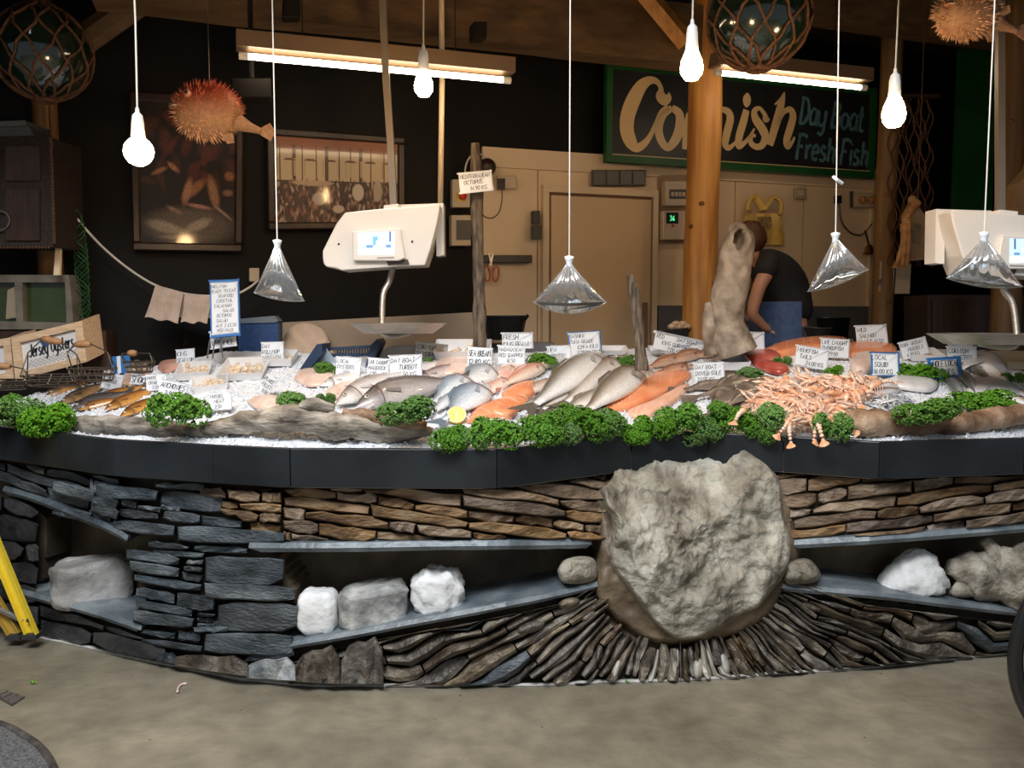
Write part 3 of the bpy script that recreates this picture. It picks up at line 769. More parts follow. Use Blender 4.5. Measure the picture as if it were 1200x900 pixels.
m_eye = M('fish_eye', (.02,.02,.02), rough=.08, coat=1.)
m_ring = M('fish_eye_ring', (.62,.60,.50), rough=.25, coat=.8)
m_salmon = M('salmon_flesh', (.78,.25,.10), (.90,.38,.19), scale=8, rough=.3, bump=.002, bscale=40, coat=.5, stretch=(1,1,1), c3=(.84,.31,.145))
m_flesh = M('pale_flesh', (.72,.50,.40), (.86,.70,.60), scale=14, rough=.32, bump=.002, coat=.4)
m_tuna = M('tuna_flesh', (.34,.05,.035), (.55,.13,.09), scale=14, rough=.3, coat=.5, bump=.001)
m_tray = M('white_tray', (.80,.80,.80), rough=.35)
m_clear = None
# ice
def icez(x, y):
    s = (y-FASC(x)-.03)
    e = min(1, max(0, s/.10))
    return bedz(x, y)-.012*(1-e)+.016*noise.noise(Vector((x*3.2, y*3.2, 1)))*e+.006*noise.noise(Vector((x*17, y*17, 3)))+.005*noise.noise(Vector((x*48, y*48, 5)))-.004
mb = MB()
def icef(u, v):
    x = -2.7+5.4*u; y = FASC(x)+.032+(bedback(x)-.03-FASC(x)-.032)*v; return Vector((x, y, icez(x, y)))
mb.grid(icef, 340, 84)
tag(link('crushed_ice', mb, m_ice, kind='stuff', smooth=True), 'bed of crushed white ice covering the sloping top of the fish counter', 'ice')
mb = MB(); random.seed(4)
for i in range(9000):
    x = random.uniform(-2.5, 2.5); y = FASC(x)+.05+min(1.0, bedback(x)-FASC(x)-.12)*random.random()
    r = random.uniform(.003, .009); c = Vector((x, y, icez(x, y)+r*.4)); R = Matrix.Rotation(random.random()*6, 3, Vector((random.random(), random.random(), .3)).normalized())
    mb.box(c, (r*1.6, r*1.2, r), R)
tag(link('ice_chips', mb, M('ice_chip', (.90,.93,.97), rough=.12, spec=.7, trans=.25), kind='stuff'), 'loose glassy ice chips scattered over the counter', 'ice')

# driftwood edging and uprights
def wood(pts, radii, label, mat=m_drift, n=14, k=7, amp=.35, flat=1., name='driftwood', cat='driftwood', hole=None, seed=0.):
    P = smoothp([(*p, r) for p, r in zip(pts, radii)], k); mb = MB()
    mb.tube([Vector(p[:3]) for p in P], [p[3] for p in P], n, cap=True)
    C = [Vector(p[:3]) for p in P]
    for i, v in enumerate(mb.v):
        c = C[i//n]; d = v-c; a = 1+amp*(fbm(v, 9, seed, 3)*.8+.5*noise.noise(Vector((v.x*30, v.y*30, v.z*6))))
        mb.v[i] = c+d*a
    return tag(link(name, mb, mat, smooth=True), label, cat)
def Te(px, py, up=0., fwd=0.):   # near the front edge: a point standing at the fascia's depth
    p = at(px, py, 3.4)
    for _ in range(5): p = at(px, py, FASC(p.x)+.05-fwd)
    return p
def Tl(px, py): return Te(px, py, 0, -.07)
wood([Tl(86,496), Tl(105,498), Tl(140,498), Tl(180,500), Tl(225,505), Tl(268,506)], [.030,.044,.040,.040,.030,.018], 'grey knotty driftwood log at the front edge below the smoked fish', seed=1)
wood([Tl(222,505), Tl(262,500), Tl(300,493), Tl(345,491), Tl(385,496), Tl(420,498), Tl(465,502), Tl(507,506)], [.018,.034,.046,.050,.062,.056,.046,.018], 'long thick driftwood log at the front edge in front of the gaping dark fish', seed=2, amp=.5)
wood([Te(402,484,0,-.06), Te(432,489,0,-.06), Te(462,494,0,-.05), Te(500,498,0,-.04)], [.02,.03,.03,.012], 'split brown driftwood piece lying on the long log', M('brown_driftwood', (.10,.05,.025), (.42,.28,.17), scale=12, rough=.6, bump=.01, c3=(.24,.14,.08)), seed=5, amp=.6)
wood([Te(352,478,0,-.05), Te(368,474,0,-.05), Te(392,478,0,-.05)], [.018,.03,.012], 'small knobbly driftwood stub beside the pale fish head', seed=6, amp=.6)
wood([Tl(990,495), Tl(1012,494), Tl(1050,497), Tl(1090,497), Tl(1135,495), Tl(1172,489), Tl(1215,483), Tl(1270,478)], [.034,.062,.052,.044,.046,.044,.04,.03], 'reddish brown driftwood log along the front edge at the right', M('ruddy_driftwood', (.14,.075,.04), (.46,.33,.22), scale=9, rough=.65, bump=.010, c3=(.28,.17,.10)), seed=3, amp=.4)
def upright(px0, py0, px1, py1, r0, r1, label, mat=m_driftdark, mid=0., Y=None, seed=0., n=12, amp=.3):
    Y = Y or T(px1, py1).y; a = at(px0, py0, Y); b = at(px1, py1, Y); m = a.lerp(b, .5)+Vector((mid, 0, 0))
    a2, b2 = a.lerp(b, .2)+Vector((mid*.7,0,0)), a.lerp(b, .8)+Vector((mid*.7,0,0))
    return wood([b, b2, m, a2, a], [r1, (r1*2+r0)/3, (r0+r1)/2, (r0*2+r1)/3, r0*.8], label, mat, n=n, amp=amp, seed=seed, k=9)
upright(557, 168, 563, 408, .026, .034, 'thin dark bark-brown branch standing up on the counter holding the highest price card', seed=11, Y=4.25)
upright(738, 322, 751, 434, .020, .034, 'short leaning grey branch standing behind the bass', m_driftdark, mid=.012, seed=12, Y=4.05)
# thick hollow driftwood with a hole, and the lower piece next to it
m_hollow = M('bleached_driftwood', (.15,.115,.08), (.46,.38,.29), scale=11, rough=.7, bump=.008, bscale=26, c3=(.30,.24,.18))
Yh = 4.4; hp = [(862,414,.115),(856,395,.10),(852,370,.088),(856,340,.085),(862,310,.085),(866,285,.085),(866,270,.06),(868,262,.028)]
P = smoothp([(*at(a, b, Yh), r) for a, b, r in hp], 8); mb = MB(); mb.tube([Vector(p[:3]) for p in P], [p[3] for p in P], 28); C = [Vector(p[:3]) for p in P]
hc = at(864, 283, Yh)
for i, v in enumerate(mb.v):
    c = C[i//28]; d = (v-c)*(1+.16*fbm(v, 7, 2., 3)); v = c+d
    q = Vector(((v.x-hc.x)/.030, (v.z-hc.z)/.060)); 
    if v.y < Yh and q.length < 1.5:
        if q.length < 1: v.y = v.y+.13*(1-q.length**4)
        else: v.y -= .012
    mb.v[i] = v
tag(link('driftwood', mb, m_hollow, smooth=True), 'thick pale driftwood trunk with a round hole near its top', 'driftwood')
wood([at(842,414,4.42), at(838,390,4.42), at(834,368,4.42), at(830,354,4.42)], [.075,.06,.05,.02], 'squat pale driftwood stump left of the holed trunk', m_hollow, seed=14, amp=.25)
wood([at(846,372,4.5), at(843,352,4.5), at(842,340,4.5)], [.03,.022,.01], 'small driftwood spur rising between stump and holed trunk', m_hollow, seed=15)

# ---- parsley
def parsley_mesh(seed, n=1100, sx=1., sy=.8, sz=.75):
    random.seed(seed); mb = MB(); lobes = [(Vector((random.uniform(-.6,.6)*sx, random.uniform(-.5,.5)*sy, random.uniform(-.1,.45)*sz)), random.uniform(.30,.5)) for _ in range(9)]
    for i in range(n):
        c, r = random.choice(lobes); d = Vector((random.gauss(0,1), random.gauss(0,1), random.gauss(.35,1))).normalized()
        p = c+d*r*random.uniform(.8,1.05); s = random.uniform(.045,.085)
        u = d.orthogonal().normalized(); w_ = d.cross(u); a0 = random.random()*6; vs = [p+d*s*.3]; k = 6
        for j in range(k):
            a = a0+j*2*math.pi/k; vs.append(p+(u*math.cos(a)+w_*math.sin(a))*s*random.uniform(.7,1.2)+d*s*(.45 if j % 2 else -.5))
        mb.add(vs, [(0, 1+j, 1+(j+1) % k) for j in range(k)])
    return mb
def stem_mesh(seed):
    random.seed(seed); mb = MB()
    for i in range(9):
        a = Vector((random.uniform(-.2,.2), random.uniform(-.2,.2), -.35)); b = Vector((random.uniform(-.6,.6), random.uniform(-.4,.4), .3))
        mb.tube([a, a.lerp(b,.5)+Vector((0,0,.05)), b], .02, 5)
    return mb
protos = []
PAR = [ # px, py, half width px, label
(22,488,28,'large parsley clump at the far left end of the counter',.9),(58,492,26,'parsley clump hanging over the edge left of the grey log',.9),(2,478,20,'parsley clump cut by the left picture edge',.9),
(211,481,29,'round parsley bunch on the grey log below the anchovy card',.85),(352,470,24,'parsley bunch behind the long log, left of the pale fish head',.6),(381,464,10,'tiny yellowish parsley sprig at the right end of a bunch',.7),
(478,481,28,'parsley bunch beside the gaping dark fish head',.7),(526,515,21,'parsley bunch directly below the lemon half',.9),(582,509,25,'parsley bunch below the orange fillets, right of the lemon',.9),
(606,508,18,'parsley tuft between two front bunches under the forked tails',.9),(657,508,18,'low parsley tuft under the first silver bass',.9),(703,506,17,'low parsley tuft under the second silver bass',.9),(743,508,18,'low parsley tuft under the salmon fillet tip',.9),(555,514,16,'low parsley tuft between lemon and orange fillets',.9),(847,480,16,'upper parsley tuft beside the sole tails',.8),(890,508,16,'low parsley tuft left of the hanging langoustines',.8),(812,512,15,'low parsley tuft just above the boulder',.8),(633,505,25,'parsley bunch below the small forked fish tails',1.),(680,496,27,'parsley bunch below the largest silver bass',.9),(722,497,22,'parsley bunch at the front below the third bass',.9),
(764,500,20,'parsley bunch below the tip of the big salmon fillet',.9),(797,490,24,'parsley bunch left of centre above the boulder top',.9),(829,502,22,'parsley bunch above the boulder crown',.9),
(866,493,22,'parsley bunch below the sole tails',.9),(912,490,22,'parsley bunch under the left part of the langoustine pile',.9),(973,500,20,'parsley bunch under the right part of the langoustine pile',1.05),
(1088,482,30,'parsley bunch on the ruddy log beside the sprats',.6),(1150,471,33,'wide parsley bunch near the right end of the ruddy log',.55),(1080,435,24,'flat parsley bunch behind the crushed ice, below the mussels card',.55),
(886,437,20,'parsley sprig between the tuna and the soles',.5),(916,420,9,'tiny parsley sprig on the tuna loin',.7),(978,432,9,'tiny parsley sprig right of the monkfish card',.9),
(733,424,16,'parsley sprig behind the silver bass heads',.7),(636,420,15,'dark parsley sprig behind the pink fish',.7),(386,430,15,'dark parsley sprig in the blue basket',.6),
(1186,440,12,'parsley sprig near the right picture edge',.6),(500,420,6,'parsley scrap right of the turbot card',.9)]
for i, (px, py, hw, lab, fl) in enumerate(PAR):
    front = py > 484 and not (200 < px < 220)
    c = Te(px, py+3, 0, .05) if py > 476 else T(px, py+4, .03)
    s = hw*1.22*c.y/FPX/.92
    k = i % 5
    if k == i:
        t = thing('parsley_bunch', 'curly green '+lab, 'parsley', c); link('leaves', parsley_mesh(40+i), m_leaf, t, local=True, smooth=False); link('stem', stem_mesh(i), m_stem, t, local=True)
        protos.append(t)
    else:
        t = copy_thing(protos[k], 'curly green '+lab, c)
    t['group'] = 'parsley bunches dressing the counter'
    t.rotation_euler = (.25 if front else 0, 0, random.uniform(-.6,.6)); t.scale = (s, s*.9, s*fl*1.15)

# ---- fishes
def lay(px0, py0, px1, py1, up=0.):
    a = T(px0, py0, up); b = T(px1, py1, up); return a, b
def fish(name, label, head, tail, wpx, back, belly, side=None, cat='fish', dorsal=1, th=.5, shape='long', lift=.0, spots=None, eye=True, forks=True, group=None, bend=0., mouth=False, wr=None, topfin=True, tilt=1.1):
    """a whole fish lying on its side: head and tail are picture points; dorsal=+1 puts the back on the far side"""
    a, b = lay(*head, *tail); Y = (a.y+b.y)/2; hw = wpx*Y/FPX/2
    ln = (b-a).length; hw = min(hw*1.0, ln*.30)
    X = (b-a).normalized(); NT = BN+Vector((0,-tilt,0)); N = (NT - X*NT.dot(X)).normalized(); V = N.cross(X).normalized()
    if V.y*dorsal < 0: V = -V
    random.seed(int(abs(a.x*1000))+7)
    t = thing(name, label, cat, tuple(a), group)
    prof = {'long': [0,.34,.58,.78,.92,1,1,.98,.92,.83,.70,.54,.40,.30,.25],'deep': [0,.34,.60,.84,1.0,1.08,1.08,1.0,.86,.68,.48,.32,.22,.17,.16],'slim': [0,.35,.6,.82,.95,1,1,.98,.92,.84,.7,.55,.4,.28,.2],
            'flat': [0,.35,.65,.9,1.05,1.12,1.12,1.05,.94,.78,.58,.38,.22,.16,.15]}[shape]
    side = side or tuple((p+q)/2 for p, q in zip(back, belly)); nr = len(prof); ns = 16; mb = MB(); lift_ = hw*th
    up_ = BN*(hw*.26*min(1, tilt))
    L = ln*.86; ctr_ = []
    for i in range(nr):
        s = i/(nr-1); c = a+X*(L*s)+up_*(.4+.6*prof[i])+N*(lift_*.75+lift)+V*(bend*ln*math.sin(math.pi*s)); ctr_.append(c); r = hw*prof[i]+.0005
        for k in range(ns):
            an = 2*math.pi*k/ns; cv, cn = math.cos(an), math.sin(an)
            v = c+V*cv*r+N*cn*r*th*(.9 if cn > 0 else .6); mb.v.append(v)
            q = (cv+1)/2+.06*noise.noise(v*30)
            if q > .78: cc = back
            elif q > .58: f = (q-.58)/.20; cc = tuple(x*(1-f)+y*f for x, y in zip(side, back))
            else: f = min(1, max(0, q-.22)/.36); cc = tuple(x*(1-f)+y*f for x, y in zip(belly, side))
            if spots and q > .35 and noise.noise(v*spots[1]) > .15: cc = spots[0]
            if s < .24 and s > .20 : cc = tuple(x*.6 for x in cc)
            if mb.c is None: mb.c = []
            mb.c.append(cc)
        if i:
            o = (i-1)*ns
            for k in range(ns): mb.f.append((o+k, o+(k+1) % ns, o+ns+(k+1) % ns, o+ns+k))
    mb.f.append(tuple(range((nr-1)*ns, nr*ns)))
    link('body', mb, m_fish, t, smooth=True)
    def fin(name_, pts, col):
        f = MB(); p = [Vector(q) for q in pts]; f.slab(p, N*.0025, tuple(col)); link(name_, f, m_fish, t)
    dk = tuple(x*.8+.03 for x in back); e = ctr_[-1]
    w_ = hw*(.66 if forks else .6); tl = ln-L+.01
    o_ = -X*.006
    if forks: fin('tail_fin', [e+o_+V*hw*.16, e+X*tl+V*w_, e+X*tl*.55, e+X*tl-V*w_, e+o_-V*hw*.16], dk)
    else: fin('tail_fin', [e+o_+V*hw*.16, e+X*tl*.8+V*w_, e+X*tl*1.02, e+X*tl*.8-V*w_, e+o_-V*hw*.16], dk)
    if topfin:
        c5, c9 = ctr_[5], ctr_[10]; fin('dorsal_fin', [c5+V*hw*prof[5]*.9, c5+X*.02+V*hw*(prof[5]+.13), c5.lerp(c9,.6)+V*hw*(prof[7]+.12), c9+V*hw*prof[10]*.85], dk)
    if shape != 'flat':
        c4 = ctr_[4]+N*hw*th*.9; fin('pectoral_fin', [c4-V*hw*.1, c4+X*hw*.8-V*hw*.45+N*.004, c4+X*hw*.9-V*hw*.15+N*.006, c4+V*hw*.08+X*.004], tuple(x*.85 for x in side))
        c2 = ctr_[3]; g = MB(); pts = [c2+X*(hw*.22*math.cos(u*1.4))+V*hw*prof[4]*.97*math.sin(u*1.25)+N*(hw*th*.92*math.cos(u*1.25)*prof[4]+.0005) for u in np.linspace(-1, 1, 11)]
        g.tube(pts, .0016, 5); link('gill_edge', g, m_fish if False else M('gill_red', (.16,.05,.04), rough=.4), t)
    if eye:
        ee = ctr_[2].lerp(ctr_[1], .3)+V*hw*.16; rr = max(.006, hw*.15); R = N.to_track_quat('Z', 'Y').to_matrix(); ee += N*hw*th*prof[2]*.90
        f = MB(); f.ball(ee, (rr, rr, rr*.5), 14, 6, R=R); ob = link('eye', f, m_ring, t, smooth=True)
        f = MB(); f.ball(ee+N*rr*.25, (rr*.55, rr*.55, rr*.4), 12, 6, R=R); k = link('pupil', f, m_eye, ob, smooth=True)
    if mouth:
        h = a; f = MB(); c1_ = ctr_[2]-V*hw*.34; q = [c1_+V*.006, h-X*.01-V*hw*.42, h+X*.01-V*hw*.62, c1_-V*hw*.22]
        f.slab([p+N*hw*.02 for p in q], N*hw*th*.5, tuple(x*.75 for x in belly)); link('lower_jaw', f, m_fish, t)
        f = MB(); f.slab([c1_+V*.004+N*hw*.2, h-X*.004-V*hw*.06+N*.006, h-X*.004-V*hw*.36+N*.006, c1_-V*.004+N*hw*.2], N*.003, (.015,.012,.012)); link('mouth', f, m_fish, t)
    return t
def copyf(src, label, dx):
    return copy_thing(src, label, dx)
SIL0 = None
SIL = ((.25,.29,.33), (.85,.85,.83), (.58,.62,.66)); HAK = ((.11,.09,.08), (.50,.46,.44), (.22,.19,.175))
BAS = ((.13,.11,.08), (.93,.92,.90), (.62,.60,.56)); BRM = ((.16,.21,.26), (.78,.80,.82), (.40,.47,.54))
fish('whole_hake', 'big dark grey fish with gaping mouth and pale eye behind the long log', (413,486), (552,450), 38, *HAK, th=.62, mouth=True, bend=.03, shape='slim')
fish('whole_cod', 'pale silver fish head with a large eye left of the gaping dark fish', (392,481), (492,437), 34, (.34,.29,.26), (.84,.82,.80), (.62,.58,.56), th=.5)
fish('whiting', 'slender pale fish lying behind the gaping dark fish, nearest its back', (420,462), (500,428), 18, (.45,.42,.40), (.86,.84,.80), (.72,.69,.65), shape='slim')
fish('whiting', 'slender pale fish farther left near the oyster card', (374,455), (445,438), 16, (.50,.47,.44), (.88,.86,.82), shape='slim')
fish('whiting', 'slender pale fish just under the turbot card', (455,446), (540,420), 16, (.30,.26,.25), (.84,.80,.76), shape='slim')
fish('whiting', 'brownish slim fish with red-brown back ahead of the sea bream card', (482,452), (560,424), 17, (.26,.19,.18), (.70,.62,.58), shape='slim')
fish('sea_bream', 'blue-grey sea bream nearest the lemon half', (571,457), (508,508), 40, *BRM, shape='deep', dorsal=1, th=.42)
fish('sea_bream', 'blue-grey sea bream lying behind the nearest bream', (553,446), (494,486), 34, (.20,.25,.30), (.80,.81,.82), (.52,.58,.62), shape='deep', dorsal=1, th=.40)
fish('sea_bream', 'silver bream with head up below the sea bream card', (586,436), (520,462), 30, (.24,.28,.31), (.78,.77,.75), (.55,.57,.58), shape='deep', th=.42)
fish('red_gurnard', 'pinkish red fish lying above the orange fillets', (642,430), (575,462), 22, (.58,.22,.14), (.86,.72,.62), (.76,.46,.34))
fish('red_gurnard', 'pale pink fish behind the orange fillets', (612,434), (548,454), 18, (.62,.38,.30), (.86,.74,.66), (.78,.58,.48))
fish('sea_bass', 'largest silver bass with olive back, its tail towards the orange fillets', (708,423), (606,498), 44, *BAS, th=.55, shape='slim')
fish('sea_bass', 'second silver bass lying against the largest one', (728,424), (648,490), 34, (.16,.13,.09), (.84,.80,.75), (.52,.45,.38), th=.5, shape='slim')
fish('sea_bass', 'third bass whose belly points at the front parsley', (752,438), (672,500), 40, (.15,.12,.085), (.88,.86,.82), (.50,.43,.35), th=.5, shape='slim')
fish('sea_bass', 'pale bass lying lowest of the pile, just above the parsley', (716,462), (640,500), 26, (.17,.14,.10), (.90,.87,.83), (.60,.54,.47), th=.5, shape='slim')
fish('sea_bass', 'slim bass squeezed between the largest and the second bass', (696,440), (622,494), 24, (.14,.12,.085), (.86,.83,.78), (.52,.46,.38), th=.5, shape='slim')
fish('sea_bass', 'small bass tail with dark fork showing below the largest bass', (668,462), (596,482), 15, (.16,.13,.10), (.78,.74,.70))
fish('grey_mullet', 'long grey fish lying behind the largest bass', (668,416), (628,440), 16, (.28,.30,.31), (.74,.74,.73))
for i, (h, tl, w_, lab) in enumerate([((800,420),(752,436),17,'ruddy brown gurnard lying nearest the short leaning branch'),((828,414),(770,430),17,'ruddy brown gurnard under the long gurnard card'),((858,412),(800,422),16,'ruddy brown gurnard with head towards the holed trunk'),((812,430),(756,444),14,'thin red-brown gurnard at the front of the gurnard row')]):
    fish('gurnard', lab, h, tl, w_, (.28,.11,.06), (.62,.42,.30), (.42,.20,.12), group='ruddy gurnards behind the big salmon fillet')
for i, (h, tl, w_, lab) in enumerate([((884,442),(786,462),34,'brown flat sole at the back of the sole pile'),((905,446),(800,474),34,'brown flat sole lying in the middle of the sole pile'),((868,458),(820,500),30,'brown sole in front, tail hanging over the parsley'),((905,452),(838,492),28,'brown sole nearest the langoustines')]):
    fish('sole', lab, h, tl, w_, (.085,.062,.045), (.20,.16,.13), (.14,.105,.08), shape='flat', th=.16, tilt=.35, lift=.012*i, forks=False, spots=((.22,.17,.13), 40), group='brown soles below the Dover sole card')
for i, (h, tl, w_, lab) in enumerate([((1122,436),(1146,472),20,'dark-backed silver fish nearest the wide parsley bunch'),((1136,430),(1166,462),18,'dark-backed silver fish next to the white squid'),((1110,442),(1128,478),16,'brown-backed fish between two parsley bunches')]):
    fish('sea_trout', lab, h, tl, w_, (.14,.15,.14), (.70,.70,.68), (.40,.38,.34))
for i, (h, tl, w_, lab) in enumerate([((1168,450),(1222,476),11,'orange-striped slim fish at the right end'),((1180,440),(1240,462),12,'grey striped slim fish at the right end'),((1172,462),(1226,486),11,'white-bellied slim fish nearest the driftwood at right')]):
    fish('red_mullet', lab, h, tl, w_, (.46,.28,.18), (.86,.82,.78), (.66,.50,.42), shape='slim')
for (h, tl, w_, c, lab) in [((438,452),(398,466),13,((.50,.47,.45),(.90,.88,.86),(.75,.73,.70)),'little pale fish on the ice above the pale silver head'),((520,446),(470,470),16,((.34,.30,.29),(.84,.80,.77),(.66,.62,.59)),'greyish slim fish between the gaping dark fish and the breams'),
   ((540,462),(500,492),18,((.24,.28,.32),(.82,.83,.83),(.56,.60,.63)),'narrow silver-blue fish at the left side of the breams'),((770,436),(716,474),18,((.20,.16,.11),(.88,.84,.78),(.60,.54,.46)),'slender bass lying between the third bass and the big salmon fillet'),
   ((600,446),(548,476),18,((.60,.30,.20),(.88,.74,.66),(.78,.54,.44)),'pink-backed fish directly behind the orange fillet strip'),((650,448),(606,470),16,((.40,.26,.18),(.84,.74,.66),(.66,.50,.40)),'brownish pink fish nearest the largest bass')]:
    fish('small_fish', lab, h, tl, w_, *c, shape='slim')
# smoked fish at the left
KIP = ((.06,.05,.04), (.34,.20,.09), (.14,.09,.05)); SMK = ((.13,.05,.012), (.48,.24,.06), (.30,.125,.03))
for i, (h, tl, w_, c, lab) in enumerate([((52,468),(136,434),17,KIP,'dark smoked fish nearest the white tray'),((68,478),(140,446),18,KIP,'dark glossy smoked fish in the middle of the left heap'),((84,482),(158,460),20,((.03,.028,.03),(.12,.10,.09),(.06,.055,.05)),'almost black smoked fish in front of the left heap'),
   ((104,476),(176,452),17,SMK,'golden brown smoked mackerel at the back'),((122,484),(196,452),18,SMK,'golden brown smoked mackerel in the middle of the row'),((140,492),(204,462),18,SMK,'golden brown smoked mackerel nearest the round parsley bunch'),((92,482),(150,466),12,SMK,'thin brown smoked mackerel beside the black one')]):
    fish('smoked_fish', lab, h, tl, w_, *c, th=.4, forks=(c is not SMK), topfin=False)
# smoked fillet, honey coloured
def fillet(name, label, pts, mat, th=.02, cat='fillet', ribs=0, skin=None, group=None, dome_=.012):
    """pts: outline in picture points"""
    O = smoothp(pts+[pts[0]], 4)[:-1]; cx = sum(p[0] for p in O)/len(O); cy = sum(p[1] for p in O)/len(O)
    t = thing(name, label, cat, tuple(T(cx, cy)), group); mb = MB(); m = len(O); R = [(1.0, 0), (1.02, th*.5), (.96, th), (.75, th+dome_*.6), (.4, th+dome_), (.02, th+dome_)]
    for s, h in R:
        for x, y in O: mb.v.append(T(cx+(x-cx)*s, cy+(y-cy)*s, 0)+BN*(h+.0008))
    for j in range(len(R)-1):
        for i in range(m): a = j*m+i; b = j*m+(i+1) % m; mb.f.append((a, b, b+m, a+m))
    link('flesh', mb, mat, t, smooth=True)
    if ribs:
        g = MB(); 
        for k in range(ribs):
            f = (k+1)/(ribs+1); A = O[int(m*f*.5)]; Bp = O[(m-1-int(m*f*.5))]
            q = [T(A[0]+(Bp[0]-A[0])*u, A[1]+(Bp[1]-A[1])*u, 0)+BN*(th+dome_*(1-abs(2*u-1)**2)+.001) for u in np.linspace(.12,.88,7)]
            g.tube(q, .0011, 4)
        link('fat_line', g, M('fat_line', (.92,.62,.46), rough=.35), t)
    return t
fillet('salmon_fillet', 'large bright orange salmon fillet in front of the gurnards', [(708,482),(722,466),(745,448),(775,437),(803,437),(808,444),(790,456),(765,470),(745,479),(725,483)], m_salmon, .022, ribs=9)
fillet('salmon_fillet', 'paler orange salmon fillet lying against the large one', [(735,485),(760,476),(785,463),(806,452),(800,466),(782,478),(758,492),(742,490)], M('pale_salmon_flesh', (.80,.42,.27), (.90,.56,.42), scale=8, rough=.3, coat=.5), .018, ribs=6)
fillet('salmon_fillet', 'orange fillet strip behind, above the front orange fillet', [(588,465),(600,456),(622,450),(630,454),(628,463),(612,470),(596,472)], m_salmon, .02, ribs=4)
fillet('salmon_fillet', 'orange fillet with yellow rim just above the parsley, right of the lemon', [(548,497),(556,485),(580,473),(610,468),(620,474),(598,486),(570,492)], m_salmon, .02, ribs=5)
fillet('salmon_fillet', 'small orange fillet piece pointing at the forked tails', [(566,488),(590,480),(606,482),(598,492),(580,490)], m_salmon, .02, ribs=2)
fillet('salmon_half', 'long orange salmon side at the back, left of the swordfish card', [(892,416),(915,406),(950,400),(985,400),(1000,408),(985,414),(940,416),(905,422)], m_salmon, .03, ribs=8)
fillet('salmon_half', 'orange salmon side behind, below the salmon fillet card', [(985,412),(1010,404),(1040,407),(1050,414),(1030,420),(1000,422)], m_salmon, .03, ribs=4)
fillet('smoked_fillet', 'honey brown smoked fillet below the kipper card', [(54,462),(62,450),(78,444),(102,445),(112,448),(96,452),(80,460),(64,465)], M('honey_flesh', (.36,.17,.05), (.56,.30,.11), scale=20, rough=.35, coat=.3), .012)
fillet('smoked_fillet', 'peach coloured smoked fillet behind the small cards', [(142,452),(146,440),(160,434),(176,436),(172,446),(158,452)], M('peach_flesh', (.66,.42,.26), (.78,.56,.40), scale=20, rough=.35), .012)
fillet('tuna_loin', 'dark red tuna loin below the tuna card', [(862,420),(880,416),(908,416),(915,424),(905,428),(880,426)], m_tuna, .03)
fillet('tuna_loin', 'long red tuna strip pointing at the soles', [(880,426),(905,427),(925,434),(912,440),(890,433)], m_tuna, .022)
fillet('swordfish_steak', 'pale pinkish swordfish steak right of the small cards', [(1000,420),(1018,416),(1030,424),(1022,436),(1004,440),(996,430)], m_flesh, .03)
fillet('white_fillet', 'pale pink fillet just below the pink snapper card', [(580,434),(600,428),(626,430),(616,440),(594,446),(578,442)], M('pink_flesh', (.74,.42,.34), (.84,.60,.52), scale=16, rough=.3, coat=.4), .015)
fillet('white_fillet', 'whitish fillet heap at the back left of the sea bream card', [(508,438),(515,424),(540,420),(558,428),(548,438),(524,442)], m_flesh, .022)
fillet('smoked_fillet', 'pale brick-pink fillet behind the scallop tray card', [(185,433),(190,426),(210,424),(222,428),(208,434),(194,438)], M('brick_flesh', (.50,.24,.17), (.68,.42,.32), scale=16, rough=.35), .015)
fillet('skate_wing', 'pale ribbed wing lying on the ice right of the rollmop card', [(345,446),(352,436),(372,434),(392,440),(386,450),(362,454)], m_flesh, .014, ribs=6)
fillet('white_fillet', 'flat pale fillet beside the oyster card', [(380,462),(396,452),(420,446),(432,450),(414,460),(396,468)], m_flesh, .012)
fillet('white_fillet', 'translucent pale fillet lying beside the leaning card', [(290,472),(302,466),(322,466),(334,470),(326,478),(302,480)], m_flesh, .012)
# white squid bodies and wings at the right
m_squid = M('squid_white', (.80,.76,.74), (.92,.90,.88), scale=10, rough=.25, coat=.6)
fillet('squid', 'broad white squid mantle at the right, folded upright', [(1128,440),(1130,424),(1146,418),(1164,419),(1174,430),(1182,446),(1176,452),(1160,440),(1142,434)], m_squid, .035, cat='squid')
fillet('squid', 'white squid wing lying below the broad mantle', [(1132,462),(1140,446),(1156,440),(1180,450),(1196,462),(1180,466),(1158,462),(1146,470)], m_squid, .022, cat='squid')
fillet('squid', 'whitish squid tube left of the blue sprat card', [(1040,448),(1052,442),(1074,444),(1098,450),(1090,460),(1064,458),(1046,454)], M('squid_translucent', (.62,.60,.60), (.80,.78,.77), scale=16, rough=.2, coat=.7), .02, cat='squid')
fillet('squid', 'pinkish translucent squid tube on the ice behind the sprats', [(1008,452),(1024,446),(1046,452),(1054,460),(1034,466),(1014,460)], MATS['squid_translucent'], .018, cat='squid')
# sprats: a heap of small silver fish
random.seed(5)
def small_fish(L=.085, w=.014, col=SIL):
    mb = MB(); pr = [.05,.55,.9,1,.95,.75,.45,.2]; ns = 8; mb.c = []
    for i, p in enumerate(pr):
        s = i/7
        for k in range(ns):
            an = 2*math.pi*k/ns; mb.v.append(Vector((L*(s-.5), math.cos(an)*w*p*.5, math.sin(an)*w*p*.26))); q = (math.cos(an)+1)/2
            mb.c.append(col[0] if q > .62 else (col[2] if q > .3 else col[1]))
        if i:
            o = (i-1)*ns
            for k in range(ns): mb.f.append((o+k, o+(k+1) % ns, o+ns+(k+1) % ns, o+ns+k))
    tf = MB(); tf.slab([Vector((L*.46,.001,0)), Vector((L*.62,w*.45,0)), Vector((L*.55,0,0)), Vector((L*.62,-w*.45,0)), Vector((L*.46,-.001,0))], (0,0,.001), (.3,.32,.34))
    ey = MB(); ey.ball(Vector((-L*.40, w*.08, w*.2)), .0022, 6, 4)
    return mb, tf, ey
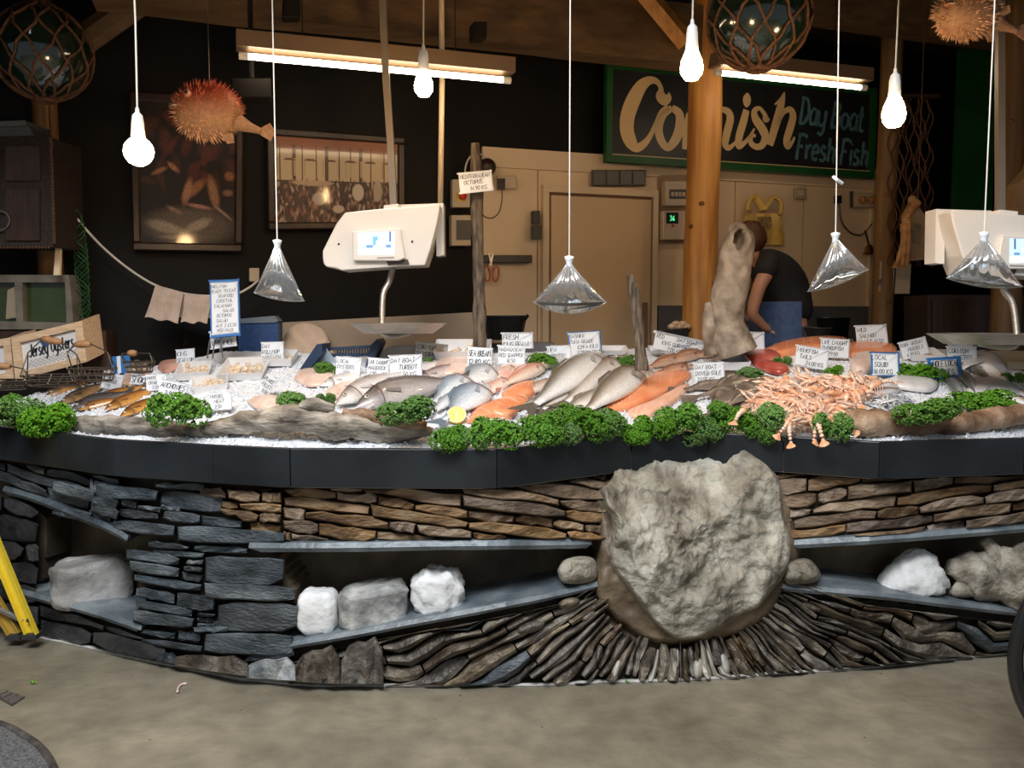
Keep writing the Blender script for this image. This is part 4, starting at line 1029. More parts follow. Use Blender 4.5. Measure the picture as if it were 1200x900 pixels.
RB = Matrix([Vector((1,0,0)), BF, BN]).transposed()
sp0 = thing('sprat', 'small silver sprat in the heap on the ice behind the ruddy log', 'fish', T(1040, 465), 'heap of small silver sprats')
a_, b_, c_ = small_fish(); link('body', a_, m_fish, sp0, local=True, smooth=True); link('tail_fin', b_, m_fish, sp0, local=True); link('eye', c_, m_eye, sp0, local=True)
for i in range(90):
    r = math.sqrt(random.random()); th = random.random()*6.28; px, py = 1042+r*math.cos(th)*24, 472+r*math.sin(th)*13
    p = T(px, py, .008+.030*(1-r)*random.random()); R = (RB @ Matrix.Rotation(random.random()*6.28, 3, 'Z') @ Matrix.Rotation(random.uniform(-.7,.7), 3, 'X') @ Matrix.Rotation(random.uniform(-.3,.3), 3, 'Y')).to_euler()
    if i == 0: sp0.location = p; sp0.rotation_euler = R
    else: copy_thing(sp0, sp0['label'], p, R, random.uniform(.8,1.1))
# langoustines
m_lang = M('langoustine_shell', (.72,.30,.14), (.88,.56,.36), scale=40, rough=.35, coat=.4, var=.10, c3=(.82,.42,.24))
m_lang2 = M('langoustine_claw', (.80,.48,.32), (.92,.70,.54), scale=30, rough=.35, coat=.4, var=.12)
lg = thing('langoustine', 'orange-pink langoustine in the heap spilling over the parsley', 'langoustine', T(940, 460), 'heap of langoustines')
mb = MB(); P = [Vector((.0,0,.012)), Vector((.02,0,.015)), Vector((.045,0,.016)), Vector((.062,0,.015))]; mb.tube(P, [.004,.011,.013,.011], 8); mb.tube([Vector((-.03,0,.018)), Vector((0,0,.014))], [.0006,.004], 5); link('carapace', mb, m_lang, lg, local=True, smooth=True)
mb = MB()
for i in range(6): mb.ball((.068+i*.011, 0, .013-.0022*i*i*.5), (.0072, .0108-.0009*i, .0090-.0007*i), 8, 5)
link('abdomen', mb, m_lang2, lg, local=True, smooth=True)
mb = MB()
for k in (-2,-1,0,1,2):
    a = k*.35; d = Vector((math.cos(a), math.sin(a), -.5)); q = Vector((.13,0,-.008)); s_ = Vector((-math.sin(a), math.cos(a), 0)); mb.slab([q-s_*.002, q+d*.02-s_*.005, q+d*.024, q+d*.02+s_*.005, q+s_*.002], (0,0,.0015))
link('tail_fan', mb, m_lang, lg, local=True)
for sgn in (-1, 1):
    mb = MB(); mb.tube([Vector((.012,sgn*.008,.012)), Vector((-.005,sgn*.026,.014)), Vector((-.03,sgn*.024,.016))], [.003,.004,.005], 6); mb.tube([Vector((-.03,sgn*.024,.016)), Vector((-.055,sgn*.021,.017)), Vector((-.085,sgn*.019,.018))], [.005,.0065,.0015], 7); mb.tube([Vector((-.052,sgn*.015,.017)), Vector((-.083,sgn*.013,.018))], [.0035,.001], 5)
    link('claw', mb, m_lang2, lg, local=True, smooth=True)
mb = MB()
for sgn in (-1, 1):
    for k in range(4): x = .018+k*.011; mb.tube([Vector((x,sgn*.009,.010)), Vector((x-.008,sgn*.026,.016)), Vector((x-.018,sgn*.038,.001))], .0012, 4)
    mb.tube([Vector((0,sgn*.003,.016)), Vector((-.04,sgn*.02,.03)), Vector((-.09,sgn*.035,.02))], .0006, 3)
link('leg', mb, m_lang2, lg, local=True, kind='stuff')
mb = MB()
for sgn in (-1,1): mb.ball((.0,sgn*.006,.019), .003, 6, 4)
link('eye', mb, m_eye, lg, local=True)
random.seed(12); cnt = 0
LP = []
for i in range(84):
    r = math.sqrt(random.random()); th = random.random()*6.28
    if i < 62: px, py = 938+r*math.cos(th)*62, 466+r*math.sin(th)*20
    elif i < 70: px, py = 944+random.uniform(-20,16), 488+random.uniform(-5,10)
    elif i < 76: px, py = 885+random.uniform(-10,10), 476+random.uniform(-6,10)
    else: px, py = 1000+random.uniform(-18,18), 452+random.uniform(-8,12)
    p = T(px, min(py, 482), .012+.05*(1-r)*random.random()+.010) if py < 484 else Te(px, py, 0, .0)
    yaw = random.uniform(-2.6, .6) if i > 30 else random.random()*6.28
    R = (RB @ Matrix.Rotation(yaw, 3, 'Z') @ Matrix.Rotation(random.uniform(-.6,.6), 3, 'X') @ Matrix.Rotation(random.uniform(-.3,.35), 3, 'Y')).to_euler()
    if i == 0: lg.location = p; lg.rotation_euler = R
    else: copy_thing(lg, lg['label'], p, R, random.uniform(.95,1.25))
# lemon half
c = T(535, 486, .035); lm = thing('lemon_half', 'yellow lemon half beside the nearest bream', 'lemon', c); r = 12*c.y/FPX
ax = (Vector((0,-.75,.65))).normalized()
mb = MB(); mb.lathe(c, [(0,-r*.75),(r*.5,-r*.66),(r*.86,-r*.35),(r,.0),(r*.97,.003)], 24, ax); link('peel', mb, M('lemon_peel', (.85,.58,.05), rough=.4, bump=.001, scale=60), lm, smooth=True)
mb = MB(); mb.lathe(c, [(r*.96,.002),(r*.86,.0035),(0,.0035)], 24, ax); link('pith', mb, M('lemon_pith', (.90,.82,.45), rough=.5), lm)
mb = MB(); u = ax.orthogonal().normalized(); v = ax.cross(u)
for k in range(9):
    a0, a1 = k*2*math.pi/9+.08, (k+1)*2*math.pi/9-.08; q = [c+ax*.0045+(u*math.cos(a)+v*math.sin(a))*r*s for a, s in ((( a0+a1)/2,.1),(a0,.8),((a0+a1)/2,.84),(a1,.8))]
    mb.slab(q, ax*.001)
link('segments', mb, M('lemon_pulp', (.92,.74,.16), rough=.25, coat=.5), lm)

# ---- trays of shellfish, left of centre
m_film = M('clear_plastic', (.85,.87,.88), rough=.08, spec=.6); 
def film_mat(name, alpha, col=(.86,.88,.9), rough=.12):
    if name in MATS: return MATS[name]
    m = bpy.data.materials.new(name); m.use_nodes = True; n, l = nodes_of(m); b = n['Principled BSDF']
    b.inputs['Base Color'].default_value = (*col, 1); b.inputs['Roughness'].default_value = rough; b.inputs['Alpha'].default_value = alpha; b.inputs['Specular IOR Level'].default_value = .8
    MATS[name] = m; return m
m_film = film_mat('clear_plastic_film', .13)
m_scal = M('scallop_meat', (.74,.46,.20), (.95,.78,.52), scale=30, rough=.35, coat=.4, var=.16)
m_coral = M('scallop_coral', (.70,.16,.05), rough=.3, coat=.4, c2=(.8,.3,.1))
sc0 = None
def tray(cx, cy, wpx, dpx, label, n, lid=True, h=.045, content='shellfish', yaw=0., mats=None, mat=m_tray):
    global sc0
    c = T(cx, cy); w_ = wpx*c.y/FPX; d_ = dpx; t = thing('food_tray', label, 'tray', c)
    RZ = RB @ Matrix.Rotation(yaw, 3, 'Z')
    def L(x, y, z): return c + RZ @ Vector((x, y, z))
    mb = MB(); o = [(-1,-1),(1,-1),(1,1),(-1,1)]; f = .86
    A = [L(a*w_/2*f, b*d_/2*f, .004) for a, b in o]; Bt = [L(a*w_/2, b*d_/2, h) for a, b in o]; A2 = [L(a*w_/2*(f-.04), b*d_/2*(f-.04), .008) for a, b in o]; B2 = [L(a*w_/2*.95, b*d_/2*.95, h) for a, b in o]
    mb.add(A+Bt+A2+B2, [(0,3,2,1)]+[(i,(i+1)%4,4+(i+1)%4,4+i) for i in range(4)]+[(4+i,4+(i+1)%4,12+(i+1)%4,12+i) for i in range(4)]+[(12+i,12+(i+1)%4,8+(i+1)%4,8+i) for i in range(4)]+[(8,9,10,11)])
    link('tray_shell', mb, mat, t)
    if lid:
        mb = MB(); q = [L(a*w_/2*1.0, b*d_/2*1.0, h+.002) for a, b in o]; mb.slab([p for p in q], BN*.003); link('film_lid', mb, m_film, t)
    for i in range(n):
        x, y = random.uniform(-.36,.36)*w_, random.uniform(-.36,.36)*d_; p = L(x, y, .014+random.random()*(h-.024))
        if sc0 is None:
            sc0 = 1
            s0 = MB(); s0.lathe((0,0,0), [(0,-.008),(.011,-.007),(.014,0),(.011,.007),(0,.008)], 10); tray.m = s0
        s = tag(link('scallop', tray.m, (mats or m_scal) if random.random() < .86 else m_coral, local=True, smooth=True) if not hasattr(tray, 'o') else tray.o.copy(), '', 'shellfish')
        if not hasattr(tray, 'o'): tray.o = s
        else: COL.objects.link(s)
        s['label'] = 'shelled cream scallop piece in the '+content; s['group'] = 'pieces in the '+content; s['category'] = 'shellfish'
        s.location = p; s.rotation_euler = (random.uniform(-.8,.8), random.uniform(-.8,.8), random.random()*3); k = random.uniform(.6,1.1)*(1 if d_ > .1 else .7); s.scale = (k, k, k)
random.seed(77)
tray(229, 440, 38, .19, 'filmed white tray of cream scallops, leftmost of the three', 26, content='leftmost filmed scallop tray', yaw=.2)
tray(247, 456, 40, .15, 'filmed tray of golden clam meats in front of the other trays', 26, content='front filmed clam tray', yaw=.35)
tray(288, 438, 52, .26, 'large filmed tray of mixed seafood salad with red pieces', 46, content='large filmed salad tray', yaw=.1)
tray(330, 425, 34, .16, 'filmed white tray behind the rollmop card', 10, content='filmed tray by the rollmop card')
tray(24, 455, 42, .10, 'flat white tray in front of the oyster crate at far left', 0, lid=False, h=.025)
tray(543, 418, 66, .22, 'open white polystyrene box of scallops behind the sea bream card', 16, lid=False, h=.06, content='white polystyrene box behind the bream card')
tray(858, 430, 34, .15, 'small deep white plastic tub between tuna and Dover sole cards', 0, lid=False, h=.05)
tray(795, 414, 70, .10, 'low white box rim at the back behind the short branch', 0, lid=False, h=.03)
tray(690, 414, 90, .10, 'low white box behind the bass heads', 0, lid=False, h=.03)
tray(1080, 420, 40, .14, 'open box of shellfish behind the mussels card', 14, lid=False, h=.04, content='box behind the mussels card')
tray(1196, 428, 60, .2, 'low pale wooden tray at the far right back', 0, lid=False, h=.05, mat=M('pale_ply', (.48,.38,.26), (.58,.47,.33), scale=8, rough=.6))
# pile of open shells in the left basket
random.seed(31); m_shell = M('oyster_shell', (.22,.17,.12), (.62,.52,.40), scale=40, rough=.55, bump=.004, var=.25)
sh0 = None
for i in range(60):
    px = 84+random.random()*48 if i < 42 else 148+random.random()*26; py = 418+random.random()*24 if i < 42 else 424+random.random()*12
    p = T(px, py, .01+.04*random.random())
    if sh0 is None:
        m0 = MB()
        m0.grid(lambda u, v: Vector(((v)*.030*math.cos((u-.5)*2.6)-.01, v*.026*math.sin((u-.5)*2.6), .010*(1-v*v)+.002*math.cos(u*40)*v)), 14, 5); m0.grid(lambda u, v: Vector(((v)*.030*math.cos((u-.5)*2.6)-.01, v*.026*math.sin((u-.5)*2.6), -.002-.004*(1-v*v))), 14, 5, flip=True)
        s = sh0 = link('oyster', m0, m_shell, local=True, smooth=True)
    else: s = sh0.copy(); COL.objects.link(s)
    tag(s, 'rough brown oyster shell in the heap behind the smoked fish' if i < 42 else 'brown shell in the small heap left of the scallop trays', 'shellfish', 'heap of oysters behind the smoked fish' if i < 42 else 'small heap of shells')
    s.location = p; s.rotation_euler = (random.uniform(-1,1), random.uniform(-1,1), random.random()*6.3); k = random.uniform(.8,1.2); s.scale = (k,k,k)

# ---- price cards
def card(cx, cy, w_, h_, rot, lines, label, blue=0., Y=None, skew=0., spike=True, up=.0, dk=m_card, turn=0.):
    c = T(cx, cy+h_/2+2) if Y is None else None; Yc = (c.y if Y is None else Y)-.01
    p = at(cx, cy, Yc); W_, H_ = w_*Yc/FPX, h_*Yc/FPX
    N = Vector((math.sin(turn)*.5, -1, .22)).normalized(); U = Vector((math.cos(turn), math.sin(turn), 0)); U = (U-N*U.dot(N)).normalized(); V = N.cross(U)*-1
    if V.z < 0: V = -V
    a = -math.radians(rot); U2 = U*math.cos(a)-V*math.sin(a)*1; V2 = U*math.sin(a)+V*math.cos(a)
    V2 = V2+U2*skew
    t = thing('price_card', label, 'price card', p)
    def q(u, v): return p+U2*(u*W_)+V2*(v*H_)
    def rr(s, k=.10):
        o = []; 
        for (sx, sy) in ((1,1),(-1,1),(-1,-1),(1,-1)):
            for (dx, dy) in (((0,k*W_/H_*1.) ,(k*.3,k*.3),(k,0)) if sx*sy < 0 else ((k,0),(k*.3,k*.3),(0,k*W_/H_))):
                o.append(q(sx*(.5*s-dx*.5), sy*(.5*s-dy*.5)))
        return o
    mb = MB(); mb.slab(rr(1.0), -N*.0025); link('card', mb, dk if not blue else m_cardblue, t)
    if blue:
        mb = MB(); mb.slab([x+N*.0012 for x in rr(1-blue)], -N*.0010); link('card_face', mb, m_card, t)
    mb = MB(); n = len(lines); seeds = random.getstate(); random.seed(int(cx*7+cy))
    for i, ln in enumerate(lines):
        if isinstance(ln, tuple): ln, sz = ln
        else: sz = 1.
        step = .84/n; size = H_*step*.66*sz
        wd = text_w(ln)*size; fit = W_*.84
        x0 = -.42 if (i == 0 or wd > fit*.8) else -.42+random.uniform(.02, max(.02, min(.3, (fit-wd)/W_)))
        O = q(x0, .42-step*(i+.86))+N*(.0014 if blue else .0006)
        write(mb, ln, O, U2, V2, size, max(.0011, size*.13), N, fit=fit if wd > fit else None, sp=.14)
    if mb.v: link('lettering', mb, m_ink, t)
    random.setstate(seeds)
    if spike:
        mb = MB(); b = q(.02, -.5); mb.tube([q(.02,-.35)-N*.004, b-N*.004, b-N*.004+Vector((0,.008,-.05-up))], .0016, 5); link('spike', mb, m_wire, t)
    return t
CARDS = [
(66,433,35,24,-14,['MANX','KIPPER','4.50'],'white price card reading MANX KIPPER, leftmost on the counter',0),
(131,447,26,20,-10,['SMOKED','HADDOCK','7.50'],'white price card below the blue-striped card',0),
(166,445,28,13,-6,['SMOKED'],'narrow white card behind the smoked mackerel',0),
(183,448,26,20,4,['WHITE','CRAB','5.50'],'white card left of and behind the ANCHOVIES card',0),
(202,457,35,22,-12,['ANCHOVIES','2.90'],'white price card reading ANCHOVIES above the round parsley bunch',0),
(217,418,23,19,5,['KING','SCALLOP'],'small white card reading KING SCALLOP above the leftmost tray',0),
(258,470,28,22,4,['MUSSEL','MEAT','2.50'],'white price card reading MUSSEL MEAT on the bare ice',0),
(319,412,28,24,2,['DAY','ROLLMOP','1.00 EACH'],'white price card reading ROLLMOP in front of the blue sponge board',0),
(408,430,31,24,-4,['LOCAL','OYSTERS','1.50'],'white price card reading OYSTERS in the blue basket',0),
(443,431,27,24,-3,['LINE CAUGHT','HADDOCK','7.90'],'white card reading LINE CAUGHT HADDOCK, half behind the TURBOT card',0),
(475,430,41,30,2,['DAY BOAT','TURBOT','13.50 KG'],'white price card reading TURBOT above the gaping dark fish',0),
(505,411,40,19,-5,['CORNISH','SARDINES'],'white price card reading CORNISH SARDINES, above the TURBOT card',0),
(562,419,31,25,-3,['SEA BREAM','12.80 KG'],'white price card reading SEA BREAM at the foot of the thin dark branch',0),
(606,399,39,20,1,['FRESH','KING PRAWN'],'white price card reading KING PRAWN against the cream wall',0),
(599,416,34,24,-1,['MADAGASCAN','RED SNAPPER','16.50'],'white price card reading RED SNAPPER above the pink fish',0),
(655,413,30,17,4,['NEW','SEASON'],'low white card half hidden behind the SASHIMI card',0),
(685,403,41,31,4,['SASHIMI','TUNA GRADE','#29 A KILO','#39 A LOIN'],'blue-edged price card reading SASHIMI in front of the door',.08),
(795,405,64,25,-12,['RED        DAY BOAT','KING GURNARD','7.00 KG'],'long tilted white price card reading GURNARD above the ruddy fish',0),
(831,437,38,26,2,['DAY BOAT','DOVER SOLE','27.00 KG'],'white price card reading DOVER SOLE above the brown soles',0),
(875,402,43,28,-1,['LINE CAUGHT','INDONESIAN','TUNA','25.50 KG'],'white price card reading TUNA at the foot of the holed trunk',0),
(951,419,41,26,-9,['MONKFISH','TAILS','24.00 KG'],'tilted white price card reading MONKFISH behind the langoustines',0),
(978,408,36,24,-4,['LINE CAUGHT','SWORDFISH','29.00'],'white price card reading SWORDFISH, half behind the MONKFISH card',0),
(1021,393,39,26,3,['WILD','SALMON','FILLET 17.50'],'white price card reading SALMON FILLET, highest at the right',0),
(1037,427,36,30,-1,['LOCAL','SQUID','16.00 KG'],'blue-edged price card reading SQUID right of the langoustines',.12),
(1071,408,35,22,14,['ROPE GROWN','MUSSELS','6.00 KG'],'tilted white price card reading MUSSELS',0),
(1126,409,30,12,1,['LOCAL'],'upper white card edge behind the CORNISH OYSTER card',0),
(1127,415,37,20,0,['CORNISH','OYSTER'],'white price card reading CORNISH OYSTER at the far right',0),
(1107,431,42,26,4,['WHOLE LOCAL','SPRATS'],'blue-bordered price card reading SPRATS',.26)]
for c in CARDS: card(*c[:7], blue=c[7])
card(313,452,17,26,-22,['PLAICE','FILLET','9.00'],'narrow white card turned edgewise beside the bare ice', turn=-.9, skew=0)
card(557,213,41,26,6,['MEDITERRANEAN','OCTOPUS','14.90 KG'],'highest white price card, reading OCTOPUS, on top of the thin dark branch',Y=4.19,spike=False)
# tall menu card in a clip stand, a second card clipped behind it
tp = 4.25
card(263,361,37,70,4,[('SHELLFISH',.9),'READY TO EAT','SEAFOOD','  COCKTAIL','CALAMARI','   SALAD','OCTOPUS','   SALAD','ANY 3 #5.50','PER PACK'],'tall blue-edged menu card reading SHELLFISH in a wire stand',blue=.10,Y=tp,spike=False)
card(261,397,32,22,8,['AVAILABLE','WITH ICE'],'small white card clipped behind the bottom of the tall menu card',Y=tp+.02,spike=False)
t = thing('card_stand', 'wire clip stand holding the tall blue-edged menu card', 'stand', at(263,416,tp))
mb = MB()
pts = [at(258,412,tp-.03), at(259,400,tp-.03)]+[at(259+6*math.cos(a)-0, 390-6*math.sin(a), tp-.03) for a in np.linspace(-1.2, 4.2, 12)]; mb.tube(pts, .003, 6); link('clip', mb, m_wire, t, smooth=True)
for sx in (243, 249):
    mb = MB(); mb.tube([at(sx,420,tp), at(sx+2,404,tp), at(sx+3,398,tp)], .004, 6); link('leg', mb, m_wire, t)
mb = MB(); mb.tube([at(261,420,tp), at(259,396,tp)], .003, 6); link('leg', mb, m_wire, t)
# blue and white striped card among the shells
p = T(139,440); Yb = p.y-.02; t = thing('striped_card', 'blue and white vertically striped card among the oyster shells', 'card', at(139,428,Yb))
for i, (a, b, mt, tl) in enumerate([(125,136.5,m_cardblue,1.5),(136.5,141,m_card,.8),(141,152,m_cardblue,0)]):
    mb = MB(); mb.slab([at(a,417+tl,Yb), at(b,416+tl,Yb), at(b+1,436+tl,Yb), at(a+1.5,438+tl,Yb)], (0,.004,0)); link('stripe', mb, mt, t)
# ================================================================ lamps
m_socket = M('lamp_socket', (.70,.69,.66), rough=.35)
def emis(name, col, st):
    if name in MATS: return MATS[name]
    m = bpy.data.materials.new(name); m.use_nodes = True; n, l = nodes_of(m); b = n['Principled BSDF']
    b.inputs['Base Color'].default_value = (*col, 1); b.inputs['Emission Color'].default_value = (*col, 1); b.inputs['Emission Strength'].default_value = st; MATS[name] = m; return m
m_bulb = emis('warm_bulb_glow', (1.0, .62, .28), 115)
m_tube = emis('tube_glow', (1.0, .80, .55), 15)
ZC = 3.39
def bulb(px, py, Y, rpx, label, globe=False):
    c = at(px, py, Y); r = rpx*Y/FPX; t = thing('pendant_bulb', label, 'lamp', c, None)
    mb = MB()
    if globe: mb.ball(c, (r, r, r), 20, 12)
    else: mb.lathe(c, [(0,-r*1.35),(r*.55,-r*1.2),(r*.92,-r*.7),(r,-r*.15),(r*.88,r*.45),(r*.62,r*1.1),(r*.46,r*1.5)], 18)
    link('glass_bulb', mb, m_bulb, t, smooth=True)
    h = r*.95 if globe else r*1.45; s = .021
    mb = MB(); mb.lathe(c+Vector((0,0,h)), [(.0,-.012),(s*1.05,-.012),(s*1.12,.004),(s*1.0,.03),(s*.98,.05),(s*.8,.075),(.007,.085),(.006,.10)], 16); link('socket', mb, m_socket, t, smooth=True)
    mb = MB(); top = c+Vector((0,0,h+.09)); mb.tube([top, top+Vector((.004,0,.3)), Vector((c.x-.004,c.y,ZC-.3)), Vector((c.x,c.y,ZC))], .0032, 6); link('cord', mb, m_cord, t)
bulb(162.5,177.5,3.0,16.5,'glowing round globe bulb hanging in front of the dark wall at left', True)
bulb(496.5,99,3.55,10.8,'glowing pear bulb hanging in front of the left fluorescent tube')
bulb(810.5,77,3.1,13,'glowing pear bulb hanging in front of the thick log post')
bulb(1047.5,132,3.3,13,'glowing pear bulb hanging right of the painted sign')
def tube_light(x0, y0, x1, y1, off, label, body=None):
    a, b = B(x0, y0, off), B(x1, y1, off); zz = (a.z+b.z)/2; a.z = b.z = zz; d = (b-a).normalized(); t = thing('fluorescent_light', label, 'lamp', a)
    mb = MB(); mb.tube([a, b], .014, 12); link('tube', mb, m_tube, t, smooth=True)
    mb = MB()
    for p in (a-d*.02, b+d*.02): mb = MB(); mb.tube([p-d*.02, p+d*.02], .017, 10); link('end_cap', mb, m_socket, t)
    mb = MB(); u = Vector((0,0,1)); s = d.cross(u)
    mb.hexa([a-d*.05+u*.03-s*.05, a-d*.05+u*.10-s*.03, a-d*.05+u*.10+s*.05, a-d*.05+u*.03+s*.05], [b+d*.05+u*.03-s*.05, b+d*.05+u*.10-s*.03, b+d*.05+u*.10+s*.05, b+d*.05+u*.03+s*.05]); link('housing', mb, m_tanstrip, t)
    for f in (.2, .8):
        p = a.lerp(b, f); mb = MB(); mb.tube([p+u*.1, Vector((p.x,p.y,ZC))], .003, 5); link('hanger', mb, m_blackplastic, t)
tube_light(291,68,589,92,1.15,'long fluorescent tube light on a tan housing, left of the centre')
tube_light(845,87,1008,101,1.15,'fluorescent tube light running from behind the log post to the right')

# ================================================================ painted sign
sg = thing('shop_sign', 'green-framed black painted sign with large cream italic lettering', 'sign', B(711, 190, .16))
SO = .16
m_sign = M('sign_black', (.012,.012,.014), (.02,.02,.022), scale=4, rough=.4); m_cream2 = M('sign_cream', (.74,.50,.24), (.82,.60,.32), scale=6, rough=.45, contrast=(.2,.8)); m_blue2 = M('sign_blue_green', (.07,.17,.21), (.12,.26,.30), scale=20, rough=.45)
zb, zt = B(711,190,SO).z, B(713,72,SO).z
def S(px, py, o=0.): return B(px, py, SO+o)
def sq(px, z, o=0.): p = S(px, 150, o); return Vector((p.x, p.y, z))
mb = MB(); mb.slab([sq(716,zb+.03), sq(1024,zb+.03), sq(1024,zt-.03), sq(716,zt-.03)], -WN*.02); link('board', mb, m_sign, sg)
for z0, z1, nm in ((zb, zb+.045, 'frame_rail'), (zt-.045, zt, 'frame_rail')):
    mb = MB(); mb.slab([sq(711,z0,.02), sq(1027,z0,.02), sq(1027,z1,.02), sq(711,z1,.02)], -WN*.05); link(nm, mb, m_green, sg)
for x0, x1 in ((711,718),(1021,1027)):
    mb = MB(); mb.slab([sq(x0,zb,.022), sq(x1,zb,.022), sq(x1,zt,.022), sq(x0,zt,.022)], -WN*.05); link('frame_rail', mb, m_green, sg)
mb = MB(); mb.slab([sq(718,zb+.045,.022), sq(1021,zb+.045,.022), sq(1021,zb+.052,.022), sq(718,zb+.052,.022)], -WN*.02); link('gilt_line', mb, M('gilt', (.5,.4,.2), rough=.4), sg)
def cv(ox, oy, sc, pts, o=.003): 
    P = smoothp([(*p,) for p in pts], 8); return [S(ox+p[0]/sc, oy+p[1]/sc, o) for p in P], [p[2]/sc*6.0/1000 for p in P]
def strokes(ox, oy, sc, lst, mat, nm, o=.003, wk=1., z=.0):
    for i, pts in enumerate(lst):
        mb = MB(); P, ws = cv(ox, oy, sc, pts, o); mb.ribbon(P, [w_*wk for w_ in ws], WN); link(nm, mb, mat, sg)
C_ = [(505,290,8),(498,325,55),(470,335,85),(440,315,60),(448,265,34),(420,215,38),(370,205,52),(310,245,78),(255,340,98),(215,450,100),(208,550,98),(232,630,90),(275,678,60),(330,650,46),(375,590,34),(410,510,28),(450,430,34),(500,395,40)]
O_ = [(525,398,42),(575,440,60),(580,530,68),(550,620,66),(495,678,48),(448,625,56),(432,540,58),(465,450,46),(525,398,42)]
R_ = [(612,690,34),(625,560,48),(650,440,50)]
R2 = [(640,500,24),(680,430,36),(730,420,50)]
N1 = [(740,690,40),(760,560,50),(790,430,44)]; N2 = [(780,520,24),(850,420,30),(910,420,46),(935,470,56),(910,580,58),(900,650,50),(925,680,36),(975,640,20)]
strokes(700,60,6,[C_,O_,R_,R2,N1,N2], m_cream2, 'letter')
I_ = [(92,365,50),(70,450,58),(38,560,58),(35,625,48),(70,610,34),(115,560,24),(150,500,16)]
Sx = [(248,415,46),(232,430,50),(222,395,34),(185,352,28),(150,375,44),(158,430,60),(205,500,68),(228,560,62),(205,620,50),(160,632,42),(122,600,40),(128,550,34),(160,555,20)]
H1 = [(368,235,10),(350,300,50),(325,400,66),(290,520,62),(262,622,52)]; H1b = [(372,240,6),(340,290,26),(296,326,10)]; H2 = [(318,470,26),(360,385,32),(408,362,44),(430,410,56),(408,500,60),(382,590,56),(395,632,40),(432,585,22),(440,560,16)]
strokes(860,70,6.2,[I_,Sx,H1,H1b,H2,[(98,240,10),(97,265,52),(95,295,64),(92,325,48),(90,346,10)]], m_cream2, 'letter')
GX = {'D':[[(.1,1),(.02,0)],[(.0,1),(.35,.95),(.5,.5),(.3,.04),(-.05,0)]],'B':[[(.1,1),(.02,0)],[(0,1),(.4,.92),(.35,.58),(.08,.52),(.45,.42),(.38,.06),(-.05,0)]],'F':[[(.1,1),(.02,0)],[(0,1),(.5,1),(.5,.88)],[(.08,.5),(.35,.52)],[(-.06,0),(.12,0)]]}
def sgtext(t, px0, py0, px1, py1, h, w_):
    mb = MB(); x = 0; tw = sum((.56 if c in 'DBF' else (.3 if c == ' ' else (.24 if c == 'i' else (.40 if c in 'rt' else .50)))) for c in t)
    for c in t:
        adv = .56 if c in 'DBF' else (.3 if c == ' ' else (.24 if c == 'i' else (.40 if c in 'rt' else .50)))
        if c != ' ':
            for st in GX.get(c, G.get(c)):
                k = 1.
                P = [(((x+a*.95+.16*b))/tw, b) for a, b in smoothp([(*q,) for q in st], 4)]
                mb.ribbon([S(px0+(px1-px0)*u, py0+(py1-py0)*u-h*b, .004) for u, b in P], [w_*(.7+.6*abs(math.sin(i*.9+len(P)))) for i in range(len(P))], WN)
        x += adv
    link('letter', mb, m_blue2, sg)
sgtext('Day Boat', 937, 144, 1013, 154, 30, .020)
sgtext('Fresh Fish', 933, 185, 1018, 195, 28, .020)

# ================================================================ framed prints on the dark wall
m_print = MC('framed_print', rough=.5, coat=.35, spec=.3)
def picture(name, label, corners, img, off, fw=9):
    """corners: TL, TR, BR, BL in picture points of the outer frame"""
    a, b, c, d = [B(x, y, off) for x, y in corners]; t = thing(name, label, 'picture', d)
    H, Wd, _ = img.shape
    def q(u, v): return a.lerp(b, u).lerp(d.lerp(c, u), v)
    mb = MB(); fu = fw/(corners[1][0]-corners[0][0]); fv = fw/(corners[3][1]-corners[0][1])
    mb.grid(lambda u, v: q(fu*.8+u*(1-1.6*fu), fv*.8+v*(1-1.6*fv))+WN*.006, Wd, H)
    link('print', mb, m_print, t, fcols=[tuple(img[j, i]) for j in range(H) for i in range(Wd)])
    for (u0, v0, u1, v1) in ((0,0,1,fv),(0,1-fv,1,1),(0,fv,fu,1-fv),(1-fu,fv,1,1-fv)):
        mb = MB(); P = [q(u0,v0)+WN*.03, q(u1,v0)+WN*.03, q(u1,v1)+WN*.03, q(u0,v1)+WN*.03]; mb.slab(P, -WN*.04); o = link('frame_rail', mb, m_dkwood, t); bv = o.modifiers.new('b','BEVEL'); bv.width = .008
    return t
def canvas(w_, h_, col): im = np.zeros((h_, w_, 3)); im[:] = col; return im
def ell(im, cx, cy, rx, ry, col, rot=0., soft=.15):
    h_, w_, _ = im.shape; yy, xx = np.mgrid[0:h_, 0:w_]; x = xx/w_-cx; y = (yy/h_-cy); c, s = math.cos(rot), math.sin(rot); X = (x*c+y*s)/rx; Y = (-x*s+y*c)/ry
    k = np.clip((1-np.sqrt(X*X+Y*Y))/soft, 0, 1)[..., None]; im[:] = im*(1-k)+np.array(col)*k
rg = np.random.RandomState(3)
im = canvas(70, 100, (.016,.010,.008))
for i in range(30): ell(im, rg.rand(), .1+.5*rg.rand(), .06+.1*rg.rand(), .03+.04*rg.rand(), (.05+.06*rg.rand(), .025, .015), rg.rand()*3, .6)
ell(im, .5, .86, .56, .16, (.13,.10,.08), 0, .4)
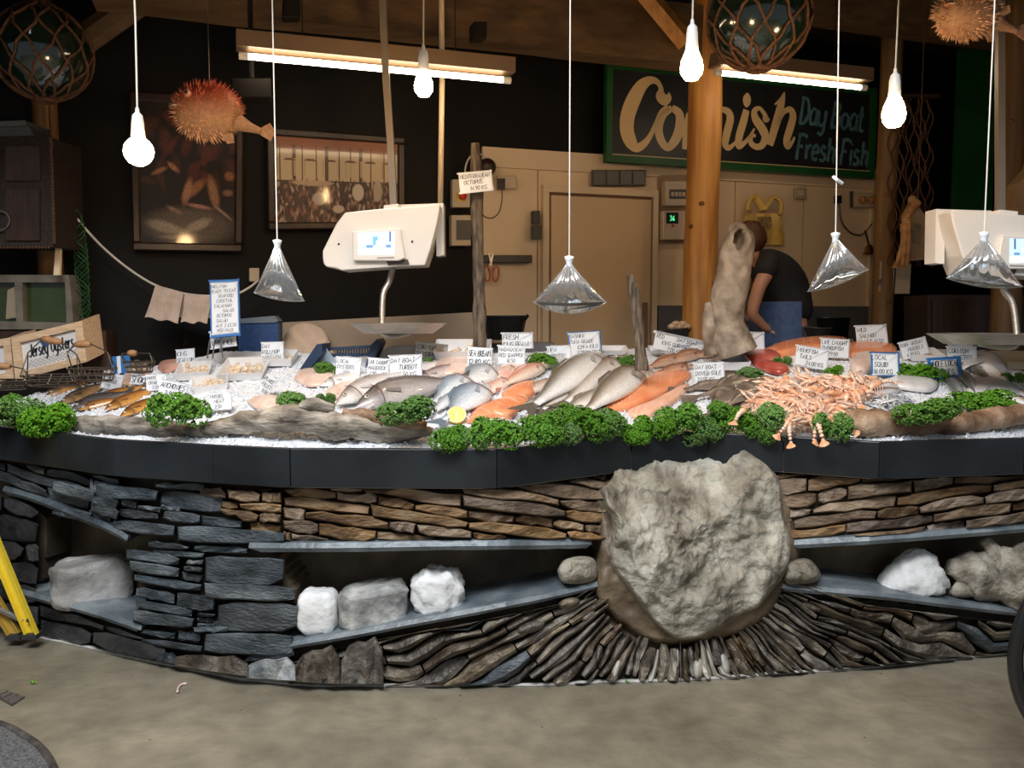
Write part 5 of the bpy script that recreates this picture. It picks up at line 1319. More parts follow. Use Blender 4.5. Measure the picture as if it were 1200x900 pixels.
for cx, cy, rx, ry, c, r in [(.2,.48,.10,.022,(.36,.16,.08),-.3),(.34,.45,.08,.025,(.40,.18,.10),.5),(.55,.60,.17,.05,(.30,.13,.06),-.5),(.75,.62,.06,.15,(.34,.17,.09),-.35),(.48,.62,.05,.12,(.42,.20,.12),.4),(.60,.72,.16,.018,(.44,.20,.16),.1),(.85,.76,.14,.014,(.40,.24,.18),.5),(.25,.87,.22,.05,(.34,.28,.21),.15),(.60,.85,.16,.045,(.38,.31,.24),-.25),(.35,.94,.20,.02,(.25,.20,.14),.0),(.92,.5,.07,.04,(.32,.12,.06),0),(.9,.62,.07,.03,(.25,.13,.07),0),(.35,.75,.10,.02,(.30,.18,.12),.3)]: ell(im, cx, cy, rx, ry, c, r, .5)
im *= .8+.4*rg.rand(100, 70, 1)
picture('framed_print', 'dark wooden-framed still life print of fish behind the pufferfish, at left', [(152,108),(286,116),(284,296),(156,294)], im, .05, 10)
im = canvas(110, 80, (.10,.06,.04)); im[:12] = (.34,.14,.085); im[12:40] = (.62,.48,.30)
for i in range(11):
    x = int(4+i*10+rg.rand()*3); wv = 1+(i % 3 == 1)*2; im[8:44, x:x+wv] = (.14,.07,.045)
for i in range(16): x = int(rg.rand()*108); im[20:36, x:x+1] = (.5,.36,.2)
for i in range(6): ell(im, .12+.16*i, .26, .05, .015, (.18,.09,.05))
for i in range(420):
    y = .50+.5*rg.rand()**1.2; c = [(.10,.055,.04),(.05,.03,.03),(.30,.14,.09),(.52,.38,.27),(.20,.13,.10),(.42,.20,.15)][rg.randint(6)]; ell(im, rg.rand(), y, .006+.012*rg.rand()*(y), .02+.055*rg.rand()*y, c, rg.rand()*.6-.3, .6)
ell(im, .66, .62, .05, .11, (.66,.56,.44)); ell(im, .82, .60, .04, .14, (.50,.40,.28)); ell(im, .35, .70, .06, .08, (.48,.40,.34)); ell(im, .30, .52, .18, .035, (.52,.36,.22)); ell(im, .50, .82, .05, .05, (.72,.56,.44))
picture('framed_print', 'bright framed print of a busy market hall full of people behind the weighing scale', [(312,150),(474,162),(474,268),(314,270)], im, .05, 9)

# ================================================================ scales
m_sw = M('scale_white', (.68,.66,.62), (.74,.72,.68), scale=3, rough=.28, coat=.2)
m_screen = MC('lit_screen', rough=.2, emis=1.3)
def extr(F, pts, y0, y1, k=1.):
    mb = MB(); a = [F(x, y, y0) for x, y in pts]; b = [F(x, y, y1) for x, y in pts]; n = len(pts)
    mb.add(a+b, [tuple(range(n)), tuple(range(2*n-1, n-1, -1))]+[(i, i+n, (i+1) % n+n, (i+1) % n) for i in range(n)]); return mb
def scale_unit(Yc, F, label, pole):
    t = thing('hanging_scale', label, 'weighing scale', F(450, 312, 0))
    o = link('body', extr(F, [(378,302),(378,294),(394,262),(404,249),(430,246),(500,240),(513,238),(516,240),(513,258),(505,290),(498,311),(470,312),(400,317),(393,314),(383,313),(379,309)], 0, .20), m_sw, t); bv = o.modifiers.new('b','BEVEL'); bv.width = .012; bv.segments = 3
    o = link('back_panel', extr(F, [(462,236),(517,234),(518,297),(509,298),(508,260),(462,262)], .12, .22), m_sw, t)
    mb = MB()
    for i in range(9): mb.slab([F(466+i*5.3,240,.117), F(470+i*5.3,239.7,.117), F(470+i*5.3,241,.117), F(466+i*5.3,241.3,.117)], (0,-.001,0))
    link('vent', mb, m_blackplastic, t, kind='stuff')
    o = link('screen_bezel', extr(F, [(414,272),(470,268),(475,303),(468,306),(415,306)], -.028, .02), m_sw, t); bv = o.modifiers.new('b','BEVEL'); bv.width = .004
    im = canvas(22, 16, (.30,.52,.85)); im[12:] = (.85,.87,.9); im[1:7, 0:6] = (.8,.85,.9); im[9:11, 5:9] = (.1,.15,.3); im[9:11, 17:20] = (.1,.15,.3); im[3:9, 9:12] = (.10,.25,.55); im[6:9, 11:16] = (.55,.72,.95); im[0:7, 19:20] = (.05,.06,.1); im[4:6, 13:15] = (.9,.95,1)
    a, b, c, d = [F(x, y, -.030) for x, y in [(421,274),(463,272),(463,299),(421,299)]]
    mb = MB(); mb.grid(lambda u, v: a.lerp(b, u).lerp(d.lerp(c, u), v), 22, 16); link('screen', mb, m_screen, t, fcols=[tuple(im[j, i]) for j in range(16) for i in range(22)])
    mb = MB(); mb.slab([F(443,302,-.029), F(463,301.4,-.029), F(463,303,-.029), F(443,303.6,-.029)], (0,.001,0)); link('maker_strip', mb, M('grey_print', (.25,.25,.25), rough=.5), t)
    link('underside_hatch', extr(F, [(453,306),(478,304),(480,310),(455,311)], -.004, .02), M('dark_hatch', (.06,.05,.05), rough=.4), t)
    mb = MB()
    for x, y in [(397,286),(483,283)]: mb.ball(F(x,y,-.002), .005, 8, 5)
    link('screw', mb, m_blackplastic, t)
    mb = MB(); P = [F(*q, .10) for q in pole]; mb.tube(P, [.022]*len(P), 4, up=(.7,.7,0)); link('pole', mb, M('aluminium', (.20,.17,.135), rough=.4, metal=.3), t)
    o = link('pole_socket', extr(F, [(449,240),(466,238),(466,256),(449,258)], .02, .14), m_sw, t)
    mb = MB(); P = smoothp([F(457,312,.1), F(452,330,.1), F(446,345,.08), F(446,382,.05), F(449,392,.04), F(460,394,.06), F(478,390,.1)], 5); mb.tube([Vector(p) for p in P], .014, 10); link('pan_arm', mb, m_steel, t, smooth=True)
    # pan: wide shallow octagonal dish
    mb = MB(); c = F(463,379,.12); rx = abs((F(520,379,.12)-F(405,379,.12)).x)/2; ry = rx*.66; n = 8; V_ = []
    for (s, h) in ((1.02,.0),(1.0,-.003),(.72,-.048),(0.001,-.050),(.70,-.044),(.97,.001)):
        for k in range(n): a = 2*math.pi*(k+.5)/n; V_.append(c+Vector((math.copysign(abs(math.cos(a))**.8, math.cos(a))*rx*s*1.05, math.sin(a)*ry*s, h)))
    fs = []
    for j in range(5):
        for k in range(n): fs.append((j*n+k, j*n+(k+1) % n, (j+1)*n+(k+1) % n, (j+1)*n+k))
    fs += [(5*n+k, 5*n+(k+1) % n, (k+1) % n, k) for k in range(n)]
    mb.add(V_, fs); link('pan', mb, m_steel, t)
    return t
def F1(px, py, d): return at(px, py, 3.95)+Vector((0, d, 0))
scale_unit(3.95, F1, 'white hanging electronic scale with lit blue screen and steel pan, left of centre', [(458,240),(456,200),(454,160),(449,90),(446,30),(444,-40)])
kx = 1.22
def F2(px, py, d): return at(1113+(517-px)*kx, 245+(py-238)*1.04, 3.75)+Vector((0, d, 0))
scale_unit(3.75, F2, 'white hanging electronic scale cut by the right picture edge', [(456,240),(456,200),(456,100),(456,-60)])
mb = MB(); mb.tube([at(518,92,4.4), at(517,165,4.4), at(516,250,4.4)], .014, 8); mb.tube([at(518,92,4.4), Vector((at(518,92,4.4).x, 4.4, ZC))], .014, 8)
t = thing('hanging_pole', 'thin cream pole hanging down behind the left scale', 'pole', at(516,250,4.4)); link('rod', mb, m_fr, t, smooth=True)

# ================================================================ bags of water hung to keep flies away
def bagfilm():
    m = bpy.data.materials.new('bag_film'); m.use_nodes = True; n, l = nodes_of(m); b = n['Principled BSDF']; n.remove(b)
    out = n['Material Output']; tr = n.new('ShaderNodeBsdfTransparent'); tr.inputs[0].default_value = (.95,.96,.97,1); gl = n.new('ShaderNodeBsdfGlossy'); gl.inputs['Roughness'].default_value = .10
    df = n.new('ShaderNodeBsdfDiffuse'); df.inputs[0].default_value = (.85,.86,.86,1); tl = n.new('ShaderNodeBsdfTranslucent'); tl.inputs[0].default_value = (.85,.86,.86,1)
    a1 = n.new('ShaderNodeMixShader'); a1.inputs[0].default_value = .5; l.new(df.outputs[0], a1.inputs[1]); l.new(tl.outputs[0], a1.inputs[2])
    a2 = n.new('ShaderNodeMixShader'); a2.inputs[0].default_value = .5; l.new(a1.outputs[0], a2.inputs[1]); l.new(gl.outputs[0], a2.inputs[2])
    a3 = n.new('ShaderNodeMixShader'); tc = n.new('ShaderNodeVertexColor'); tc.layer_name = 'Col'
    l.new(tc.outputs[0], a3.inputs[0]); l.new(tr.outputs[0], a3.inputs[1]); l.new(a2.outputs[0], a3.inputs[2]); l.new(a3.outputs[0], out.inputs[0]); return m
m_bag = bagfilm(); m_water = M('water', (.93,.97,1.0), rough=.0, trans=1.0); m_water.node_tree.nodes['Principled BSDF'].inputs['IOR'].default_value = 1.33
def waterbag(neck, left, right, bottom, Y, label, sx, seed):
    """neck, left corner, right corner, bottom middle: picture points"""
    n0, lc, rc, bm = [at(*p, Y) for p in (neck, left, right, bottom)]; t = thing('water_bag', label, 'water bag', bm)
    mbf, mbw = MB(), MB(); nu, nv = 72, 30; random.seed(seed); ph = random.random()*6
    def pt(u, v, k=1.):
        a = 2*math.pi*u; s = v
        wd = (.012+(.5*(rc-lc).length-.012)*(s**1.15)); mid = n0.lerp((lc+rc)/2, s)
        ca = math.cos(a); X = (rc-lc).normalized()
        # bottom sags between the corners
        sag = (bm.z-(lc.z+rc.z)/2)*(s**5)*(1-ca*ca)
        thick = .5*(rc-lc).length*.42*math.sin(math.pi*min(1, s**1.2))**.8*(.9)+.008*(1-s)
        pl = 1+.16*(1-s)**1.2*math.sin(a*17+ph)+.07*(1-s)*math.sin(a*31)
        p = mid+X*ca*wd*k*(1+.02*math.sin(a*9))+Vector((0, math.sin(a)*thick*pl*k, sag)); p.z += .010*(1-s)*s*math.sin(a*11+ph)
        return p
    V_ = []; 
    mbf.c = []
    for j in range(nv+1):
        for i in range(nu):
            v = j/nv; mbf.v.append(pt(i/nu, v)); f = .20+.95*max(0, 1-v*1.35)*(.6+.45*math.sin(2*math.pi*i/nu*17+ph)); f = max(f, .5 if v > .985 else 0); f = min(.95, f+ (.25 if v < .12 else 0)); mbf.c.append((f, f, f))
        if j:
            o = (j-1)*nu
            for i in range(nu): mbf.f.append((o+i, o+nu+i, o+nu+(i+1) % nu, o+(i+1) % nu))
    link('bag', mbf, m_bag, t, smooth=True)
    v0 = .48; m = 18
    for j in range(m+1):
        for i in range(nu): mbw.v.append(pt(i/nu, v0+(1-v0)*j/m*.985, .965))
        if j:
            o = (j-1)*nu
            for i in range(nu): mbw.f.append((o+i, o+nu+i, o+nu+(i+1) % nu, o+(i+1) % nu))
    mbw.f.append(tuple(range(nu))); mbw.f.append(tuple(range(m*nu+nu-1, m*nu-1, -1)))
    link('water', mbw, m_water, t, smooth=True)
    mb = MB(); mb.lathe(n0, [(.006,-.012),(.012,-.004),(.010,.006),(.013,.014),(.017,.026),(.004,.030)], 12); link('knot', mb, m_card, t, smooth=True)
    top = at(sx, -60, Y); mb = MB(); mb.tube([n0+Vector((0,0,.02)), Vector((n0.x+(top.x-n0.x)*.5, Y, (n0.z+ZC)/2)), Vector((top.x, Y, ZC))], .0022, 5); link('string', mb, M('white_string', (.75,.73,.68), rough=.7), t)
waterbag((325,290),(297,343),(357,353),(330,352),3.15,'clear knotted water bag hanging on a white string left of the scale',318,1)
waterbag((667,310),(625,354),(711,354),(667,368),2.9,'clear water bag hanging in front of the cold room door',668,2)
waterbag((979,282),(946,342),(1018,316),(960,334),3.05,'lopsided clear water bag hanging right of the bending person',981,3)
waterbag((1153,282),(1109,326),(1199,336),(1156,337),2.85,'wide clear water bag hanging in front of the right-hand scale',1169,4)
t = thing('string_tag', 'scrap of white string tied on the cord above the lopsided water bag', 'string', at(979,209,3.05)); mb = MB(); mb.tube([at(976,207,3.05), at(981,211,3.04), at(987,215,3.05)], .006, 6); link('knot', mb, m_card, t)

# ================================================================ floats, pufferfish
m_gl = M('float_glass', (.004,.014,.009), rough=.05, coat=1., spec=.8); m_rope = M('old_rope', (.05,.022,.010), (.14,.06,.026), scale=60, rough=.8, bump=.002)
def gfloat(px, py, rpx, Y, label, seed):
    c = at(px, py, Y); r = rpx*Y/FPX; t = thing('glass_float', label, 'glass float', c); mb = MB(); mb.ball(c, r, 40, 24); link('glass', mb, m_gl, t, smooth=True)
    random.seed(seed); mb = MB(); n = 11
    for k in range(n):
        a0 = 2*math.pi*k/n
        for s in (-1, 1):
            P = []
            for i in range(15):
                th = .25+2.75*i/14; a = a0+s*(i/14)*1.9+.05*math.sin(i*2+k); P.append(c+Vector((math.sin(th)*math.cos(a), math.sin(th)*math.sin(a), math.cos(th)))*(r+.005))
            mb.tube(P, .0065, 6)
    for th in (.25, 2.95):
        P = [c+Vector((math.sin(th)*math.cos(a), math.sin(th)*math.sin(a), math.cos(th)))*(r+.008) for a in np.linspace(0, 2*math.pi, 16)]; mb.tube(P, .012, 6)
    link('net', mb, m_rope, t, smooth=True)
    mb = MB(); mb.tube([c+Vector((0,0,r)), Vector((c.x,c.y,ZC))], .010, 6); link('rope', mb, m_rope, t)
gfloat(889, 20, 57, 3.9, 'large dark green glass float in a rope net, upper right of the log post', 1)
gfloat(50, 62, 52, 4.2, 'dim dark glass float in a net at the upper left corner', 2)
m_puff = MC('pufferfish_skin', rough=.55, noise_amt=.25, bscale=60)
def puffer(px, py, rpx, Y, label, face=1, top=(.30,.05,.02), bot=(.36,.19,.09)):
    c = at(px, py, Y); r = rpx*Y/FPX; t = thing('dried_pufferfish', label, 'pufferfish', c)
    mb = MB(); mb.c = []; n, m = 30, 20
    for i in range(m+1):
        th = math.pi*i/m
        for k in range(n):
            a = 2*math.pi*k/n; x = math.cos(th); s = math.sin(th)**.9
            v = Vector((x*1.12*face, s*math.cos(a)*.86, s*math.sin(a)*.94)); 
            if x < -.72: v.y *= .75; v.z *= .7
            mb.v.append(c+v*r); f = min(1, max(0, (v.z+.35)/.9)); mb.c.append(tuple(p*(1-f)+q*f for p, q in zip(bot, top)))
        if i:
            o = (i-1)*n
            for k in range(n): mb.f.append((o+k, o+(k+1) % n, o+n+(k+1) % n, o+n+k))
    link('body', mb, m_puff, t, smooth=True)
    mb = MB(); random.seed(px)
    for i in range(620):
        d = Vector((random.gauss(0,1), random.gauss(0,1), random.gauss(0,1))).normalized(); p = c+Vector((d.x*1.12, d.y*.86, d.z*.94))*r*.98; L = r*random.uniform(.14,.24); q = p+(d+Vector((.4*face,0,.1))).normalized()*L; f = min(1, max(0, (d.z+.35)/.9)); col = tuple(min(1,(a*(1-f)+b*f)*1.9+.05) for a, b in zip(bot, top))
        u = d.orthogonal().normalized()*r*.022; w_ = d.cross(u)
        mb.add([p+u, p-u*.5+w_, p-u*.5-w_, q], [(0,1,3),(1,2,3),(2,0,3)], col)
    link('spines', mb, m_puff, t, kind='stuff')
    tl = c+Vector((face*r*1.0,0,-r*.35)); mb = MB(); mb.tube([tl, tl+Vector((face*r*.45,0,-r*.18)), tl+Vector((face*r*.8,0,-r*.30))], [r*.30,r*.16,r*.10], 10, col=bot); e = tl+Vector((face*r*.75,0,-r*.30))
    mb.slab([e+Vector((0,0,r*.1)), e+Vector((face*r*.35,0,r*.28)), e+Vector((face*r*.52,0,0)), e+Vector((face*r*.35,0,-r*.32)), e+Vector((0,0,-r*.1))], (0,.006,0), tuple(x*1.1 for x in bot)); link('tail', mb, m_puff, t)
    mb = MB(); p = c+Vector((face*r*.85,-r*.35,-r*.1)); mb.slab([p, p+Vector((face*r*.35,-.02,r*.18)), p+Vector((face*r*.42,-.02,-r*.08)), p+Vector((face*r*.12,0,-r*.25))], (0,.005,0), bot); link('fin', mb, m_puff, t); mb = MB(); p = c+Vector((face*r*.55,-r*.2,-r*.80)); mb.slab([p, p+Vector((face*r*.16,0,-r*.3)), p+Vector((face*r*.4,0,-r*.26)), p+Vector((face*r*.34,0,r*.05))], (0,.005,0), bot); link('fin', mb, m_puff, t)
    ey = c+Vector((-face*r*.35,-r*.80,r*.42)); mb = MB(); mb.ball(ey, r*.14, 12, 8); k = link('eye', mb, M('dried_eye', (.55,.22,.14), rough=.25), t, smooth=True); mb = MB(); mb.ball(ey+Vector((0,-r*.08,0)), r*.08, 10, 6); link('pupil', mb, m_eye, k, smooth=True)
    mo = c+Vector((-face*r*.86,-r*.48,r*.08)); mb = MB(); mb.ball(mo, (r*.20, r*.16, r*.10), 12, 8, col=(.30,.13,.06)); link('lips', mb, m_puff, t, smooth=True); mb = MB(); mb.ball(mo+Vector((0,-r*.12,0)), (r*.12, r*.06, r*.03), 10, 6); link('mouth', mb, m_ring, t)
    mb = MB(); mb.tube([c+Vector((r*.1,0,r*.9)), c+Vector((r*.1,0,r*1.3)), Vector((c.x+r*.1, c.y, ZC))], .002, 4); link('string', mb, m_wire, t)
puffer(243, 131, 34, 3.9, 'spiny reddish dried pufferfish hanging in front of the still life print', 1)
puffer(1133, 14, 32, 3.7, 'pale dried pufferfish hanging at the upper right edge', 1, (.13,.07,.035), (.36,.20,.11))

# ================================================================ small fittings on the cream wall
def wbox(name, label, cat, px0, py0, px1, py1, th, mat, off=.06, pname='case'):
    t = thing(name, label, cat, B((px0+px1)/2, py1, off)); mb = MB(); P = [B(px0,py0,off+th), B(px1,py0,off+th), B(px1,py1,off+th), B(px0,py1,off+th)]; mb.slab(P, -WN*th); o = link(pname, mb, mat, t); bv = o.modifiers.new('b','BEVEL'); bv.width = .004; t['o'] = off+th; return t
def wpart(t, name, px0, py0, px1, py1, mat, th=.006, ex=0.):
    off = t['o']+th+ex; mb = MB(); mb.slab([B(px0,py0,off), B(px1,py0,off), B(px1,py1,off), B(px0,py1,off)], -WN*th); return link(name, mb, mat, t)
m_sock = M('beige_plastic', (.62,.50,.36), rough=.4); m_dkgrey = M('dark_grey_switch', (.09,.085,.08), rough=.45)
t = wbox('switch_bank', 'row of four dark square switches above the cold room door', 'switch', 694, 199, 757, 218, .02, m_dkgrey)
for i in range(4): wpart(t, 'switch', 696+i*15.4, 201, 709.5+i*15.2, 216, M('switch_face', (.13,.125,.115), rough=.4), .012)
t = wbox('fuse_box', 'beige fuse box left of the thick log post', 'fuse box', 780, 212, 806, 241, .06, m_sock); wpart(t, 'window', 785, 222, 805, 233, m_dkgrey)
for i in range(4): wpart(t, 'breaker', 787+i*4.4, 225, 790+i*4.4, 230, m_sock, .006, .006)
t = wbox('temperature_controller', 'beige temperature controller with green digits below the fuse box', 'controller', 777, 247, 808, 281, .05, m_sock); wpart(t, 'display', 781, 249, 795, 262, m_blackplastic, .004)
mb = MB(); off = t['o']+.006; o_ = B(785, 258.5, off); write(mb, '36', o_, WD, Vector((0,0,1)), .032, .004, WN, slant=0, jit=0); link('digits', mb, emis('green_digits', (.1,.9,.3), 1.2), t)
mb = MB(); mb.lathe(B(788,264.5,off), [(0,0.012),(.008,.012),(.008,0)], 10, WN); link('knob', mb, M('red_knob', (.5,.08,.04), rough=.4), t)
t = wbox('wall_backboard', 'brown board behind the fuse box and controller', 'board', 773, 205, 812, 285, .012, M('back_board', (.34,.22,.13), rough=.6), off=.045); 
t = wbox('isolator_switch', 'cream isolator box with yellow and red emergency button', 'switch', 530, 210, 551, 243, .05, m_sock, off=.02)
wpart(t, 'yellow_plate', 535, 225, 546, 236, M('yellow_plate', (.75,.50,.05), rough=.4))
mb = MB(); mb.lathe(B(541.5,230,t['o']+.006), [(0,.03),(.022,.03),(.024,.018),(.012,.012),(.012,0)], 14, WN); link('red_button', mb, M('red_button', (.65,.04,.02), rough=.3), t, smooth=True)
t = wbox('meter_box', 'cream meter box with dark window below the emergency button', 'box', 529, 252, 552, 288, .06, m_sock, off=.02); wpart(t, 'window', 535, 258, 552, 281, m_dkgrey)
t = wbox('door_hinge', 'black upper door catch left of the cold room door', 'hinge', 624, 247, 633, 263, .03, m_blackplastic); wpart(t, 'catch', 624, 264, 635, 281, m_blackplastic, .03)
t = wbox('knife_rack', 'black magnetic bar on the cream wall left of the door', 'rack', 567, 299, 624, 308, .03, m_blackplastic, pname='bar')
t = thing('kitchen_scissors', 'orange-handled scissors hanging from the black bar', 'scissors', B(576,330,.10))
mb = MB(); mb.slab([B(572,296,.10), B(574,297,.10), B(577,311,.10), B(575,311,.10)], -WN*.003); mb.slab([B(579,296,.10), B(577,297,.10), B(573,311,.10), B(576,311,.10)], -WN*.003); link('blade', mb, m_wire, t)
for cx in (570.5, 581):
    P = [B(cx+3.5*math.cos(a)+(.8 if cx > 575 else -.6)*math.sin(a), 321-9*math.sin(a), .10) for a in np.linspace(0, 2*math.pi, 14)]; mb = MB(); mb.tube(P, .006, 6); link('handle', mb, M('orange_plastic', (.55,.10,.02), rough=.4), t, smooth=True)
t = wbox('double_socket', 'cream double socket with black plug beside the octopus card', 'socket', 583, 206, 605, 221, .02, m_sock); wpart(t, 'plug', 584, 209, 592, 222, m_blackplastic, .03)
mb = MB(); P = smoothp([B(588,222,.10), B(588,235,.10), B(584,250,.09), B(574,256,.09), B(563,248,.09), B(561,225,.09)], 4); mb.tube([Vector(p) for p in P], .0035, 5); link('cable', mb, m_blackplastic, t)
t = wbox('wall_socket', 'dim single socket on the cream wall above the bending person', 'socket', 932, 220, 946, 233, .015, M('shaded_beige_plastic', (.42,.34,.25), rough=.5)); wpart(t, 'rocker', 936, 223, 942, 229, m_sock)  # beige plastic with the dim light of this spot mixed into its colour
t = wbox('socket_block', 'long cream socket block with orange plugs at the right end of the wall', 'socket', 1000, 226, 1030, 243, .03, m_sock)
for cx in (1011, 1022): 
    mb = MB(); mb.ball(B(cx,234,t['o']+.03), .028, 12, 8); link('plug', mb, M('orange_plug', (.50,.22,.08), rough=.4), t, smooth=True)
wpart(t, 'switch', 996.5, 224, 1000, 243, m_dkgrey)
t = wbox('black_plug', 'round black plug with looping cable on the cream wall', 'plug', 980, 229, 987, 238, .03, m_blackplastic)
mb = MB(); P = smoothp([B(984,238,.08), B(986,258,.08), B(996,272,.08), B(1010,275,.08), B(1022,262,.08)], 4); mb.tube([Vector(p) for p in P], .005, 5); link('cable', mb, m_blackplastic, t)
t = thing('brass_bell', 'small brass hand bell hanging at the right end of the cream wall', 'bell', B(1018,297,.12)); mb = MB(); mb.lathe(B(1018,298,.12), [(.045,0),(.034,.02),(.028,.05),(.012,.07),(.004,.075)], 16); link('cup', mb, M('brass', (.55,.30,.10), rough=.3, metal=1.), t, smooth=True); mb = MB(); mb.tube([B(1018,286,.12), B(1014,270,.12)], .008, 6); link('grip', mb, m_dkwood, t)
# round lamp on pole near octopus card, black sphere
t = thing('round_spotlight', 'small dark round fitting above the octopus price card', 'fitting', B(570,196,.14)); mb = MB(); mb.ball(B(571,196,.16), .055, 16, 10); link('globe', mb, m_dkwood, t, smooth=True); mb = MB(); P = smoothp([B(571,188,.12), B(562,180,.1), B(550,185,.1), B(545,200,.1), B(548,215,.1)], 4); mb.tube([Vector(p) for p in P], .006, 5); link('cable', mb, m_cord, t)
# yellow vest on the wall
m_yel = M('yellow_vest', (.72,.46,.10), (.85,.60,.18), scale=12, rough=.5, bump=.01, bscale=10)
t = thing('yellow_vest', 'yellow vest with dark print hanging on the cream wall above the bending person', 'vest', B(895,290,.1))
def vp(u, v, o=.10): return B(u, v, o+.02*math.sin((u-873)*.35)*.5+.03*math.sin((v-225)*.06))
mb = MB(); mb.grid(lambda u, v: vp(873+44*u+(2 if v > .5 else 0), 250+37*v), 16, 10); mb.grid(lambda u, v: vp(873+44*u+(2 if v > .5 else 0), 250+37*v, .07), 16, 10, flip=True); link('body', mb, m_yel, t, smooth=True)
for s in (0, 1):
    mb = MB(); P = smoothp([vp(876+38*s,252,.12), vp(877+38*s,238,.13), vp(884+22*s,231,.14), vp(890+10*s,238,.13), vp(895,246,.12)], 4); mb.tube([Vector(p) for p in P], .028, 8, flat=.5); link('strap', mb, m_yel, t, smooth=True)
mb = MB(); mb.slab([vp(888,254,.14), vp(903,254,.14), vp(905,266,.14), vp(887,266,.14)], WN*.003); link('printed_patch', mb, M('dark_print', (.12,.08,.05), (.5,.35,.12), scale=40, rough=.5), t)
mb = MB(); write(mb, 'PEX', vp(875,250,.15), WD, Vector((0,0,1)), .022, .003, WN, slant=0); link('lettering', mb, m_ink, t)

# ================================================================ person
m_skin = M('skin', (.50,.25,.15), (.56,.29,.18), scale=12, rough=.5); m_skin.node_tree.nodes['Principled BSDF'].inputs['Subsurface Weight'].default_value = .05
m_shirt = M('black_tshirt', (.008,.008,.009), (.014,.014,.015), scale=20, rough=.8); m_jean = M('blue_apron', (.035,.075,.19), (.055,.11,.26), scale=30, rough=.7); m_trs = M('grey_trousers', (.06,.06,.065), rough=.8); m_hair = M('auburn_hair', (.06,.022,.012), (.12,.045,.02), scale=60, rough=.55, stretch=(1,1,6))
YP = 5.2; pr = thing('person', 'person in black t-shirt and blue apron bending over, half behind the holed driftwood', 'person', (at(922,395,YP).x, YP, .3))
def skinmesh(name, nodes, edges, mat, parent, lvl=2):
    me = bpy.data.meshes.new(name); off = Vector(parent['_w']); me.from_pydata([tuple(Vector(n[0])-off) for n in nodes], edges, []); o = bpy.data.objects.new(name, me); COL.objects.link(o); o.parent = parent
    me.materials.append(mat); sk = o.modifiers.new('s','SKIN'); 
    for i, n in enumerate(nodes):
        r = n[1] if hasattr(n[1], '__len__') else (n[1], n[1]); me.skin_vertices[0].data[i].radius = r; me.skin_vertices[0].data[i].use_root = (i == 0)
    sb = o.modifiers.new('d','SUBSURF'); sb.levels = lvl; sb.render_levels = lvl; sk.use_smooth_shade = True; return o
def pp(x, y, d=0.): return at(x, y, YP)+Vector((0, d, 0))
HP = pp(926,390); fz = .3
nd = [(HP,(.14,.13)),(pp(922,362),(.12,.12)),(pp(915,334),(.13,.13)),(pp(900,312),(.13,.13)),(pp(889,300),(.055,.055)),(pp(882,292),(.052,.052)),(pp(876,285),(.085,.10)),(pp(872,290,-.03),(.06,.07)),
 (pp(895,308,-.17),.055),(pp(878,338,-.20),.042),(pp(870,368,-.20),.036),(pp(888,384,-.16),.026),(pp(895,387,-.14),(.03,.018)),
 (pp(895,308,.17),.055),(pp(882,340,.20),.042),(pp(876,368,.20),.036),(pp(896,378,.16),.026),(pp(903,381,.15),(.03,.018)),
 (Vector((HP.x+.0,YP-.10,HP.z-.12)),.085),(Vector((HP.x-.06,YP-.11,.80)),.06),(Vector((HP.x+.02,YP-.11,.38)),.042),(Vector((HP.x-.10,YP-.11,.335)),.035),
 (Vector((HP.x+.0,YP+.10,HP.z-.12)),.085),(Vector((HP.x-.02,YP+.11,.80)),.06),(Vector((HP.x+.06,YP+.11,.38)),.042),(Vector((HP.x-.06,YP+.11,.335)),.035)]
ed = [(0,1),(1,2),(2,3),(3,4),(4,5),(5,6),(6,7),(3,8),(8,9),(9,10),(10,11),(11,12),(3,13),(13,14),(14,15),(15,16),(16,17),(0,18),(18,19),(19,20),(20,21),(0,22),(22,23),(23,24),(24,25)]
skinmesh('body', nd, ed, m_skin, pr)
for hnd, sy in ((nd[12][0], 1), (nd[17][0], 1)):      # fingers of each hand
    for k in range(4):
        b0 = hnd+Vector((.02, (k-1.5)*.017, -.005)); L = [.03,.034,.032,.025][k]
        skinmesh('finger', [(b0-Vector((.02,0,0)),.010),(b0+Vector((L*.6,0,-.004)),.009),(b0+Vector((L*1.3,0,-.018)),.008),(b0+Vector((L*1.7,0,-.038)),.007)], [(0,1),(1,2),(2,3)], m_skin, pr, 1)
    skinmesh('thumb', [(hnd+Vector((-.01,-.03,-.005)),.011),(hnd+Vector((.015,-.048,-.015)),.010),(hnd+Vector((.035,-.05,-.03)),.008)], [(0,1),(1,2)], m_skin, pr, 1)
skinmesh('tshirt', [(pp(928,384),(.165,.15)),(pp(924,358),(.155,.15)),(pp(918,332),(.165,.165)),(pp(902,312),(.155,.165)),(pp(890,302),(.085,.08)),(pp(893,308,-.17),.075),(pp(880,328,-.20),.068),(pp(893,308,.17),.075),(pp(883,330,.20),.068)], [(0,1),(1,2),(2,3),(3,4),(3,5),(5,6),(3,7),(7,8)], m_shirt, pr)
skinmesh('trousers', [(pp(925,374),(.175,.165)),(HP+Vector((.02,0,-.06)),(.18,.17)),(Vector((HP.x+.01,YP-.10,HP.z-.14)),.105),(Vector((HP.x-.06,YP-.11,.80)),.078),(Vector((HP.x+.02,YP-.11,.42)),.065),(Vector((HP.x+.01,YP+.10,HP.z-.14)),.105),(Vector((HP.x-.02,YP+.11,.80)),.078),(Vector((HP.x+.06,YP+.11,.42)),.065)], [(0,1),(1,2),(2,3),(3,4),(1,5),(5,6),(6,7)], m_trs, pr)
mb = MB(); 
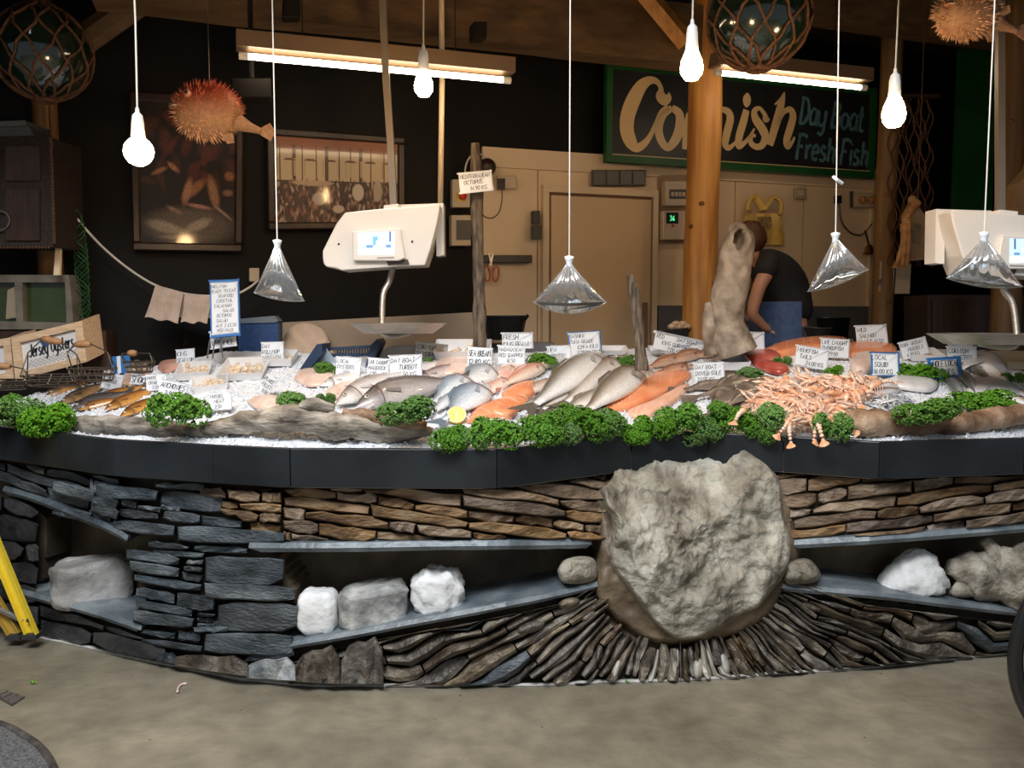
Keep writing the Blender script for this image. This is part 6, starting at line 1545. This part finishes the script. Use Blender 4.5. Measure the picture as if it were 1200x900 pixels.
def apf(u, v):
    a = (u-.5)*3.5; c = pp(918,354).lerp(Vector((HP.x-.03, YP, .62)), v); r = .185+.03*v; return c+Vector((-math.cos(a)*r*1.0, math.sin(a)*(r+.05), 0))+Vector((.008*math.sin(u*30),0,0))
mb.grid(apf, 20, 14); link('apron', mb, m_jean, pr, smooth=True)
hc_ = pp(876,285)
mb = MB(); mb.ball(hc_+Vector((.01,0,.03)), (.105,.098,.105), 18, 12); 
for v in mb.v: v += Vector((0,0,0))+ (v-hc_)*.06*noise.noise(v*25)
link('hair', mb, m_hair, pr, smooth=True)
mb = MB(); mb.tube([hc_+Vector((-.10,0,-.02)), hc_+Vector((-.125,0,-.045)), hc_+Vector((-.10,0,-.055))], [.012,.016,.010], 8); link('nose', mb, m_skin, pr, smooth=True)
for sy in (-1, 1):
    mb = MB(); mb.ball(hc_+Vector((.0,sy*.10,-.01)), (.018,.010,.03), 10, 8); link('ear', mb, m_skin, pr, smooth=True)
    mb = MB(); mb.ball(hc_+Vector((-.093,sy*.033,-.02)), .012, 10, 8); e = link('eye', mb, m_ring, pr, smooth=True); mb = MB(); mb.ball(hc_+Vector((-.101,sy*.033,-.022)), .006, 8, 6); link('pupil', mb, m_eye, e)
mb = MB(); mb.tube([hc_+Vector((-.085,-.025,-.075)), hc_+Vector((-.092,0,-.078)), hc_+Vector((-.085,.025,-.075))], .006, 6); link('mouth', mb, M('lips', (.38,.12,.09), rough=.5), pr, smooth=True)

# ================================================================ things at the left end
m_wick = M('dark_wicker', (.008,.004,.003), (.03,.014,.008), scale=60, rough=.6, bump=.004)
t = thing('wicker_cabinet', 'dark brown cabinet with beaded edge hanging at the far left', 'cabinet', at(25,290,4.15))
def F3(x, y, d): return at(x, y, 4.15)+Vector((0, d, 0))
o = link('case', extr(F3, [(-60,160),(58,160),(62,289),(-60,287)], 0, .3), m_wick, t)
for (x, y, x2, y2) in ((8,172,48,212),(8,222,48,282),(-50,172,0,282)): link('door_panel', extr(F3, [(x,y),(x2,y),(x2,y2),(x,y2)], -.012, .002), m_dkwood, t)
mb = MB()
for i in range(34): mb.ball(F3(60+i*.12, 162+i*3.7, -.005), .010, 6, 4)
link('beading', mb, M('bead_brown', (.07,.035,.018), rough=.45), t, kind='stuff')
mb = MB()
for i in range(22): mb.ball(F3(-20+i*3.7, 290, -.004), .007, 6, 4)
link('beading', mb, MATS['bead_brown'], t, kind='stuff')
P = [F3(3+11*math.cos(a), 259-11*math.sin(a), -.02) for a in np.linspace(0, 2*math.pi, 18)]; mb = MB(); mb.tube(P, .004, 6); link('ring_handle', mb, m_dkgrey, t)
for x in (-40, 40): mb = MB(); a = F3(x,160,.15); mb.tube([a, Vector((a.x,a.y,ZC))], .006, 5); link('hanger', mb, m_rope, t)
t = thing('plastic_box', 'dim grey plastic box on top of the dark cabinet', 'box', F3(10,158,.1)); o = link('box', extr(F3, [(-25,147),(30,145),(37,158),(-25,160)], .02, .2), M('dim_grey', (.07,.075,.08), rough=.4), t)
o = link('lid', extr(F3, [(-27,143),(29,141),(32,147),(-26,149)], .0, .22), M('dim_grey2', (.10,.105,.11), rough=.4), t)
# tank
YT = 4.33
def F4(x, y, d): return at(x, y, YT)+Vector((0, d, 0))
t = thing('glass_tank', 'glass fronted tank with green water behind the oyster crate', 'tank', F4(20,385,.1)); m_tf = M('tank_frame', (.11,.095,.07), (.18,.155,.12), scale=12, rough=.5)
for q in ([(-30,322),(80,322),(82,331),(-30,331)],[(-30,376),(86,378),(87,386),(-30,386)],[(76,331),(82,331),(86,378),(78,378)],[(17,331),(26,331),(27,377),(19,377)]): link('frame_rail', extr(F4, q, 0, .10), m_tf, t)
link('water', extr(F4, [(-30,331),(78,331),(80,377),(-30,377)], .04, .12), M('green_water', (.018,.03,.006), (.045,.065,.018), scale=3, rough=.15, coat=.6), t)
link('shell_stand', extr(F4, [(6,340),(14,336),(17,372),(4,374)], .02, .04), M('pale_stand', (.30,.24,.16), rough=.6), t)
tz = F4(0,386,0).z; mb = MB(); mb.box((F4(20,386,0).x, YT+.06, (tz+.3)/2-.003), (.9,.12,tz-.3-.01)); tag(link('bench', mb, m_dkwood), 'dark wooden bench carrying the glass tank at far left', 'bench')
t = thing('wooden_stick', 'pale stick leaning beside the green net at left', 'stick', F4(74,320,-.1)); link('stick', extr(F4, [(73,281),(78,282),(77,323),(70,323)], -.06, -.04), m_fr, t)
# net
random.seed(9); t = thing('green_net', 'green fishing net hanging in a narrow strip left of the dark wall', 'net', at(95,400,4.38)); mb = MB()
L0 = [(76,225),(84,262),(86,300),(88,340),(92,380),(98,402)]
for k in range(9):
    P = []
    for i in range(24):
        f = i/23; y = 222+182*f; x0 = np.interp(y, [p[1] for p in L0], [p[0] for p in L0]); wv = 10+8*math.sin(f*3); P.append(at(x0+wv*(.5+.5*math.sin(i*1.15*(1 if k % 2 else -1)+k*.8)), y, 4.38+.012*k))
    mb.tube(P, .0035, 4)
link('mesh', mb, M('green_twine', (.006,.04,.006), (.018,.09,.018), scale=20, rough=.8), t, kind='stuff')
# rope with two cloths
t = thing('rope_line', 'thin pale rope drooping across the dark wall from the net to the wall block', 'rope', at(180,336,4.55)); P = smoothp([at(78,241,4.37), at(100,268,4.42), at(125,294,4.5), at(155,318,4.55), at(184,335,4.55), at(215,344,4.55), at(247,347,4.56), at(275,345,4.6), at(292,337,4.65), at(302,329,4.7)], 5)
mb = MB(); mb.tube([Vector(p) for p in P], .0065, 6); link('rope', mb, m_cord, t, smooth=True)
m_cloth = M('beige_cloth', (.48,.36,.28), (.58,.45,.36), scale=20, rough=.8, bump=.004)
for (pts, lab) in (([(183,334),(216,343),(210,378),(172,372)],'beige cloth hanging over the rope, left one of two'),([(217,344),(250,347),(244,378),(214,378)],'beige cloth hanging over the rope, right one of two')):
    a, b, c, d = [at(x, y, 4.55) for x, y in pts]; t = thing('hanging_cloth', lab, 'cloth', d)
    f = lambda u, v, s=-1: a.lerp(b, u).lerp(d.lerp(c, u), v)+Vector((0, s*(.008+.012*v)+.008*math.sin(u*9+v*4)*v, .006*math.sin(u*11)*v))
    mb = MB(); mb.grid(lambda u, v: f(u, v, -1), 14, 10); mb.grid(lambda u, v: f(u, v*.8, 1), 14, 10); link('cloth', mb, m_cloth, t, smooth=True)
t = wbox('wall_block', 'small pale block on the dark wall holding the rope end', 'block', 292, 314, 304, 330, .03, m_sock, off=.02)
# oyster crates
m_crate = M('pale_crate_wood', (.50,.33,.19), (.66,.47,.30), scale=14, rough=.6, bump=.001, stretch=(1,6,6)); m_pap = M('printed_paper', (.60,.58,.57), (.66,.64,.62), scale=5, rough=.55)
def crate(TL, TR, BR, BL, Y, label, text=True):
    t = thing('oyster_crate', label, 'crate', at(*BL, Y)); a, b, c, d = [at(x, y, Y) for x, y in (TL, TR, BR, BL)]; dp = Vector((0, .16, .03))
    def q(u, v): return a.lerp(b, u).lerp(d.lerp(c, u), v)
    for (u0,v0,u1,v1) in ((0,0,1,.16),(0,.84,1,1),(0,.16,.11,.84),(.89,.16,1,.84)): mb = MB(); mb.slab([q(u0,v0), q(u1,v0), q(u1,v1), q(u0,v1)], dp*.12); link('slat', mb, m_crate, t)
    for (u0,u1) in ((0,.06),(.94,1)): mb = MB(); mb.slab([q(u0,0)+dp*.12, q(u1,0)+dp*.12, q(u1,1)+dp*.12, q(u0,1)+dp*.12], dp); link('side', mb, m_crate, t)
    mb = MB(); mb.slab([q(.11,.16)+dp*.1, q(.89,.16)+dp*.1, q(.89,.84)+dp*.1, q(.11,.84)+dp*.1], dp*.1); link('printed_panel', mb, m_pap, t)
    if text:
        U = (b-a).normalized(); V = (a-d).normalized(); N_ = Vector((0,-1,0)); mb = MB(); o = q(.20,.56)+dp*.09; write(mb, 'Jersey Oysters', o, U, V, .062, .008, N_, slant=.05, fit=(b-a).length*.64, jit=0); link('lettering', mb, m_ink, t)
        mb = MB(); o = q(.46,.30)+dp*.08; mb.slab([o-U*.035+V*.012, o-U*.015+V*.022, o+V*.012, o+U*.03+V*.028, o+U*.035, o-V*.022, o-U*.02-V*.014], Vector((0,.002,0))); link('logo', mb, M('navy_print', (.03,.06,.14), rough=.5), t)
        mb = MB()
        for i in range(12):
            u = .14+i*.062; mb.ribbon([q(u,.62)+dp*.09, q(min(.88,u+.16),.82)+dp*.09], .002, N_); mb.ribbon([q(min(.88,u+.10),.62)+dp*.09, q(max(.13,u-.06),.82)+dp*.09], .002, N_)
        link('net_print', mb, M('grey_line', (.35,.33,.31), rough=.6), t)
crate((13,396),(96,376),(102,424),(18,446),4.15,'pale wooden crate with dark lettering and a small leaf logo, tilted behind the wire baskets')
crate((-66,408),(12,396),(16,444),(-62,456),4.17,'second pale wooden oyster crate cut by the left picture edge',False)
# wire baskets with cork handles
m_cork = M('cork_handle', (.28,.13,.05), (.42,.22,.10), scale=30, rough=.6)
def basket(cx, cy, wpx, hpx, hand, Y, label):
    t = thing('wire_basket', label, 'basket', at(cx, cy+hpx, Y)); c = at(cx, cy, Y); r = wpx*Y/FPX/2; h = hpx*Y/FPX; mb = MB()
    for z, k in ((0,1.),(-h*.5,.9),(-h,.8)):
        mb.tube([c+Vector((r*k*math.cos(a), r*k*.7*math.sin(a), z)) for a in np.linspace(0, 2*math.pi, 20)], .0035, 5)
    for i in range(16):
        a = 2*math.pi*i/16; mb.tube([c+Vector((r*math.cos(a), r*.7*math.sin(a), 0)), c+Vector((r*.8*math.cos(a+.2), r*.56*math.sin(a+.2), -h))], .002, 4)
    link('wire_body', mb, M('tarnished_wire', (.16,.13,.10), rough=.45, metal=.8), t)
    (hx0, hy0), (hx1, hy1) = hand; a, b = at(hx0, hy0, Y), at(hx1, hy1, Y); mb = MB(); mb.tube([a, a.lerp(b,.3), a.lerp(b,.7), b], [.012,.017,.017,.012], 10); link('handle', mb, m_cork, t, smooth=True)
    for e, s in ((a, -1), (b, 1)):
        for k in (-1, 1):
            mb = MB(); mb.tube([e, (e+c+Vector((s*r,0,0)))/2+Vector((s*.02,0,.02)), c+Vector((s*r*.95,k*r*.2,0))], .0032, 5); link('handle_wire', mb, MATS['tarnished_wire'], t)
basket(62, 440, 72, 12, ((50,397),(72,401)), 3.95, 'wire basket with reddish handle in front of the lettered crate')
basket(108, 432, 56, 14, ((88,404),(106,403)), 4.0, 'wire basket of oysters with reddish handle right of the crate')
basket(4, 446, 60, 10, ((-14,430),(12,429)), 3.9, 'wire basket cut by the left picture edge')
basket(163, 424, 36, 12, ((150,414),(160,414)), 4.15, 'small wire basket in front of the dark wall')
# blue board, steel bench, paper, blue crate
def F5(x, y, d): return at(x, y, 4.6)+Vector((0, d, 0))
t = thing('blue_board', 'dark blue plastic crate on edge behind the rollmop card', 'crate', F5(300,418,0)); o = link('panel', extr(F5, [(278,376),(322,372),(326,378),(326,418),(280,418)], 0, .06), M('blue_plastic', (.015,.05,.16), (.025,.08,.24), scale=60, rough=.5, bump=.002), t); link('rim', extr(F5, [(278,374),(322,370),(327,376),(323,378),(278,379)], -.01, .07), M('grey_rim', (.16,.19,.22), rough=.4), t); 
m_bench = M('worktop_steel', (.42,.34,.26), (.52,.43,.33), scale=3, rough=.4, metal=.3)
def F6(x, y, d): return at(x, y, 4.86)+Vector((0, d, 0))
t = thing('steel_worktop', 'pale steel back bench upstand behind the weighing pan', 'worktop', F6(440,412,0)); link('upstand', extr(F6, [(328,378),(551,366),(551,420),(328,420)], .05, .09), m_bench, t); link('end_panel', extr(F6, [(551,366),(575,372),(575,420),(551,420)], .05, .40), m_bench, t)
mb = MB(); p, q = F6(328,415,0), F6(551,415,0); mb.box(((p.x+q.x)/2, 4.93, .72), (q.x-p.x, .14, .84)); link('cabinet', mb, m_bench, t)
random.seed(3)
t = thing('crumpled_paper', 'crumpled pinkish paper lying on the back bench', 'paper', F6(350,410,0)); mb = MB()
def crp(u, v):
    x = 330+75*u; y = 414-34*v*(math.sin(math.pi*min(1,u*1.15+.05)))**.5; p = F6(x, y, -.03-.10*(1-v)); return p+Vector((0,0,1))*.02*noise.noise(p*14)+Vector((0,1,0))*.03*noise.noise(p*11)
mb.grid(crp, 22, 10); link('sheet', mb, M('kraft_paper', (.62,.44,.30), (.74,.55,.40), scale=9, rough=.7), t, smooth=False)
m_crb = M('navy_crate', (.012,.03,.075), (.02,.045,.10), scale=10, rough=.45)
def F7(x, y, d): return at(x, y, 4.2)+Vector((0, d, 0))
t = thing('blue_crate', 'navy slatted plastic crate at the back left of the oyster card', 'crate', F7(400,432,0))
for i in range(17): link('slat', extr(F7, [(388+i*3.3,409-i*.15),(389.6+i*3.3,409-i*.15),(389.6+i*3.3,418),(388+i*3.3,418)], .14, .15), m_crb, t)
link('rail', extr(F7, [(372,409),(440,405),(440,408),(372,412)], .13, .16), m_crb, t); link('rail', extr(F7, [(372,417),(442,415),(442,420),(372,422)], .13, .16), m_crb, t)
link('end_wall', extr(F7, [(436,404),(444,397),(447,402),(436,430),(430,430)], -.05, .15), m_crb, t); link('end_wall', extr(F7, [(374,403),(380,403),(380,412),(362,436),(354,432)], -.05, .15), m_crb, t)
t = thing('steel_tray', 'grey steel tray at the back right of the navy crate', 'tray', F7(470,420,0)); link('tray', extr(F7, [(446,412),(455,406),(500,405),(506,412),(506,424),(440,424)], .05, .22), m_steel, t)
t = thing('blue_paper', 'pale blue pointed paper standing in the navy crate', 'paper', F7(385,425,0)); link('sheet', extr(F7, [(379,407),(390,422),(392,428),(366,430),(374,418)], .05, .055), M('pale_blue', (.35,.42,.48), rough=.6), t)
# black tub, pans and back clutter on the right
t = thing('black_tub', 'black bucket with lug on the bench left of the cold room door', 'tub', at(597,400,4.95)); mb = MB(); c = at(590,398,4.95); mb.lathe(c, [(.0,0),(.11,0),(.135,.125),(.145,.13),(.145,.14),(.12,.14)], 20); link('bucket', mb, m_blackplastic, t, smooth=False); mb = MB(); mb.tube([at(612,378,4.95), at(617,372,4.9), at(619,369,4.9)], .01, 6); link('lug', mb, m_blackplastic, t)
mb = MB(); mb.box((at(600,400,5.0).x, 5.1, .80), (.5,.3,.98)); tag(link('back_bench', mb, m_dado), 'grey bench under the black bucket', 'bench')
YQ = 4.95
def F8(x, y, d): return at(x, y, YQ)+Vector((0, d, 0))
t = thing('dark_basket', 'black basket of pale parcels beside the thick log post', 'basket', F8(788,412,0)); link('basket', extr(F8, [(776,388),(806,384),(806,412),(778,412)], 0, .2), m_blackplastic, t); mb = MB()
for i in range(5): mb.ball(F8(790+i*4, 383-(i % 2)*3, .05), (.03,.03,.02), 8, 6)
link('parcel', mb, m_crate, t)
for i, (x0, y0, x1, y1, m_, lab) in enumerate([(955,372,1012,400,m_blackplastic,'black curved tub behind the swordfish card'),(942,384,1004,396,m_steel,'shallow steel pan behind the swordfish card')]):
    c = F8((x0+x1)/2, y1, .1); w_ = (x1-x0)*YQ/FPX/2; h = (y1-y0)*YQ/FPX; t = thing('round_tub' if i == 0 else 'steel_pan', lab, 'tub' if i == 0 else 'pan', c); mb = MB(); mb.lathe(c, [(0,0),(w_*.85,0),(w_,h),(w_*1.04,h),(w_*.96,h*.95),(w_*.8,h*.15),(0,h*.15)], 24, scale=(1,.6)); link('vessel', mb, m_, t, smooth=True)
mb = MB(); p = F8(980,398,0); mb.box((p.x, 5.2, .3+(p.z-.3)/2-.02), (.9,.5,p.z-.3-.05)); tag(link('back_counter', mb, m_blackplastic), 'dark back counter under the shallow pan', 'counter')
# dried fish jaws, paper bags and papers on the dark right part
def F9(x, y, d): return at(x, y, 5.3)+Vector((0, d, 0))
m_dry = M('dried_fish', (.30,.13,.04), (.55,.30,.12), scale=20, rough=.6, bump=.004)
t = thing('dried_fish', 'orange dried fish hanging from a net strip at right', 'dried fish', F9(1060,313,0)); mb = MB()
for s, P in ((1,[(1076,236),(1066,248),(1060,262),(1058,285),(1050,312)]),(1,[(1060,262),(1060,285),(1057,313)]),(1,[(1063,255),(1064,285),(1062,312)])): Q = smoothp([F9(x, y, 0) for x, y in P], 4); mb.tube([Vector(q) for q in Q], [.03-.018*i/len(Q) for i in range(len(Q))], 8)
link('body', mb, m_dry, t, smooth=True); mb = MB(); mb.slab([F9(1056,300,0), F9(1066,302,0), F9(1063,314,0), F9(1046,314,0)], (0,.02,0)); link('tail_fin', mb, m_dry, t)
mb = MB(); mb.tube([F9(1076,236,0), F9(1077,200,0), Vector((F9(1077,200,0).x,5.3,ZC))], .004, 5); link('string', mb, m_rope, t)
m_bagp = M('brown_paper', (.30,.20,.11), (.42,.29,.17), scale=8, rough=.7, bump=.004)
t = thing('paper_bag', 'brown paper bag with faded print hanging behind the dried fish', 'bag', F9(1082,305,.1)); link('bag', extr(F9, [(1078,232),(1094,254),(1093,303),(1070,305),(1068,250)], .08, .14), m_bagp, t); mb = MB(); mb.slab([F9(1077,258,.079), F9(1087,262,.079), F9(1086,286,.079), F9(1076,284,.079)], (0,.001,0)); link('print', mb, M('faded_print', (.15,.13,.09), (.30,.22,.13), scale=40, rough=.7), t)
mb = MB(); mb.ball(F9(1078,232,.1), .03, 8, 6); link('tied_top', mb, m_bagp, t)
t = thing('paper_sheets', 'pale papers pinned on the dark boards below the paper bag', 'paper', F9(1075,345,.25))
for q in ([(1052,303),(1070,304),(1068,342),(1050,340)],[(1072,306),(1090,306),(1088,343),(1070,343)]): link('sheet', extr(F9, q, .25, .256), M('cream_paper', (.40,.34,.26), rough=.7), t)
link('print', extr(F9, [(1050,325),(1057,325),(1057,332),(1050,332)], .246, .25), m_dkgrey, t)
t = thing('hanging_sack', 'brown sack hanging behind the right-hand scale', 'sack', F9(1170,262,-.4)); link('sack', extr(F9, [(1174,198),(1182,206),(1192,222),(1192,262),(1148,262),(1149,226),(1166,208),(1168,200)], -.40, -.28), m_bagp, t); mb = MB(); mb.ball(F9(1174,203,-.34), .05, 10, 8); link('tied_top', mb, m_bagp, t, smooth=True); mb = MB(); a = F9(1174,196,-.34); mb.tube([a, Vector((a.x, a.y, ZC))], .004, 5); link('string', mb, m_rope, t)
random.seed(15); t = thing('dark_net', 'dark brown net hanging in folds right of the log post', 'net', F9(1075,320,.2)); mb = MB()
for k in range(12):
    P = []
    for i in range(26): f = i/25; y = 100+210*f; P.append(F9(1062+5.4*k+4*math.sin(i*1.1*(1 if k % 2 else -1)+k), y, .22+.01*k))
    mb.tube(P, .005, 4)
link('mesh', mb, m_rope, t, kind='stuff'); mb = MB(); mb.tube([F9(1060,100,.25), F9(1125,100,.25)], .015, 6); a = F9(1070,100,.25); mb.tube([a, Vector((a.x,a.y,ZC))], .006, 5); link('rail', mb, m_dkwood, t)
t = thing('dark_cupboard', 'dark wooden cupboard below the right-hand scale', 'cupboard', F9(1140,420,.1)); link('carcass', extr(F9, [(1098,345),(1240,345),(1240,470),(1098,470)], .12, .45), M('cupboard_brown', (.03,.018,.012), (.05,.03,.02), scale=8, rough=.5), t); link('door', extr(F9, [(1102,350),(1165,350),(1165,470),(1102,470)], .10, .12), m_dkwood, t)
# small black fittings on the beam
for (x0,y0,x1,y1,off,lab) in [(332,-4,352,20,1.2,'small black speaker box on the beam at the top left of centre'),(555,25,571,45,1.2,'small black bracket box hanging on the beam right of the bulb')]:
    t = wbox('black_box', lab, 'box', x0, y0, x1, y1, .08, m_black, off=off-.08); 
t = wbox('projector_box', 'long black box fixed near the still life print', 'box', 271, 91, 318, 114, .14, m_black, off=.9); mb = MB(); a = B(295,91,1.0); mb.tube([a, Vector((a.x,a.y,ZC))], .012, 6); link('bracket', mb, m_blackplastic, t)

# ================================================================ objects on the shelves and the floor
m_wrock = M('white_coral_rock', (.70,.69,.66), (.90,.90,.88), scale=12, rough=.7, bump=.006, bscale=40); m_lich = M('lichen_stone', (.16,.165,.16), (.62,.60,.54), scale=10, rough=.6, bump=.006, bscale=50, c3=(.36,.355,.33)); m_gblk = M('grey_block', (.15,.14,.13), (.55,.54,.52), scale=4, rough=.5, bump=.006, bscale=40, c3=(.32,.31,.29))
def rock(cx, by, wpx, hpx, dm, label, mat, sq=.5, amp=.10, sc=6, seed=0., inset=.06, yaw=0., shape=None):
    Y = 3.4
    for _ in range(6): p = at(cx, by, Y); Y = wallY(p.x, p.z)+inset
    p = at(cx, by, Y); k = Y/FPX; w_, h = wpx*k/2, hpx*k/2; c = p+Vector((0, 0, h)); mb = MB(); n, m = 36, 24; R = Matrix.Rotation(yaw, 3, 'Z')
    for i in range(m+1):
        th = math.pi*i/m
        for j in range(n):
            a = 2*math.pi*j/n; f = lambda v: math.copysign(abs(v)**sq, v)
            v = Vector((f(math.sin(th))*f(math.cos(a)), f(math.sin(th))*f(math.sin(a)), f(math.cos(th))))
            if shape: v = shape(v)
            v *= 1+amp*fbm(v*1.0, sc*.35, seed, 4)
            v = R @ Vector((v.x*w_, v.y*dm/2, v.z*h)); mb.v.append(c+v)
        if i:
            o = (i-1)*n
            for j in range(n): mb.f.append((o+j, o+n+j, o+n+(j+1) % n, o+(j+1) % n))
    return tag(link('shelf_stone', mb, mat, smooth=True), label, 'stone')
rock(110, 708, 88, 56, .20, 'squarish grey block stone in the left recess', m_gblk, sq=.42, amp=.12, seed=1, yaw=.5, inset=.10)
rock(374, 741, 49, 53, .14, 'white rounded square rock at the left end of the middle shelf', m_wrock, sq=.55, amp=.07, seed=2, inset=.04)
rock(438, 733, 80, 52, .17, 'grey lichen-spotted oblong block on the middle shelf', m_lich, sq=.38, amp=.12, seed=3, yaw=.15, inset=.06, shape=lambda v: Vector((v.x, v.y, v.z+.18*v.x)))
rock(513, 718, 64, 54, .17, 'lumpy white rock right of the lichen-spotted block', m_wrock, sq=.75, amp=.22, sc=6, seed=4, inset=.06)
rock(1071, 698, 70, 56, .17, 'white cone-shaped rock on the right shelf', m_wrock, sq=.85, amp=.16, seed=5, inset=.06, shape=lambda v: Vector((v.x*(1.0-.45*v.z)+.1*v.z, v.y*(1-.35*v.z), v.z)))
Y = 3.55
def F10(x, y, r, d=0.): return (*(at(x, y, Y)+Vector((0,d,0))), r)
t = thing('driftwood_root', 'pale grey knotted driftwood root on the right shelf', 'driftwood', at(1150,702,Y))
for k, PTS in enumerate([[F10(1112,664,.035), F10(1130,668,.075), F10(1150,672,.095), F10(1175,672,.105), F10(1200,668,.10), F10(1230,670,.07)], [F10(1160,668,.06), F10(1164,650,.045,-.01), F10(1160,640,.03), F10(1152,632,.02)], [F10(1140,684,.05), F10(1120,690,.03,-.03), F10(1112,694,.012)], [F10(1180,690,.06), F10(1200,706,.04,-.02), F10(1214,716,.02)]]):
    P = smoothp(PTS, 6); mb = MB(); mb.tube([Vector(p[:3]) for p in P], [p[3] for p in P], 16); C = [Vector(p[:3]) for p in P]
    for i, v in enumerate(mb.v): c = C[i//16]; mb.v[i] = c+(v-c)*(1+.45*fbm(v, 10, k, 3))
    link('root' if k == 0 else 'branch', mb, M('grey_root', (.12,.10,.07), (.52,.47,.38), scale=12, rough=.7, bump=.012, c3=(.32,.28,.22)), t, smooth=True)
# ladder foot
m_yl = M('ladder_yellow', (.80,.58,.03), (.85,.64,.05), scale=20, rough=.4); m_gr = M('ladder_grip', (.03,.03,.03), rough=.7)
t = thing('yellow_ladder', 'foot of a yellow ladder standing at the left edge of the picture', 'ladder', at(30,747,3.62))
def rail(x0, y0, x1, y1, Y0, Y1, w_):
    a, b = at(x0, y0, Y0), at(x1, y1, Y1); d = (b-a).normalized(); s = Vector((1,0,0)); s = (s-d*s.dot(d)).normalized(); n_ = d.cross(s); mb = MB()
    for (o, sz1, sz2) in ((Vector(), w_, .004), (s*w_*.5, .004, .026), (-s*w_*.5, .004, .026)):
        A = [a+o+s*p*sz1/2+n_*q*sz2/2+(n_*.013 if sz2 > .01 else Vector()) for p, q in ((-1,-1),(1,-1),(1,1),(-1,1))]; Bq = [v+(b-a) for v in A]; mb.hexa(A, Bq)
    return mb
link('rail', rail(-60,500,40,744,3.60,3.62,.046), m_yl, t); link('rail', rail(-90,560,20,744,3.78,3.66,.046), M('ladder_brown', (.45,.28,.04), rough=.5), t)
mb = MB(); mb.box(at(38,746,3.62)+Vector((0,0,.008)), (.065,.06,.02)); link('rubber_foot', mb, m_gr, t); mb = MB(); mb.box(at(19,747,3.66)+Vector((0,0,.008)), (.065,.06,.02)); link('rubber_foot', mb, m_gr, t)
mb = MB(); mb.tube([at(-50,690,3.72), at(28,728,3.62)], .012, 6); link('brace_bar', mb, m_steel, t); mb = MB(); mb.ball(at(33,727,3.60), .009, 8, 6); link('rivet', mb, m_gr, t)
mb = MB(); mb.box(at(-8,672,3.7), (.12,.08,.03)); link('tread', mb, M('grey_tread', (.35,.36,.36), rough=.5), t)
# wheel at the right edge
t = thing('cart_wheel', 'dark shiny wheel rim of a cart at the right picture edge', 'wheel', at(1325,780,2.6)); c = at(1325,780,2.6); c.z = .388; m_tyre = M('black_tyre', (.010,.010,.011), rough=.28, spec=.7); m_chr = M('dark_chrome', (.30,.32,.34), rough=.15, metal=1.)
def ring_(R_, r_, n=72, m=10, dy=0.): 
    mb = MB(); P = [c+Vector((math.cos(a)*R_, dy, math.sin(a)*R_)) for a in np.linspace(0, 2*math.pi, n)]; mb.tube(P, r_, m, cap=False, up=(0,1,0)); return mb
link('tyre', ring_(.366, .021), m_tyre, t, smooth=True); link('rim', ring_(.335, .014), m_chr, t, smooth=True); link('rim_edge', ring_(.318, .006, dy=-.012), m_chr, t, smooth=True)
mb = MB(); mb.lathe(c, [(0,-.05),(.03,-.05),(.03,.05),(0,.05)], 16, (0,1,0)); link('hub', mb, m_chr, t)
for i in range(18): a = i*math.pi/9; mb = MB(); mb.tube([c+Vector((math.cos(a)*.03,0,math.sin(a)*.03)), c+Vector((math.cos(a+.1)*.325,0,math.sin(a+.1)*.325))], .0015, 4); link('spoke', mb, m_chr, t)
# scraps on the floor
mb = MB(); P = smoothp([atz(219,801,.006), atz(213,802,.006), atz(209,806,.006), atz(208,811,.008)], 4); mb.tube([Vector(p) for p in P], .005, 6); tag(link('shell_scrap', mb, M('pink_scrap', (.70,.52,.48), rough=.4), smooth=True), 'small pale pink curved scrap lying on the floor below the slate pier', 'scrap')
for (x, y, lab) in [(38,801,'tiny green parsley scrap on the floor near the drain'),(718,797,'tiny green parsley scrap at the foot of the stone fan, left of two'),(736,800,'tiny green parsley scrap at the foot of the stone fan, right of two')]:
    random.seed(x); mb = MB(); c = atz(x, y, .004)
    for i in range(9): d = Vector((random.uniform(-1,1), random.uniform(-1,1), random.random()*.6))*.011; mb.slab([c+d, c+d+Vector((.006,.002,.003)), c+d+Vector((.004,.008,.001)), c+d+Vector((-.003,.005,.004))], (0,0,.001))
    tag(link('parsley_scrap', mb, m_leaf), lab, 'parsley')
